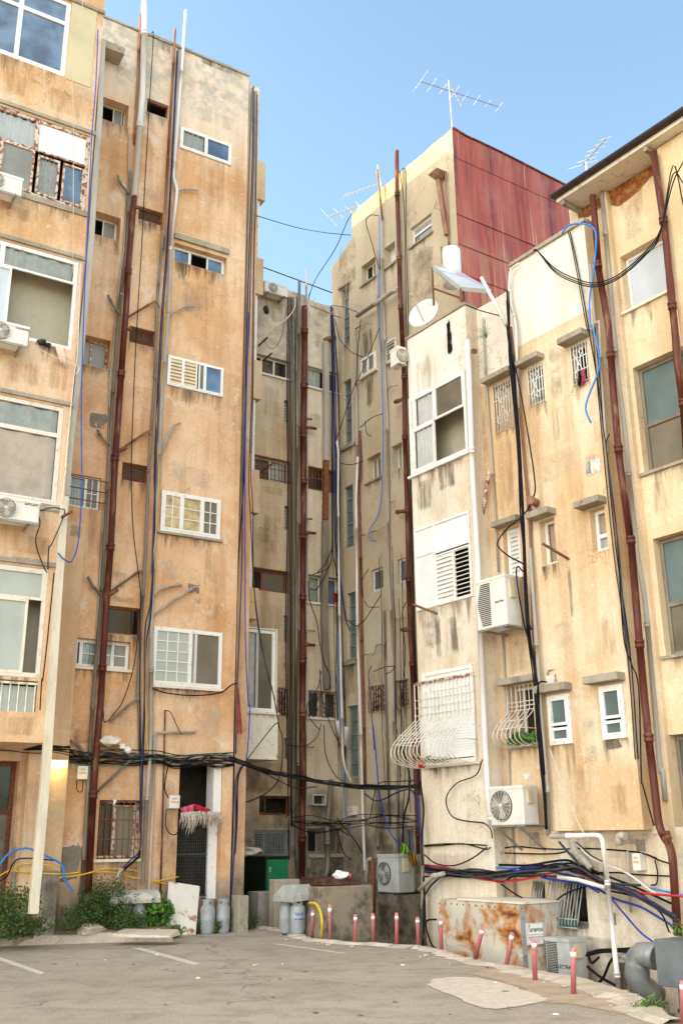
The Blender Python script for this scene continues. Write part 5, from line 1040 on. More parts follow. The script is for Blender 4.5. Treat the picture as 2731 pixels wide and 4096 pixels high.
cab('black cable beside the large rust red drain pipe of the cream block', 'black', .018, 'F .05: R1 940,870 990,1100 1040,1386; R2 1100,500 1150,900 1200,1300; R3 1235,600 1280,770 1320,900 1335,1386; R4 1345,200 1405,420')
cab('second black cable following the corner of the cream block', 'dgrey', .014, 'F .06: R2 1160,740 1140,800 1155,950 1210,1386; R3 1240,500 1275,740')
cab('bright blue hose looping over the white parapet', 'sky', .026, 'F .14: R1 895,880 930,835 1000,825 1060,840 1085,900 1070,1100 1048,1250 1055,1386; R2 1065,150 1100,300 1095,400 1040,540 1028,610 1055,680', cat='hose', name='hose')
for i, dy in enumerate((0, 12, 22)):
    cab('black cables swooping from the parapet to the right edge', 'black', .013, 'F %.2f: R1 %d,975 760,975 860,%d 1000,%d 1100,%d 1220,%d/I .6: R1 1360,%d 1440,%d 1510,%d 1568,%d' % (.15+.05*i, 738+i*4, 1075+dy, 1140+dy, 1150+dy, 1100+dy, 975+dy, 860+dy, 600-60*i+dy, 480+120*i), group='cables swooping over the parapet')
cab('thin black wire slanting down the white parapet', 'black', .012, 'F .06: R1 930,870 950,950 985,1130 1030,1386; R2 1050,170')
pipe('rusty ribbed stub pipe on the cream wall left of the slim conduit', 'rustframe', .04, 'F1 .1: R2 495,950 480,1050 460,1195', name='pipe_stub', col=.25)
pipe('wide brown open pipe mouth above the concrete hoods', 'rustpipe2', .1, 'F .0: R2 755,1125/F .28: R2 722,1108', name='pipe_stub', col=9)
pipe('rust crusted pipe mouth high on the balcony column', 'rust', .07, 'F0 .0: R2 415,285/F0 .1: R2 408,285', name='pipe_stub', col=9)
cab('black cable looping over the plain wall below the belly grille', 'black', .014, 'F0 .1: R3 455,1300 420,1386; R4 320,180 265,240 255,300 290,370 370,395 460,405 500,440 510,490')
cab('white twisted stick of conduit hanging from the plaster bay', 'beige', .014, 'F .15: R4 830,0 900,200 970,370 1015,460 1045,510')
for i in range(6):
    x0 = 596+rc.uniform(-10, 18); cab('thin black wires running beside the big black cables of the cream block', 'black', .014, 'F %.2f: R2 %d,150 %d,600 %d,1100; R3 %d,500 %d,900 %d,1300; R4 %d,250 %d,440' % (.09+.02*i, x0, x0+48, x0+78, x0+105+rc.uniform(-9, 9), x0+150+rc.uniform(-9, 9), x0+180, x0+200, x0+212), group='thin wires down the cream block')
for i in range(2):
    x0 = 1062+i*16; cab('thin dark wires near the rust red drain of the cream block', ('dgrey', 'black')[i % 2], .012, 'I .33: R2 %d,150 %d,800 %d,1386; R3 %d,700 %d,1300' % (x0, x0+60, x0+118, x0+195, x0+240), group='thin wires by the rust red drain')
# --- pipes and cables at the foot of F
pipe('white pipe elbow standing before the basement wall at the right', 'whitepipe', .048, 'FL .5: R4 828,480 1112,472 1150,770 1218,1360', name='waste_pipe', col=1.1)
pipe('pale waste pipe joining the white standing pipe', 'whitepipe', .04, 'FL .45: R4 870,705 980,720 1135,765', name='waste_pipe', col=1)
pipe('short grey pipe with socket near the duct elbow', 'greypipe', .075, 'FL .35: R4 1290,1150 1228,1140 1228,1200 1240,1360', name='waste_pipe', col=.35)
pipe('grey trap pipe curling out under the plaster bay', 'greypipe', .075, 'FL .3: R4 1250,480 1212,475 1215,530', name='trap_pipe', col=.4)
pipe('thin grey pipe hanging beside the trap pipe', 'greypipe', .028, 'FL .08: R4 1262,560 1270,740 1280,900', name='conduit')
pipe('slanted fat grey pipe stub under the plaster bay', 'greypipe', .07, 'FL .2: R4 950,510 975,590 1010,600 1060,660', name='waste_pipe', col=.5)
pipe('grey pipe bend at the left edge of the basement cables', 'greypipe', .05, 'F0 .35: R4 105,775 180,700 240,685', name='waste_pipe', col=.6)
mix = [('black', .03, 'R4 120,650 230,680 330,690 520,640 700,640 830,620 930,612 1000,650 1100,690'), ('black', .026, 'R4 120,655 260,690 420,700 560,690 720,660 900,630 1000,640 1120,690 1300,760 1520,860'), ('sky', .022, 'R4 120,625 250,650 380,650 500,650 640,655 800,640 900,625'), ('blue', .026, 'R4 120,645 260,665 400,680 520,700 620,670 720,680 820,715 1000,740 1100,790'), ('red', .026, 'R4 120,635 270,655 400,705 540,725 700,715 860,675 940,665 1040,705 1180,765 1360,795 1568,812'),
       ('dgrey', .03, 'R4 110,775 180,700 300,680 480,690 640,690 800,690'), ('black', .02, 'R4 120,570 200,630 300,640 400,600 480,540'), ('blue', .026, 'R4 870,680 1000,725 1100,775 1200,830 1330,870 1450,940 1530,990'), ('blue', .024, 'R4 1150,800 1250,920 1330,1010 1400,1065'), ('sky', .022, 'R4 1385,765 1450,780 1568,805'), ('dgrey', .032, 'R4 880,510 960,600 1060,700 1180,740 1330,750'), ('black', .026, 'R4 1000,640 1150,750 1300,780 1400,850 1520,945'), ('black', .022, 'R4 1160,780 1320,820 1440,900 1490,1010'), ('dgrey', .02, 'R4 975,510 1050,580 1130,625'),
       ('offwhite', .026, 'R4 975,510 1060,600 1250,680 1380,775 1480,830'), ('black', .02, 'R4 560,745 640,800 740,850 830,850 930,790 1070,745'), ('black', .018, 'R4 125,575 150,620 220,650'), ('dgrey', .022, 'R4 120,700 250,700 380,660 520,675 640,700 760,700 880,700'), ('black', .024, 'R4 170,665 300,670 430,700 560,730 640,690 760,640 860,650'), ('blue', .024, 'R4 140,800 180,740 230,700'), ('navy', .022, 'R4 660,660 760,655 860,680 960,700 1100,770 1180,830')]
NM = {'black': 'black', 'dgrey': 'grey', 'sky': 'light blue', 'blue': 'deep blue', 'red': 'red', 'offwhite': 'pale', 'navy': 'navy'}
for i, (c_, r_, t) in enumerate(mix):
    right = float(t.split()[1].split(',')[0]) > 860
    g = '%s cables %s' % (NM[c_], 'under the plaster bay' if right else 'slung across the basement grilles')
    cab('thick %s cable slung low %s' % (NM[c_], 'under the plaster bay towards the grey duct box' if right else 'across the foot of the cream block'), c_, r_, 'FL %.2f: ' % (.16+.035*(i % 7))+t, group=g if c_ != 'red' else None)
for i in range(16):
    j = lambda y, k=20: y+rc.uniform(-k, k)
    cab('thin dark cables mixed into the bundle across the basement wall', ('black', 'dgrey', 'black', 'navy')[i % 4], rc.choice((.012, .02, .022)), 'FL %.2f: R4 ' % rc.uniform(.12, .4)+' '.join('%d,%d' % (x, j(y)) for x, y in ((125, 655), (260, 680), (420, 690), (560, 690), (700, 668), (860, 650), (980, 668), (1100, 725), (1260, 780), (1400, 850), (1530, 930)) if x < 1200 or i % 2), group='thin cables in the basement bundle')
for i, t in enumerate(('R4 125,530 250,520 420,525 480,530', 'R4 125,535 220,530 350,520 470,550 500,540', 'R4 560,545 650,535 760,545 880,550 1000,545 1130,550 1260,560', 'R4 560,570 700,575 850,575 930,560', 'R4 1000,680 1200,680 1300,690 1500,700', 'R4 1370,580 1430,610 1530,640', 'R4 1250,560 1330,570 1420,600', 'R4 1410,610 1425,680 1420,740 1390,750')):
    cab('thin black wires clipped along the lower cream wall', 'black', .014, ('F0' if i < 2 else 'F1' if i < 4 else 'FL')+' .06: '+t, group='thin wires on the lower cream wall')
for i, t in enumerate(('R4 1035,1130 1100,1110 1200,1105 1290,1100', 'R4 1030,1140 1120,1120 1290,1115', 'R4 1035,1200 1110,1260 1200,1310', 'R4 1060,1310 1120,1270 1160,1180 1200,1130', 'R4 1040,1130 1060,1180 1100,1150')):
    cab('black hoses lying between the pit air conditioner and the duct', 'black', .032, 'FL .4: '+t, group='black hoses behind the pit unit', cat='hose', name='hose')
for i, t in enumerate(('R4 110,170 130,330 118,520 125,640', 'R4 100,250 110,420 120,560', 'R4 128,700 135,850 130,1000 120,1100', 'R4 225,700 150,780 125,870 125,1000 150,1100', 'R4 200,940 150,945 145,990 175,1080 200,1100')):
    cab('dark cables on the left edge of the cream block', ('black', 'navy', 'black', 'dgrey', 'black')[i], .026, 'F0 .2: '+t, group='dark cables on the left edge of the cream block')
pipe('grey pipe descending the left edge of the cream block into the pit', 'darkpipe', .045, 'F0 .15: R4 108,250 125,640 130,1130')
# ------------------------------------------------------------------ lettering
def text_mesh(s_, size, fn, name, mat, parent, bold=0.0):
    cu = bpy.data.curves.new('t', 'FONT'); cu.body = s_; cu.size = size; cu.align_x = 'CENTER'; cu.align_y = 'CENTER'; cu.offset = bold; cu.resolution_u = 2
    ob = bpy.data.objects.new('t', cu); COL.objects.link(ob); dg = bpy.context.evaluated_depsgraph_get(); me = bpy.data.meshes.new_from_object(ob.evaluated_get(dg))
    m = MB(); m.v = [fn(v.co.x, v.co.y) for v in me.vertices]; m.f = [tuple(p.vertices) for p in me.polygons]; m.m = [0]*len(m.f)
    bpy.data.objects.remove(ob); bpy.data.meshes.remove(me)
    return m.build(name, mat, parent) if m.f else None
def onplane(P, a, z, o): return lambda x, y: P.P(a+x, z+y, o)
# ------------------------------------------------------------------ air conditioners
def ac(label, P, TL, BR, dep, of, fan=(.35, .5, .8), txt=None, mat='ac', slats=None, br=1, side=True, group=None, txtp=(.8, .2), ts=.07, wd=None, back=None):
    (a0, z1), (a1, z0) = SP(P, TL, of), SP(P, BR, of)
    if wd: a0 = a1-wd
    W, H = a1-a0, z1-z0; Pf = P.off(of)
    t = thing('air_conditioner', label, 'air conditioner', Pf.P((a0+a1)/2, z0, -dep/2), group)
    m = MB(); m.box(Pf, a0, a1, z0, z1, -dep, 0); cs = m.build('casing', M[mat], t, bevel=.018)
    m = MB(); m.box(Pf, a0-.008, a1+.008, z1-.05, z1+.006, -dep-.006, .008); m.build('lid', M[mat], t, bevel=.006)
    if fan:
        cx, cz, d = a0+W*fan[0], z1-H*fan[1], H*fan[2]/2; c = Pf.P(cx, cz, .004); rnd = random.Random(int(cx*99))
        m = MB(); m.lathe(c, [(.0, 0), (d, 0), (d, .006), (d*1.04, .006), (d*1.04, 0)], 28, Pf.n); m.build('fan_opening', M['acdark'], t)
        m = MB()
        for k in range(3):
            t0 = k*2.094+.4
            pts = [(.16, t0), (.85, t0-.15), (.9, t0+.45), (.75, t0+.8), (.18, t0+.7)]
            m.poly([c + Pf.d*(d*r_*math.cos(q)) + V((0, 0, d*r_*math.sin(q))) + Pf.n*(.012+.004*k) for r_, q in pts])
        m.build('fan_blades', M['acgrey'], t)
        m = MB()
        for k in range(2, 10):
            rr = d*k/9.; m.tube([c + Pf.n*.028 + Pf.d*(rr*math.cos(q)) + V((0, 0, rr*math.sin(q))) for q in [i*math.pi/14 for i in range(29)]], .0028 if k < 9 else .006, 4, caps=False)
        for k in range(18):
            q = k*math.pi/9; v = Pf.d*math.cos(q) + V((0, 0, math.sin(q))); m.tube([c+Pf.n*.026+v*(d*.16), c+Pf.n*.026+v*d], .003, 4)
        m.lathe(c+Pf.n*.02, [(0, .014), (d*.14, .014), (d*.16, .0)], 16, Pf.n); m.build('fan_guard', M['offwhite'] if mat == 'ac' else M['acgrey'], t)
    if slats:
        m = MB(); n = 22
        for k in range(n):
            z = z0+H*.06+(H*.86)*k/n; inn = .07*abs(k-n/2)/n*2 if slats == 2 else 0
            m.box(Pf, a0+W*(.06+inn*2), a0+W*(.5), z, z+H*.86/n*.55, .0, .006)
        m.build('grille', M['acdark'], t)
    if side:
        m = MB(); Q = Pf; x = a1
        m.hexa([Q.P(x, z0+H*.55, -dep*.3), Q.P(x+.035, z0+H*.55, -dep*.3), Q.P(x+.035, z0+H*.55, -dep*.62), Q.P(x, z0+H*.55, -dep*.62), Q.P(x, z1-.07, -dep*.3), Q.P(x+.02, z1-.07, -dep*.3), Q.P(x+.02, z1-.07, -dep*.62), Q.P(x, z1-.07, -dep*.62)]); m.build('valve_cover', M['panel_y'], t)
    if txt: text_mesh(txt, ts, onplane(Pf, a0+W*txtp[0], z1-H*txtp[1], .004), 'lettering', M['text'], t, .0015)
    if br:
        m = MB()
        for a in (a0+W*.15, a1-W*.15):
            m.bar(Pf.P(a, z0-.02, .03), Pf.P(a, z0-.02, -of+.0), .035)
            if br == 1: m.bar(Pf.P(a, z0-.03, -.02), Pf.P(a, z0-.38, -of+.0), .028)
        m.bar(Pf.P(a0, z0-.012, -.03), Pf.P(a1, z0-.012, -.03), .025); m.build('bracket', M['steel'] if mat == 'ac' else M['acdark'], t)
    return t
ac('white air conditioner with round fan below the open sliding balcony window', A, 'L2 -10,540', 'L2 160,692', .3, .42, (.36, .5, .82), 'TADIRAN', br=2, wd=.72, txtp=(.84, .18), ts=.055)
ac('white air conditioner half cut by the frame below the rusty window', A, 'L1 -10,975', 'L1 125,1118', .3, .42, (.34, .5, .8), br=2, wd=.7)
ac('white air conditioner with round fan under the curtained balcony window', A, 'L3 -10,258', 'L3 222,418', .32, .45, (.4, .5, .86), 'SAGA', br=2, wd=.88, txtp=(.84, .17), ts=.085)
ac('small white air conditioner on the roof edge of the back building', C, 'C2 278,210', 'C2 438,330', .3, .35, (.36, .5, .8), br=2, txtp=(.85, .25))
ac('white air conditioner with slatted front beside the louvred window', F1, 'R3 412,318', 'R3 592,550', .36, .62, None, 'ELECTRA', slats=2, br=2, txtp=(.8, .52), ts=.05)
ac('white air conditioner with round fan on brackets below the belly grille', F1, 'R4 493,207', 'R4 688,415', .34, .55, (.35, .5, .78), None, br=1)
ac('dusty grey air conditioner with large fan above the pit beside the tower foot', E_, 'C4 1057,902', 'C4 1208,1172', .4, 1.35, (.35, .5, .6), None, 'acgrey', br=2)
ac('grey air conditioner standing in the pit behind the pink bollards', FL, 'R4 800,1038', 'R4 948,1290', .38, .62, None, 'ELECTRA', 'acgrey', slats=1, br=0, txtp=(.72, .66), ts=.07)
ac('small air conditioner sticking out from the left end of the white parapet', Plane(R(58.67), F0.P(sF0, 0, -.25)), 'C2 1203,668', 'C2 1262,800', .3, .05, (.55, .5, .75), br=2, side=False)
# ------------------------------------------------------------------ bollards
M['pink'] = simple('faded_pink_paint', (.60, .17, .19), .55, var=.1, vs=16, col2=(.42, .30, .28), th=(.54, .64)); M['band'] = simple('white_band', (.82, .80, .78), .5, var=.08, vs=20)
BL = [('C4 605,1490', 'C4 612,1290', 'pink bollard with white band nearest the gas bottles by the concrete tank'), ('C4 733,1508', 'C4 729,1250', 'tallest pink bollard, in front of the left part of the concrete tank'),
      ('C4 905,1530', 'C4 908,1320', 'pink bollard with drilled holes before the middle of the concrete tank'), ('C4 1033,1526', 'C4 1030,1312', 'pink bollard in front of the right end of the concrete tank'),
      ('C4 1196,1543', 'C4 1194,1308', 'pink bollard directly below the dusty grey air conditioner'), ('C4 1346,1550', 'C4 1339,1337', 'pink bollard at the left edge of the cream block'),
      ('C4 1508,1582', 'C4 1500,1345', 'pink bollard before the left end of the rusty metal box'), ('R4 415,1158', 'R4 457,985', 'chipped bollard leaning far right before the rusty metal box'),
      ('R4 585,1207', 'R4 620,1012', 'leaning pink bollard near the right corner of the rusty metal box'), ('R4 747,1278', 'R4 740,1050', 'pink bollard standing in front of the white gas sign'),
      ('R4 960,1355', 'R4 958,1095', 'pink bollard in front of the grey pit air conditioner'), ('N 2734,4098', 'N 2729,3923', 'pink bollard cut off by the right edge of the photo')]
def bollard0():
    t = thing('bollard', '', 'bollard', (0, 0, 0), 'pink bollards along the yard edge')
    m = MB(); m.lathe((0, 0, 0), [(.0, -.1), (.029, -.1), (.029, .95), (.026, 1.0), (0, 1.0)], 14); m.build('post', M['pink'], t)
    m = MB(); m.lathe((0, 0, 0), [(.029, .78), (.0315, .78), (.0315, .91), (.029, .91)], 14); m.build('reflective_band', M['band'], t)
    return t
b0 = bollard0()
for i, (f_, t_, lab) in enumerate(BL):
    if i == 0: o = b0
    else:
        o = b0.copy(); COL.objects.link(o)
        for ch in [c for c in b0.children]: c = ch.copy(); COL.objects.link(c); c.parent = o
    p = atZ(px(f_)[0]); q = atY(px(t_)[0], p.y); d = q-p; o.location = p; o['label'] = lab
    o.rotation_euler = d.to_track_quat('Z', 'Y').to_euler(); o.scale = (1, 1, d.length)
# ------------------------------------------------------------------ gas bottles
M['gas'] = simple('grey_gas_bottle', (.34, .36, .37), .4, var=.1, vs=5, col2=(.27, .27, .26))
def gas0():
    t = thing('gas_cylinder', '', 'gas bottle', (0, 0, 0), 'grey gas bottles in pairs'); r = .142
    m = MB(); m.lathe((0, 0, 0), [(0, .05), (r*.9, .05), (r, .08), (r, .27), (r*1.012, .275), (r, .28), (r, .44), (r*.93, .49), (r*.7, .53), (.0, .55)], 28); m.build('body', M['gas'], t)
    m = MB(); m.lathe((0, 0, 0), [(r*.9, .06), (r*.9, 0), (r*.94, 0), (r*.94, .065)], 28); m.build('foot_ring', M['gas'], t)
    m = MB(); n = 24
    for k in range(n):
        if k % 8 in (1, 2): zz = ((.5, .545), (.60, .63))
        else: zz = ((.5, .63),)
        for z0, z1 in zz:
            for rr in (r*.66, r*.72):
                q0, q1 = 2*math.pi*k/n, 2*math.pi*(k+1)/n; m.quad((rr*math.cos(q0), rr*math.sin(q0), z0), (rr*math.cos(q1), rr*math.sin(q1), z0), (rr*math.cos(q1), rr*math.sin(q1), z1), (rr*math.cos(q0), rr*math.sin(q0), z1))
    m.build('collar', M['gas'], t); m = MB(); m.lathe((0, 0, 0), [(.0, .6), (.018, .6), (.018, .5)], 10); m.build('valve', M['steel'], t); return t
g0 = gas0()
GS = [('L4 702,1420', 'left gas bottle under the rounded tin cover, half hidden by weeds'), ('L4 790,1400', 'right gas bottle under the rounded tin cover, beside the round leafed plant'), ('L4 1180,1478', 'left bottle of the uncovered pair right of the leaning white panel'), ('L4 1266,1472', 'right bottle of the uncovered pair right of the leaning white panel'),
      ('C4 428,1418', 'narrower looking gas bottle at the rear under the angular cover'), ('C4 506,1430', 'gas bottle with blue lettering under the angular cover')]
GP = []
for i, (f_, lab) in enumerate(GS):
    if i == 0: o = g0
    else:
        o = g0.copy(); COL.objects.link(o)
        for ch in [c for c in g0.children]: c = ch.copy(); COL.objects.link(c); c.parent = o
    
    p = atZ(px(f_)[0], 0)
    if i < 2: a_ = SP(B, f_, .4)[0]; p = B.P(a_, .14, .4)
    elif i < 4: p = p + V((0, .05, 0))
    else: p = atY(px(f_)[0], 18.75 if i == 4 else 18.5); p.z = .03
    o.location = p; o["label"] = lab; GP.append(p); o.rotation_euler = (0, 0, i*1.3); o.scale = (.9, .9, .9)
p = GP[5]; dv = (V((CAM.x, CAM.y, 0))-V((p.x, p.y, 0))).normalized(); th0 = math.atan2(dv.y, dv.x)
M['bluepaint'] = simple('blue_paint', (.02, .10, .45), .5, bst=0)
root5 = [o for o in bpy.data.objects if o.get('label') == GS[5][1]][0]
def oncyl(z0, sh): return lambda x, y: p + V((.1445*math.cos(th0+(x+sh)/.1445), .1445*math.sin(th0+(x+sh)/.1445), z0+y))
rot = Matrix.Rotation(-5*1.3, 4, 'Z')
def fixed(fn):
    def g(x, y):
        q = rot @ (fn(x, y)-p); return p + V((q.x, q.y, q.z))
    return g
for s_, sz, z0, sh in (('ל\u05d2\u05d9-\u05d6\u05d2', .085, .36, .03), ('08 - 937790', .04, .27, .04)):
    text_mesh(s_, sz, fixed(oncyl(z0, sh)), 'lettering', M['bluepaint'], root5, .002)
# rounded tin cover
def seg_cover(label, pts, z0, zh, dp, mat, name='bottle_cover', n=10):
    pass
pa, pb = GP[0], GP[1]; c = (pa+pb)/2; dd = (pb-pa).normalized(); nn = V((dd.y, -dd.x, 0)); m = MB(); n = 12; L_ = .44
for sgn in (0,):
    arc = [(-.22*math.cos(q), .02+.24*math.sin(q)) for q in [i*math.pi/n*.62 for i in range(n+1)]]
    arc = [(.22, .42)] + [( .22*math.cos(q), .46+.17*math.sin(q)) for q in [i*math.pi/n for i in range(n+1)]]
    ring = lambda s_: [c + dd*s_ + nn*a + V((0, 0, z)) for a, z in arc]
    A_, B_ = ring(-L_), ring(L_)
    for k in range(len(arc)-1): m.quad(A_[k], B_[k], B_[k+1], A_[k+1]); m.smooth.add(len(m.f)-1)
    m.poly(A_); m.poly(list(reversed(B_)))
o = m.build('bottle_cover', simple('galvanised_tin_cover', (.38, .39, .38), .5, vs=7, col2=(.60, .52, .42), th=(.52, .62))); tag(o, 'rounded galvanised tin cover over the two bottles among the weeds', 'bottle cover')
pa, pb = GP[4], GP[5]; c = (pa+pb)/2+V((0.0, 0, 0)); dd = (pb-pa).normalized(); nn = V((dd.y, -dd.x, 0)); m = MB(); q = lambda a, b_, z: c + dd*a + nn*b_ + V((0, 0, z))
L_ = .29
T = [q(-L_*.8, -.2, .78), q(L_*.8, -.2, .80), q(L_*.8, .04, .80), q(-L_*.8, .04, .78)]; Mi = [q(-L_, -.22, .64), q(L_, -.22, .64), q(L_, .2, .61), q(-L_, .2, .61)]; Lo = [v-V((0, 0, .09)) for v in Mi]
m.poly(T)
for k in range(4): m.quad(Mi[k], Mi[(k+1) % 4], T[(k+1) % 4], T[k]); m.quad(Lo[k], Lo[(k+1) % 4], Mi[(k+1) % 4], Mi[k])
o = m.build('bottle_cover', simple('grey_green_sheet', (.33, .35, .33), .5, vs=6, col2=(.50, .42, .33), th=(.5, .6))); tag(o, 'angular grey sheet metal cover over the pair of bottles by the tank', 'bottle cover')
cab('yellow gas hose running from the angular cover to the ground', 'yellow', .022, 'D 4.1: C4 588,1240', k=2) if False else None
yh = [atY(px('C4 588,1240')[0], 18.3), atY(px('C4 630,1245')[0], 18.1), atY(px('C4 660,1290')[0], 17.95), atY(px('C4 676,1370')[0], 17.8), atZ(px('C4 670,1490')[0])]
m = MB(); m.tube(smooth_pts(yh, 6), .022, 8); tag(m.build('gas_hose', M['yellow']), 'bright yellow gas hose arching down beside the concrete tank', 'hose')
# ------------------------------------------------------------------ concrete tank with steel lid
pm = atY(px('C4 655,1128')[0], 18.25); zt_ = pm.z
Tf = Plane(R(58.67), pm); Ts = Plane(R(180-36.4), pm)
w1 = Tf.sz(px('C4 1030,1118')[0])[0]; w2 = -Ts.sz(px('C4 468,1118')[0])[0]
t = thing('water_tank', 'low stained concrete tank with a brown steel lid in the middle', 'tank', V((pm.x, pm.y, -.9)))
cq = lambda u, v, z: V((pm.x, pm.y, z)) + Tf.d*u - Ts.d*v
m = MB(); m.hexa([cq(0, 0, -1.8), cq(w1, 0, -1.8), cq(w1, w2, -1.8), cq(0, w2, -1.8), cq(0, 0, zt_), cq(w1, 0, zt_), cq(w1, w2, zt_), cq(0, w2, zt_)]); 
M['tank'] = plaster('damp_tank_concrete', (.34, .29, .21), (.43, .38, .29), (.15, .11, .07), patch=(.5, .46, .38), zbot=1.5, bumpst=.7)
m.build('body', M['tank'], t, bevel=.02)
l0 = .12; m = MB(); m.hexa([cq(l0, .06, zt_+.012), cq(w1-.2, .06, zt_+.012), cq(w1-.2, w2-.1, zt_+.012), cq(l0, w2-.1, zt_+.012), cq(l0, .06, zt_+.12), cq(w1-.2, .06, zt_+.1), cq(w1-.2, w2-.1, zt_+.12), cq(l0, w2-.1, zt_+.14)])
m.build('lid', simple('brown_steel_lid', (.045, .018, .013), .6, vs=9, col2=(.12, .06, .04)), t, bevel=.008)
rnd = random.Random(8)
M['trash'] = simple('crumpled_plastic', (.8, .8, .8), .5, var=.05)
def lump(mb, c, r, n=26, sq=.6, seed=0):
    r_ = random.Random(seed); vs_ = []
    bm_ = bmesh.new(); bmesh.ops.create_icosphere(bm_, subdivisions=2, radius=r)
    base = len(mb.v)
    for v in bm_.verts: k = 1+r_.uniform(-.28, .28); mb.v.append(V(c)+V((v.co.x*k, v.co.y*k, v.co.z*k*sq)))
    bm_.verts.index_update()
    for f in bm_.faces: mb.f.append(tuple(base+v.index for v in f.verts)); mb.m.append(0)
    bm_.free()
m = MB(); lump(m, cq(w1*.55, .25, zt_+.17), .13, seed=3); tag(m.build('plastic_bag', M['trash']), 'crumpled white plastic bag lying on the brown tank lid', 'plastic bag')
m = MB(); m.lathe(cq(w1*.68, .2, zt_+.12), [(0, 0), (.035, 0), (.045, .07), (.04, .07), (.03, .01)], 12); tag(m.build('cup', simple('pink_cup', (.7, .15, .15), .4)), 'small red and white cup on the tank lid beside the plastic bag', 'cup')
M['cblk'] = plaster('sooty_concrete', (.30, .27, .22), (.40, .37, .31), (.06, .05, .04), patch=(.45, .42, .36), streak=.9, bumpst=.8)
def wallblock(TL, BR, Y, dp, label, nm='low_wall', mat='conc'):
    p1, p2 = px(TL)[0], px(BR)[0]; c = atY(((p1[0]+p2[0])/2, p2[1]), Y); P = Plane(R(58.67), c); (a0, z1), (a1, z0) = P.sz(p1), P.sz(p2)
    m = MB(); n = 6
    m.box(P, a0, a1, -.2, z1, -dp, 0); bm_o = m.build(nm, M[mat], None, bevel=.012); tag(bm_o, label, 'low wall'); return bm_o
wallblock('C4 236,1165', 'C4 352,1405', 20.7, .5, 'blackened low concrete block in front of the green bin', mat='cblk')
wallblock('C4 350,1078', 'C4 520,1410', 20.2, .25, 'broken cream wall stub between the green bin and the concrete tank')
wallblock('C4 95,1190', 'C4 163,1400', 19.2, .3, 'small eroded masonry stump at the corner of the ochre block')
# ------------------------------------------------------------------ green bin
pc = atY(px('C4 285,928')[0], 21.2); zt_ = pc.z; Gf = Plane(R(58.67), pc); Gs = Plane(R(180-36.4), pc)
wr = Gf.sz(px('C4 440,924')[0])[0]; wl = 1.9
t = thing('garbage_container', 'green steel garbage container standing in the dark gap', 'garbage container', V((pc.x, pc.y, 0)))
cq2 = lambda u, v, z: V((pc.x, pc.y, z)) + Gf.d*u - Gs.d*v
M['dgreen'] = simple('green_container_paint', (.004, .15, .058), .45, var=.12, vs=5, bst=.06); M['shadegreen'] = simple('shade_painted_green', (.002, .014, .008), .5, var=.2, vs=3)  # second green is a darkened copy: shade of the gap painted into body and lid
m = MB(); m.hexa([cq2(0, 0, 0), cq2(wr, 0, 0), cq2(wr, wl, 0), cq2(0, wl, 0), cq2(0, 0, zt_), cq2(wr, 0, zt_), cq2(wr, wl, zt_), cq2(0, wl, zt_)]); m.build('body', M['shadegreen'], t, bevel=.01)
m = MB(); m.box(Gf, .03, wr-.02, .08, zt_-.03, .0, .02); d_ = m.build('door', M['dgreen'], t, bevel=.006)
m = MB(); m.box(Gf, .06, .1, zt_*.78, zt_*.86, .02, .05); m.build('handle', M['steel'], d_)
m = MB(); m.box(Gf, -.03, wr+.02, zt_, zt_+.035, -wl*.5, .04); m.build('lid', M['shadegreen'], t, bevel=.008)
m = MB(); lump(m, cq2(-.2+.3, .9, zt_+.12), .3, sq=.35, seed=9); tag(m.build('cloth', M['offwhite']), 'grimy pale cloth heaped on the green container', 'cloth')
# ------------------------------------------------------------------ rusty metal box in the pit
def rustbox():
    m, nt, b = newmat('rusted_galvanised_sheet'); p = coords(nt); ps = coords(nt, (3, 3, .8))
    c = mixc(nt, ramp(nt, noise(nt, p, 3, 5), .4, .65), (.50, .48, .42), (.62, .55, .43))
    f = ramp(nt, noise(nt, coords(nt, (1.5, 1.5, 1.9)), 1.25, 7, .62, .3), .46, .56); c = mixc(nt, f, c, (.46, .19, .05))
    f = ramp(nt, noise(nt, coords(nt, (1.5, 1.5, 1.9)), 1.25, 7, .62, .3), .56, .63); c = mixc(nt, f, c, (.11, .03, .012))
    c = mixc(nt, mul(nt, ramp(nt, noise(nt, ps, 2.2, 5, .6), .55, .62), .5), c, (.36, .16, .06))
    nt.links.new(c, b.inputs['Base Color']); b.inputs['Roughness'].default_value = .7; bump(nt, b, noise(nt, p, 30, 4), .3, .01); return m
M['rustbox'] = rustbox()
X = F1.off(.95); (x0, xz), (x1, xz2) = SP(X, 'R4 203,815'), SP(X, 'R4 690,868'); xt = (xz+xz2)/2
t = thing('metal_cabinet', 'large sheet metal cabinet with orange rust blotches behind the bollards', 'cabinet', X.P((x0+x1)/2, -1.8, -.4))
m = MB(); m.box(X, x0, x1, -1.8, xt, -.9, 0); m.build('body', M['rustbox'], t, bevel=.006)
m = MB(); m.box(X, x0+.5, x1+.02, xt+.002, xt+.03, -.92, .02); m.build('lid', M['offwhite'], t)
m = MB()
for k in range(14):
    a = x0+.06+(x1-x0-.12)*k/13; m.lathe(X.P(a, xt-.06, .0), [(.014, 0), (.012, .008), (0, .01)], 8, X.n)
for k in range(6):
    for a in (x0+.05, x1-.05): m.lathe(X.P(a, xt-.2-.25*k, .0), [(.014, 0), (.012, .008), (0, .01)], 8, X.n)
m.build('rivets', M['rust'], t)
X2 = Plane(R(58.67), X.P(x1, 0, 0)); m = MB(); m.box(X, x1-.1, x1-.001, -1.6, xt-.01, .001, .006); m.build('corner_strip', M['steel'], t)
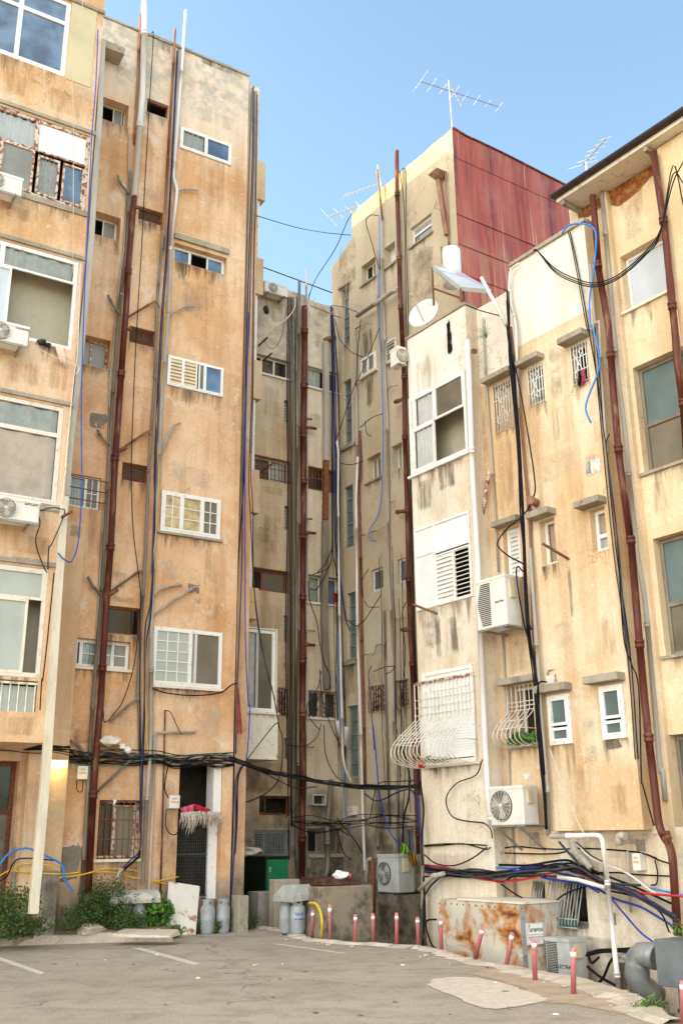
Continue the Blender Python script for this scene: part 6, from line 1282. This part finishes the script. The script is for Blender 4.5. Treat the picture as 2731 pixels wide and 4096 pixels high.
# gas company sign on its right side
u0, uz1 = SP(X2, 'R4 697,962', .01); u1, uz0 = SP(X2, 'R4 798,1075', .01)
t = thing('warning_sign', 'white gas company sign with flame mark and red warning on the rusty cabinet', 'sign', X2.P(u0, uz0, .01)); W, H = u1-u0, uz1-uz0; am = (u0+u1)/2
m = MB(); m.box(X2, u0, u1, uz0, uz1, .001, .01); m.build('plate', M['panel'], t)
m = MB()
for a, b_, c_, d_ in ((.03, .04, .03, .97), (.96, .97, .03, .97), (.04, .96, .03, .04), (.04, .96, .96, .97)): m.box(X2, u0+W*a, u0+W*b_, uz0+H*c_, uz0+H*d_, .01, .0115)
m.build('border', M['text'], t)
redp = simple('red_print', (.50, .05, .03), .6, bst=0)
fs = W/5.6
text_mesh('אמישרא'[::-1], fs*1.25, onplane(X2, am+W*.1, uz0+H*.67, .012), 'lettering', M['text'], t, .002)
text_mesh('גז'[::-1], fs*1.25, onplane(X2, u0+W*.17, uz0+H*.67, .012), 'lettering', redp, t, .0)
text_mesh('אין להבעיר אש ולעשן בסביבה'[::-1], fs*.42, onplane(X2, am, uz0+H*.46, .012), 'lettering', M['text'], t)
text_mesh('זהירות גז מחלקתי'[::-1], fs*.66, onplane(X2, am, uz0+H*.33, .012), 'lettering', redp, t, .001)
text_mesh('באחזקת גז ישראל לאיתור'[::-1], fs*.4, onplane(X2, am, uz0+H*.22, .012), 'lettering', M['text'], t)
text_mesh('02-6414/5/6', fs*.6, onplane(X2, am, uz0+H*.12, .012), 'lettering', redp, t)
m = MB(); fl = [(0, .0), (.045, .05), (.05, .1), (.02, .17), (.015, .24), (-.02, .17), (-.045, .1), (-.04, .04)]
m.poly([X2.P(u0+W*.16+a*W, uz0+H*(.74)+b_*H, .012) for a, b_ in fl]); m.build('flame_mark', M['text'], t)
m = MB(); m.poly([X2.P(u0+W*.16+a*W*.55, uz0+H*(.75)+b_*H*.6, .014) for a, b_ in fl]); m.build('flame_core', M['panel'], t)
# ------------------------------------------------------------------ duct box at the right
Xd = F1.off(1.35); (d0, dz1), (_q, dz0) = SP(Xd, 'R4 1402,1048'), SP(Xd, 'R4 1435,1308')
t = thing('duct_box', 'grey sheet metal ventilation box with fat elbow duct at the lower right corner', 'ventilation box', Xd.P(d0+.5, dz0, -.4))
M['ductgrey'] = simple('blue_grey_sheet', (.16, .18, .19), .5, var=.12, vs=4)
m = MB(); m.box(Xd, d0, d0+1.6, dz0, dz1, -.8, 0); m.build('body', M['ductgrey'], t, bevel=.01)
ep = [Xd.at(p_, -.3) for p_ in px('R4 1425,1150 1365,1135 1325,1150 1312,1195')]
e0_, e1_, e2_, e3_ = ep
m = MB(); pts = smooth_pts(ep + [e3_+V((.02, .03, -.22)), e3_+V((.25, .1, -.4))], 2); m.tube(pts, .17, 18, rr=[.155*(1 + (.05 if k % 2 else 0)) for k in range(len(pts))]); m.build('elbow', M['steel'], t)
m = MB()
for a in (d0+.25, d0+.6, d0+1.4): m.bar(Xd.P(a, -1.8, -.1), Xd.P(a, dz0, -.1), .05)
for z in (dz0-.25, dz0-.45): m.bar(Xd.P(d0+.25, z, -.08), Xd.P(d0+1.4, z, -.08), .045)
m.build('stand', M['steel'], t)
# ------------------------------------------------------------------ leaning sheet, door awning, laundry
w0 = [B.P(SP(B, 'L4 947,1466', .6)[0], .0, .6), B.P(SP(B, 'L4 1112,1482', .6)[0], .0, .6)]
def onB(t, o): return B.at(px(t)[0], o)
tp = [onB('L4 968,1182', .12), onB('L4 1136,1208', .12)]; nrm = (w0[1]-w0[0]).cross(tp[0]-w0[0]).normalized()*.03
m = MB(); m.hexa([w0[0], w0[1], w0[1]+nrm, w0[0]+nrm, tp[0], tp[1], tp[1]+nrm, tp[0]+nrm])
for a, b_ in ((w0[0], tp[0]), (tp[0], tp[1]), (tp[1], w0[1]), (w0[0], w0[1])): m.bar(a-nrm*.2, b_-nrm*.2, .03)
o = m.build('leaning_board', simple('rusty_white_enamel', (.70, .66, .58), .5, vs=5, col2=(.32, .14, .05), th=(.56, .66))); tag(o, 'rust spotted white metal panel leaning against the ochre wall', 'metal panel')
def cloth(label, P, of, pts, mat, seed=1, fold=.03, name='cloth', cat='cloth'):
    """cloth hung in vertical folds between a top and a bottom edge"""
    q = px(pts); top, bot = q[:2], q[2:4]; m = MB(); nu, nv = 18, 10; r = random.Random(seed); ph = r.uniform(0, 6); G_ = []
    for j in range(nv+1):
        row = []
        for i in range(nu+1):
            u, v = i/nu, j/nv; x = (top[0][0]*(1-u)+top[1][0]*u)*(1-v) + (bot[0][0]*(1-u)+bot[1][0]*u)*v; y = (top[0][1]*(1-u)+top[1][1]*u)*(1-v) + (bot[0][1]*(1-u)+bot[1][1]*u)*v
            row.append(P.at((x, y + (r.uniform(-6, 10) if j == nv else 0)), of + fold*(.4+v)*math.sin(u*15+ph+v*1.5)))
        G_.append(row)
    for j in range(nv):
        for i in range(nu): m.smooth.add(len(m.f)); m.quad(G_[j+1][i], G_[j+1][i+1], G_[j][i+1], G_[j][i])
    return tag(m.build(name, mat), label, cat)
pinkc = simple('pink_cloth', (.75, .12, .22), .9, bst=.2); redc = simple('red_cloth', (.55, .02, .03), .9, bst=.2); rosec = simple('faded_rose_cloth', (.50, .17, .14), .95, bst=.3)
cloth('faded red rag hanging on the corner cables of the ochre block', Bs, .5, 'L4 1352,70 1362,70 1345,330 1385,330', rosec, 2)
cloth('pink basket like cloth lying over the mesh door', B, .22, 'L4 1030,758 1110,735 1040,795 1105,795', pinkc, 3)
cloth('red cloth bunched over the mesh door beside the pink one', B, .2, 'L4 1112,735 1198,765 1118,785 1198,782', redc, 4)
cloth('pink garment hung in the high grilled window', F, .05, 'R2 1003,385 1022,382 1002,462 1028,450', pinkc, 5); cloth('black garment hung in the high grilled window', F, .045, 'R2 985,395 1001,388 982,475 1002,465', M['black'], 6)
cloth('pale cloths draped over the sill of the open balcony window', A, .1, 'L2 312,680 365,690 340,780 380,800', M['curtain_w'], 7)
cloth('bright green and yellow plastic stuffed on top of the dusty air conditioner', E_, 1.2, 'C4 1235,820 1262,835 1220,890 1290,890', simple('lime_plastic', (.42, .80, .08), .5), 8, .08); cloth('brown plastic scrap dangling behind the dusty air conditioner', E_, 1.1, 'C4 1262,870 1330,900 1300,980 1335,985', simple('amber_plastic', (.45, .22, .03), .5), 9, .05)
cloth('small white scrap hanging from the wires by the barred window', B, .15, 'L4 650,710 668,712 645,738 660,735', M['curtain'], 10, .01)
cloth('white rag snagged on the cables near the stair windows', D, .3, 'C3 768,1540 795,1535 790,1640 805,1640', M['curtain'], 11); cloth('white rag hanging on the lowest stair window', E_, .2, 'C3 832,1580 858,1580 830,1700 850,1720', M['curtain'], 12)
cloth('red and white bag on the sill of the blue towel window', D, .12, 'C3 750,650 790,648 755,720 790,715', redc, 13)
# dry palm fronds over the mesh door
m = MB(); rnd = random.Random(12)
for k in range(150):
    u = rnd.random(); x = 1032+u*225; y = 790-8*math.sin(u*3)+rnd.uniform(-8, 6); L = rnd.uniform(40, 95)*(1.4 if .2 < u < .35 else 1); o_ = rnd.uniform(.1, .4)
    a = B.at(px('L4 %f,%f' % (x, y))[0], o_); b_ = B.at(px('L4 %f,%f' % (x+rnd.uniform(-22, 16), y+L))[0], o_+.05); s_ = B.d*rnd.uniform(.008, .016); mid = (a+b_)/2+B.n*.05
    m.quad(a-s_, a+s_, mid+s_*.8, mid-s_*.8); m.quad(mid-s_*.8, mid+s_*.8, b_+s_*.1, b_-s_*.1)
tag(m.build('dried_palm_fronds', simple('dry_frond', (.52, .46, .38), .9, vs=20, col2=(.30, .24, .18))), 'dried grey palm fronds fringing the top of the mesh door', 'palm fronds')
# ------------------------------------------------------------------ meter boxes, lamp, camera
orange = simple('orange_print', (.70, .25, .04), .6, vs=60, col2=(.8, .7, .55))
def meter(label, P, TL, BR, o=.0):
    (a0, z1), (a1, z0) = SP(P, TL, o), SP(P, BR, o); t = thing('meter_box', label, 'meter box', P.P((a0+a1)/2, z0, o)); W, H = a1-a0, z1-z0
    m = MB(); m.box(P, a0, a1, z0, z1, o, o+.13); m.build('box', M['ac'], t, bevel=.008)
    m = MB(); m.box(P, a0+W*.12, a1-W*.12, z0+H*.42, z0+H*.55, o+.13, o+.133); m.build('number_strip', orange, t)
    m = MB(); m.box(P, a0+W*.25, a1-W*.3, z0+H*.68, z0+H*.8, o+.13, o+.132); m.build('print', M['acgrey'], t); return t
meter('white meter box below the lit lamp side, left of the red soil pipe', B, 'L4 435,520', 'L4 488,597'); meter('white meter box left of the mesh door', B, 'L4 954,687', 'L4 1010,762')
meter('white meter box under the plaster bay near the right drain', FL, 'R4 1312,572', 'R4 1366,668'); meter('pale meter box in the dark foot of the gap', E_, 'C4 887,568', 'C4 925,632')
(q0, qz) = SP(AG, 'L4 322,512'); t = thing('wall_lamp', 'lit bulkhead lamp glowing warm yellow beside the cream downspout', 'lamp', AG.P(q0, qz, .1))
em = bpy.data.materials.new('lamp_glow'); em.use_nodes = True; e_ = em.node_tree.nodes['Principled BSDF']; e_.inputs['Emission Color'].default_value = (1, .78, .32, 1); e_.inputs['Emission Strength'].default_value = 3.5; e_.inputs['Base Color'].default_value = (.9, .8, .5, 1)
m = MB(); m.box(AG, q0-.15, q0+.15, qz-.055, qz+.055, .03, .14); m.build('lens', em, t, bevel=.02); m = MB(); m.box(AG, q0-.16, q0+.16, qz+.056, qz+.075, 0, .16); m.build('housing', M['offwhite'], t)
ld = bpy.data.lights.new('lamp_light', 'POINT'); ld.energy = 1.6; ld.color = (1, .72, .3); ld.shadow_soft_size = .08; lo = bpy.data.objects.new('lamp_light', ld); COL.objects.link(lo); lo.location = AG.P(q0, qz-.08, .22)
c = B.at(px('L4 730,418')[0], .12); m = MB(); m.lathe(c-B.n*.1, [(0, 0), (.06, 0), (.075, .1), (.05, .17), (0, .18)], 16, B.n + V((0, 0, -.35))); tag(m.build('security_camera', M['white']), 'small white dome camera above the barred window', 'camera')
(a0, z1), (a1, z0) = SP(B, 'L4 676,393'), SP(B, 'L4 706,424'); m = MB(); m.box(B, a0, a1, z0, z1, .0, .09); tag(m.build('junction_box', M['white'], None, bevel=.01), 'small white junction box left of the dome camera', 'junction box')
m = MB(); lump(m, B.at(px('L4 625,380')[0], .15), .19, sq=.5, seed=5); tag(m.build('wrapped_bundle', M['offwhite']), 'dirty wrapped bundle stuck by the red soil pipe above the barred window', 'bundle')
(a0, z1), (a1, z0) = SP(D, 'C4 578,484'), SP(D, 'C4 672,562'); t = thing('ventilator_box', 'small grey box ventilator on the grimy back wall', 'ventilator', D.P((a0+a1)/2, z0, 0))
m = MB()
for q in ((a0, a0+.03, z0, z1), (a1-.03, a1, z0, z1), (a0+.03, a1-.03, z0, z0+.03), (a0+.03, a1-.03, z1-.03, z1)): m.box(D, *q, 0, .22)
m.build('frame', M['acgrey'], t); m = MB(); m.box(D, a0+.03, a1-.03, z0+.03, z1-.03, .01, .05); m.build('back', M['acdark'], t)
(a0, z1), (a1, z0) = SP(F, 'R3 818,840'), SP(F, 'R3 860,882'); m = MB(); m.box(F, a0, a1, z0, z1, 0, .05)
for k in range(5): m.box(F, a0+.02, a1-.02, z0+.02+k*(z1-z0-.04)/5, z0+.03+k*(z1-z0-.04)/5, .05, .058)
tag(m.build('vent_cover', M['ac']), 'small white vent cover above the left twin window', 'vent cover')
# ------------------------------------------------------------------ roof things
dc = F0.at(px('R2 137,82')[0], -.45); ax = V((-.55, -.80, .25)).normalized(); t = thing('satellite_dish', 'pale round satellite dish standing on the white parapet', 'satellite dish', dc-V((0, 0, .5)))
m = MB(); rd = .36; m.lathe(dc, [(0, 0), (rd*.4, .012), (rd*.75, .04), (rd, .075), (rd*1.01, .07), (rd*.75, .025), (0, -.015)], 32, ax); m.build('dish', simple('pale_dish', (.62, .64, .62), .45, var=.04), t)
m = MB(); tip = dc+ax*.34+V((-.1, 0, .22)); m.bar(dc+V((.05, 0, -rd)), tip, .022); m.lathe(tip, [(0, -.03), (.03, -.03), (.03, .05), (0, .05)], 10, ax); m.build('feed_arm', M['panel_y'], t)
m = MB(); m.tube([dc-ax*.04, dc-ax*.1+V((0, 0, -.2)), dc-ax*.08+V((0, 0, -.75))], .025, 8); m.build('mast', M['steel'], t)
tk0 = F0.at(px('R1 290,1145')[0], -1.6); tkr = F0.at(px('R1 350,1100')[0], -1.6); rk = ((tkr-tk0).dot(RT)); tz = F0.at(px('R1 290,965')[0], -1.6).z
t = thing('water_heater', 'solar water heater with upright white tank on the white parapet roof', 'water heater', tk0-V((0, 0, .3)))
m = MB(); m.lathe((tk0.x, tk0.y, tk0.z-.1), [(0, 0), (rk, 0), (rk, tz-tk0.z+.06), (rk*.93, tz-tk0.z+.1), (0, tz-tk0.z+.1)], 28); m.build('boiler', M['panel'], t)
pn = [F0.at(p_, o_) for p_, o_ in zip(px('R1 180,1055 340,1172 490,1195 350,1112'), (-.35, -.35, -.75, -1.3))]
pn = [F0.at(px('R1 180,1056')[0], -.5), F0.at(px('R1 338,1175')[0], -.1), F0.at(px('R1 505,1190')[0], -.5), F0.at(px('R1 350,1100')[0], -1.0)]
nn = (pn[1]-pn[0]).cross(pn[3]-pn[0]).normalized()*.05
if nn.z > 0: nn = -nn
m = MB(); m.hexa([p_+nn*1.6 for p_ in pn]+pn); pnl = m.build('solar_panel', M['acgrey'], t); m = MB(); ce = sum(pn, V())/4; m.poly([ce+(p_-ce)*.9-nn*.08 for p_ in pn]); m.build('glass', M['g_pale'], pnl)
m = MB()
for a, b_ in ((pn[0], tk0), (pn[1], tk0+V((.1, -.5, -.2))), (pn[0], pn[0]-V((0, 0, .9))), (pn[1], pn[1]-V((0, 0, .25))), (pn[3], pn[3]-V((0, 0, .8))), (pn[0]-V((0, 0, .5)), pn[1]-V((0, 0, .2)))): m.bar(a+nn, b_+nn, .04)
m.build('stand', M['rust'], t)
pipe('white pipe leaning out over the white parapet', 'whitepipe', .05, 'F0 .15: R1 450,1125 590,1386', name='vent_pipe', col=9)
cab('black cable lying across the white parapet', 'black', .014, 'F0 .1: R1 365,1275 440,1305 550,1335')
def yagi(label, mast, boom, n, el, P, t_=.012, vert=False, mt='whitepipe'):
    m0, m1 = mast; b0_, b1_ = boom; t = thing('tv_antenna', label, 'antenna', m0); m = MB(); m.bar(m0, m1, t_*2.2); m.build('mast', M[mt], t)
    m = MB(); m.bar(b0_, b1_, t_*1.5); bo = m.build('boom', M['darkpipe'], t)
    for k in range(n):
        c = b0_.lerp(b1_, k/(n-1)); L = el*(1-.35*k/(n-1)); L *= (1.5, 1, .8, 1.1, .8, .9, .7, 1, .8)[k % 9]; m = MB(); m.bar(c-P*L/2, c+P*L/2, t_*.8); m.build('element', M['whitepipe'], t)
XA = Plane(R(75), E_.P(sE1, 0, 0)); g_at = lambda t: XA.at(px(t)[0])
yagi('large television antenna on the corner of the sunlit tower roof', (g_at('R1 288,300'), g_at('R1 268,28')), (g_at('R1 112,36'), g_at('R1 548,178')), 8, .55, E_.d*.75+V((0, 0, .25)), .008)
m = MB(); m.bar(g_at('R1 275,50'), g_at('R1 342,175'), .02); o = m.build('tv_antenna', M['steel']); tag(o, 'short crossing aerial arm on the mast of the large antenna', 'antenna')
YA = E_.off(.1); e_at = lambda t: YA.at(px(t)[0])
yagi('long slim antenna pointing left above the tower roof edge', (e_at('C1 893,800'), e_at('C1 868,655')), (e_at('C1 680,832'), e_at('C1 870,763')), 8, .28, V((.3, .3, .6)).normalized(), .009)
yagi('lower slim antenna reaching left over the tower roof corner', (e_at('C1 765,885'), e_at('C1 762,920')), (e_at('C1 590,952'), e_at('C1 765,885')), 4, .5, V((.5, .0, -.6)).normalized(), .012)
ZA = I.off(-2); i_at = lambda t: ZA.at(px(t)[0])
yagi('small slanting antenna rising behind the dark eave', (i_at('R1 1035,560'), i_at('R1 1030,480')), (i_at('R1 1010,498'), i_at('R1 1138,352')), 6, .42, V((.75, -.2, .12)).normalized(), .010)
yagi('thin aerial frame on the roof edge of the back building', (C.at(px('C2 598,455')[0], .3), C.at(px('C2 583,380')[0], .3)), (C.at(px('C2 583,383')[0], .3), C.at(px('C2 810,475')[0], .6)), 4, .35, V((.5, -.3, .4)).normalized(), .014)
m = MB(); lump(m, C.at(px('C2 285,418')[0], .4), .08, sq=1.3, seed=2); m.tube([C.at(px('C2 290,400')[0], .4), C.at(px('C2 290,330')[0], .4)], .004, 4); tag(m.build('dangling_bundle', M['dgrey']), 'small dark bundle dangling on a string under the rooftop air conditioner', 'bundle')
# metal funnel and downspout on the tower
t = thing('rain_funnel', 'rusty funnel and slanting square downspout near the red metal wall', 'downspout', E_.at(px('C1 1245,1000')[0], .1))
m = MB(); c0 = E_.at(px('C1 1212,705')[0], .16); s_ = .13; m.hexa([c0+E_.d*a*.5+E_.n*b_*.5-V((0, 0, .16)) for a, b_ in ((-s_, s_), (s_, s_), (s_, -s_), (-s_, -s_))]+[c0+E_.d*a*1.3+E_.n*b_*1.3 for a, b_ in ((-s_, s_), (s_, s_), (s_, -s_), (-s_, -s_))]); m.build('funnel', M['rustpipe2'], t)
m = MB(); m.bar(c0-V((0, 0, .15)), E_.at(px('C1 1262,1055')[0], .1), .1); m.build('downspout', M['rustpipe2'], t)
pipe('slim rusty pipe beside the funnel on the tower corner', 'rustpipe2', .03, 'E .08: C1 1258,690 1262,900 1275,1140')
# wall brackets and small rusty ends
for i, (P_, t1, t2, lab) in enumerate(((F, 'R3 935,190', 'R3 788,103', 'rusty steel bracket sticking out below the small curtained window'), (F0, 'R3 205,492', 'R3 70,440', 'rusty clothesline bracket under the louvred shutter of the balcony column'), (C, 'C2 235,668', 'C2 295,610', 'rusty bracket holding the pale cable of the back building'), (C, 'C2 262,775', 'C2 328,718', 'thin bracket above the top window of the back building'), (C, 'C2 245,1550', 'C2 328,1490', 'grey bracket leaning out before the grilled window of the back building'), (A, 'L3 345,388', 'L3 412,350', 'dark bracket on the edge of the balcony block by the lamp downspout'))):
    m = MB(); m.bar(P_.at(px(t1)[0], 0), P_.at(px(t2)[0], .45), .035); tag(m.build('wall_bracket', M['rust']), lab, 'bracket')
# teal planter and plants
def leafy(name, label, cat, c, r, h, n, mat, leaf=.04, seed=0, up=.5, stems=8, loc_z=None, spread=1.0, group=None):
    rnd = random.Random(seed); t = thing(name, label, cat, c, group); m = MB(); sm = MB()
    tips = []
    for k in range(stems):
        q = rnd.uniform(0, 6.28); d = rnd.uniform(.2, 1)*r; tip = V(c)+V((d*math.cos(q)*spread, d*math.sin(q)*.7, h*rnd.uniform(.45, 1)*(1-.4*d/r))); b_ = V(c)+V((d*.4*math.cos(q), d*.4*math.sin(q)*.6, 0)); tips.append((b_, tip))
        sm.tube(smooth_pts([b_, b_.lerp(tip, .5)+V((rnd.uniform(-.04, .04), 0, .05)), tip], 3), .004, 4)
    for k in range(n):
        b_, tip = rnd.choice(tips); u = rnd.random()**.6; p_ = b_.lerp(tip, u)+V((rnd.gauss(0, .16*r+.015), rnd.gauss(0, .14*r+.015), rnd.gauss(0, .06*h+.01)))
        if p_.z < c[2]: p_.z = c[2]+.01+rnd.random()*.03
        a = V((rnd.gauss(0, 1), rnd.gauss(0, 1), rnd.gauss(0, .6)+up)).normalized(); b2 = a.cross(V((rnd.gauss(0, 1), rnd.gauss(0, 1), rnd.gauss(0, 1)))).normalized(); s_ = leaf*rnd.uniform(.5, 1.25)
        m.poly([p_-a*s_, p_+b2*s_*.45, p_+a*s_, p_-b2*s_*.45], rnd.choice((0, 0, 1)))
    sm.build('stems', M['soil'], t); m.build('foliage', mat, t); return t
def leafmat(nm, c, c2):
    m, nt, b = newmat(nm); col = mixc(nt, ramp(nt, noise(nt, coords(nt), 4, 4), .35, .65), c, c2); nt.links.new(col, b.inputs['Base Color']); b.inputs['Roughness'].default_value = .55; b.inputs['Specular IOR Level'].default_value = .3
    return m
L1m = [leafmat('dark_leaf', (.025, .075, .016), (.05, .11, .02)), leafmat('olive_leaf', (.07, .10, .022), (.11, .13, .03))]
L2m = [leafmat('fresh_leaf', (.06, .17, .02), (.12, .24, .03)), leafmat('mid_leaf', (.035, .11, .02), (.08, .16, .03))]
def gp(t, z=.18): return atZ(px(t)[0], z)
for i, (t_, of_, r_, h_, n_, mt, lf, lab) in enumerate((('L4 -10,1470', 1.2, .75, 1.25, 3600, L1m, .024, 'tall dark weed thicket at the left edge of the photo'), ('L4 120,1462', 1.0, .5, .45, 1300, L1m, .022, 'low dark weeds at the foot of the cream downspout'), ('L4 385,1425', .5, .45, .4, 700, L1m, .02, 'sparse olive weeds between the concrete pier and the soil pipe'),
      ('L4 500,1420', .4, .4, .75, 2000, L1m, .021, 'dark bush right at the foot of the red soil pipe'), ('L4 605,1425', .45, .5, 1.2, 3600, L1m, .02, 'tall fine leafed bush left of the covered gas bottles'), ('L4 735,1445', .75, .42, .42, 1200, L1m, .022, 'low weeds in front of the covered gas bottles'), ('L4 875,1445', .45, .36, .72, 1100, L2m, .05, 'bright round leafed plant left of the leaning white panel'), ('L4 975,1485', .9, .25, .3, 500, L2m, .03, 'small green weeds at the foot of the leaning panel'),
      ('L4 1135,1470', .45, .16, .45, 420, L1m, .022, 'thin weeds between the leaning panel and the gas bottles'), ('L4 1222,1478', .6, .15, .32, 360, L1m, .02, 'small weeds between the two uncovered gas bottles'), ('L4 1335,1450', .35, .3, .75, 1500, L1m, .02, 'dark weeds at the corner of the ochre block'), ('L4 1400,1440', .1, .22, .5, 700, L1m, .02, 'weeds beside the eroded masonry stump'))):
    a_ = SP(B, t_, of_)[0]; leafy('weed_bush', lab, 'weeds', B.P(a_, .17 if i < 7 else 0, of_), r_*.9, h_*.85, n_, mt, lf*1.25, seed=i, stems=16)
leafy('weed_bush', 'small tuft of weeds on the edge near the lower right corner', 'weeds', atZ(px('R4 1375,1440')[0]), .2, .14, 160, L2m, .025, seed=31)
leafy('weed_bush', 'dark weeds growing below the ventilation box in the pit', 'weeds', Xd.P(d0+.2, -1.2, -.3), .5, 1.1, 500, L1m, .04, seed=33)
leafy('weed_bush', 'weeds sprouting on top of the grey ventilation box', 'weeds', Xd.P(d0+.35, dz1, -.3), .35, .3, 160, L2m, .03, seed=34)
t = leafy('fern', 'small green fern growing out of the white parapet wall', 'fern', F0.at(px('R2 482,205')[0], .02), .3, .28, 0, L2m, .03, seed=40, stems=1)
for ch in list(t.children): bpy.data.objects.remove(ch)
m = MB(); rnd = random.Random(5); base = F.at(px('R2 480,205')[0], .0)
for k in range(11):
    a = math.pi*(.05+.9*k/10); d = F.d*math.cos(a)*-1+V((0, 0, math.sin(a)))+F.n*.6; L = rnd.uniform(.2, .34)
    for j in range(12):
        u = j/11; p_ = base+d*(L*u)-V((0, 0, .12*u*u)); s_ = .04*(1-u*.8)
        for sg in (-1, 1): e_ = d.cross(F.n).normalized()*sg*s_+F.n*.01; m.quad(p_, p_+e_*.6+d*.012, p_+e_+d*.02, p_+e_*.6+d*.002, rnd.choice((0, 1)))
m.build('fronds', L2m, t)
leafy('potted_plant', 'spiky green plant inside the belly grille', 'plant', F1.at(px('R3 672,1215')[0], .2), .22, .28, 160, L2m, .07, seed=50)
leafy('potted_plant', 'small dry plant behind the white bulging cage', 'plant', F0.at(px('R3 185,1320')[0], .3), .28, .16, 120, L1m, .03, seed=51)
(a0, z1), (a1, z0) = SP(FL, 'R4 808,930', .2), SP(FL, 'R4 950,985', .2); t = thing('planter', 'teal plastic planter box hung on the basement grille', 'planter', FL.P((a0+a1)/2, z0, .2))
m = MB(); m.box(FL, a0+.02, a1-.02, z0, z1-.03, .05, .2); m.box(FL, a0, a1, z1-.03, z1, .04, .22); m.build('box', simple('teal_plastic', (.04, .22, .17), .5), t)
m = MB(); lump(m, F0.at(px('R3 118,1325')[0], .3), .07, sq=1.1, seed=4); tag(m.build('red_pot', redc), 'small red pot behind the white bulging cage', 'pot')
m = MB(); lump(m, A.at(px('L2 240,668')[0], .05), .08, sq=.5, seed=6); lump(m, A.at(px('L2 275,682')[0], .05), .06, sq=.5, seed=7); tag(m.build('shoes', M['dgrey']), 'dark shoes on the sill of the open balcony window', 'shoes')
# rubble along the edges
M['stone'] = plaster('rubble_stone', (.50, .43, .33), (.60, .54, .44), (.30, .24, .17), bumpst=.8)
m0 = MB(); lump(m0, (0, 0, 0), .05, sq=.6, seed=1); st0 = m0.build('rubble_stone', M['stone']); me0 = st0.data
rnd = random.Random(77); spots = []
for k in range(34):
    q = eg2[rnd.randrange(16, len(eg2)-2)]; spots.append(V((q.x-rnd.uniform(-.05, .5), q.y-rnd.uniform(-.05, .35), .0)))
for k in range(22): q = kback[rnd.randrange(4, len(kback)-1)]; spots.append(V((q.x+rnd.uniform(-.2, .2), q.y+rnd.uniform(-.25, .15), .16)))
for i, s_ in enumerate(spots):
    o = st0 if i == 0 else st0.copy()
    if i: COL.objects.link(o)
    o.location = s_; k = rnd.uniform(.3, 1.0)*(1.8 if rnd.random() > .9 else 1); o.scale = (k, k*rnd.uniform(.6, 1), k*.7); o.rotation_euler = (0, 0, rnd.uniform(0, 6)); tag(o, 'small pale rubble stone lying along the broken edge of the yard', 'stone', 'rubble stones along the broken edges')
m = MB(); c = atZ(px('L4 530,1455')[0], .17); lump(m, c, .26, sq=.42, seed=15); tag(m.build('concrete_chunk', M['cement'], None, bevel=.02), 'large broken concrete chunk on the pavement before the weeds', 'rubble')
m = MB()
for (t_, w_) in (('L4 830,1490', .0),):
    c = atZ(px(t_)[0], .12); m.hexa([c+V((-.5, -.2, 0)), c+V((.45, -.3, 0)), c+V((.55, .15, 0)), c+V((-.4, .25, 0)), c+V((-.5, -.18, .06)), c+V((.42, -.28, .03)), c+V((.5, .15, .09)), c+V((-.4, .25, .1))])
tag(m.build('paving_slab', M['cement'], None, bevel=.01), 'cracked loose slab at the right end of the raised pavement', 'slab')
rnd = random.Random(99); lt = 0
for k in range(26):
    x = rnd.uniform(200, 2500); y = rnd.uniform(3800, 4080); p_ = atZ((x, y), .004)
    m = MB(); s_ = rnd.uniform(.012, .035); q = rnd.uniform(0, 6); u = V((math.cos(q), math.sin(q), 0))*s_; v = V((-math.sin(q), math.cos(q), 0))*s_*.6; m.hexa([p_-u-v, p_+u-v, p_+u+v, p_-u+v, p_-u-v+V((0, 0, .006)), p_+u*.8-v+V((0, 0, .012)), p_+u+v+V((0, 0, .006)), p_-u+v*.7+V((0, 0, .01))])
    o = m.build('paper_scrap', M['trash'] if k % 3 == 0 else M['soil']); tag(o, 'tiny paper scrap lying on the asphalt', 'paper scrap', 'paper scraps on the asphalt')
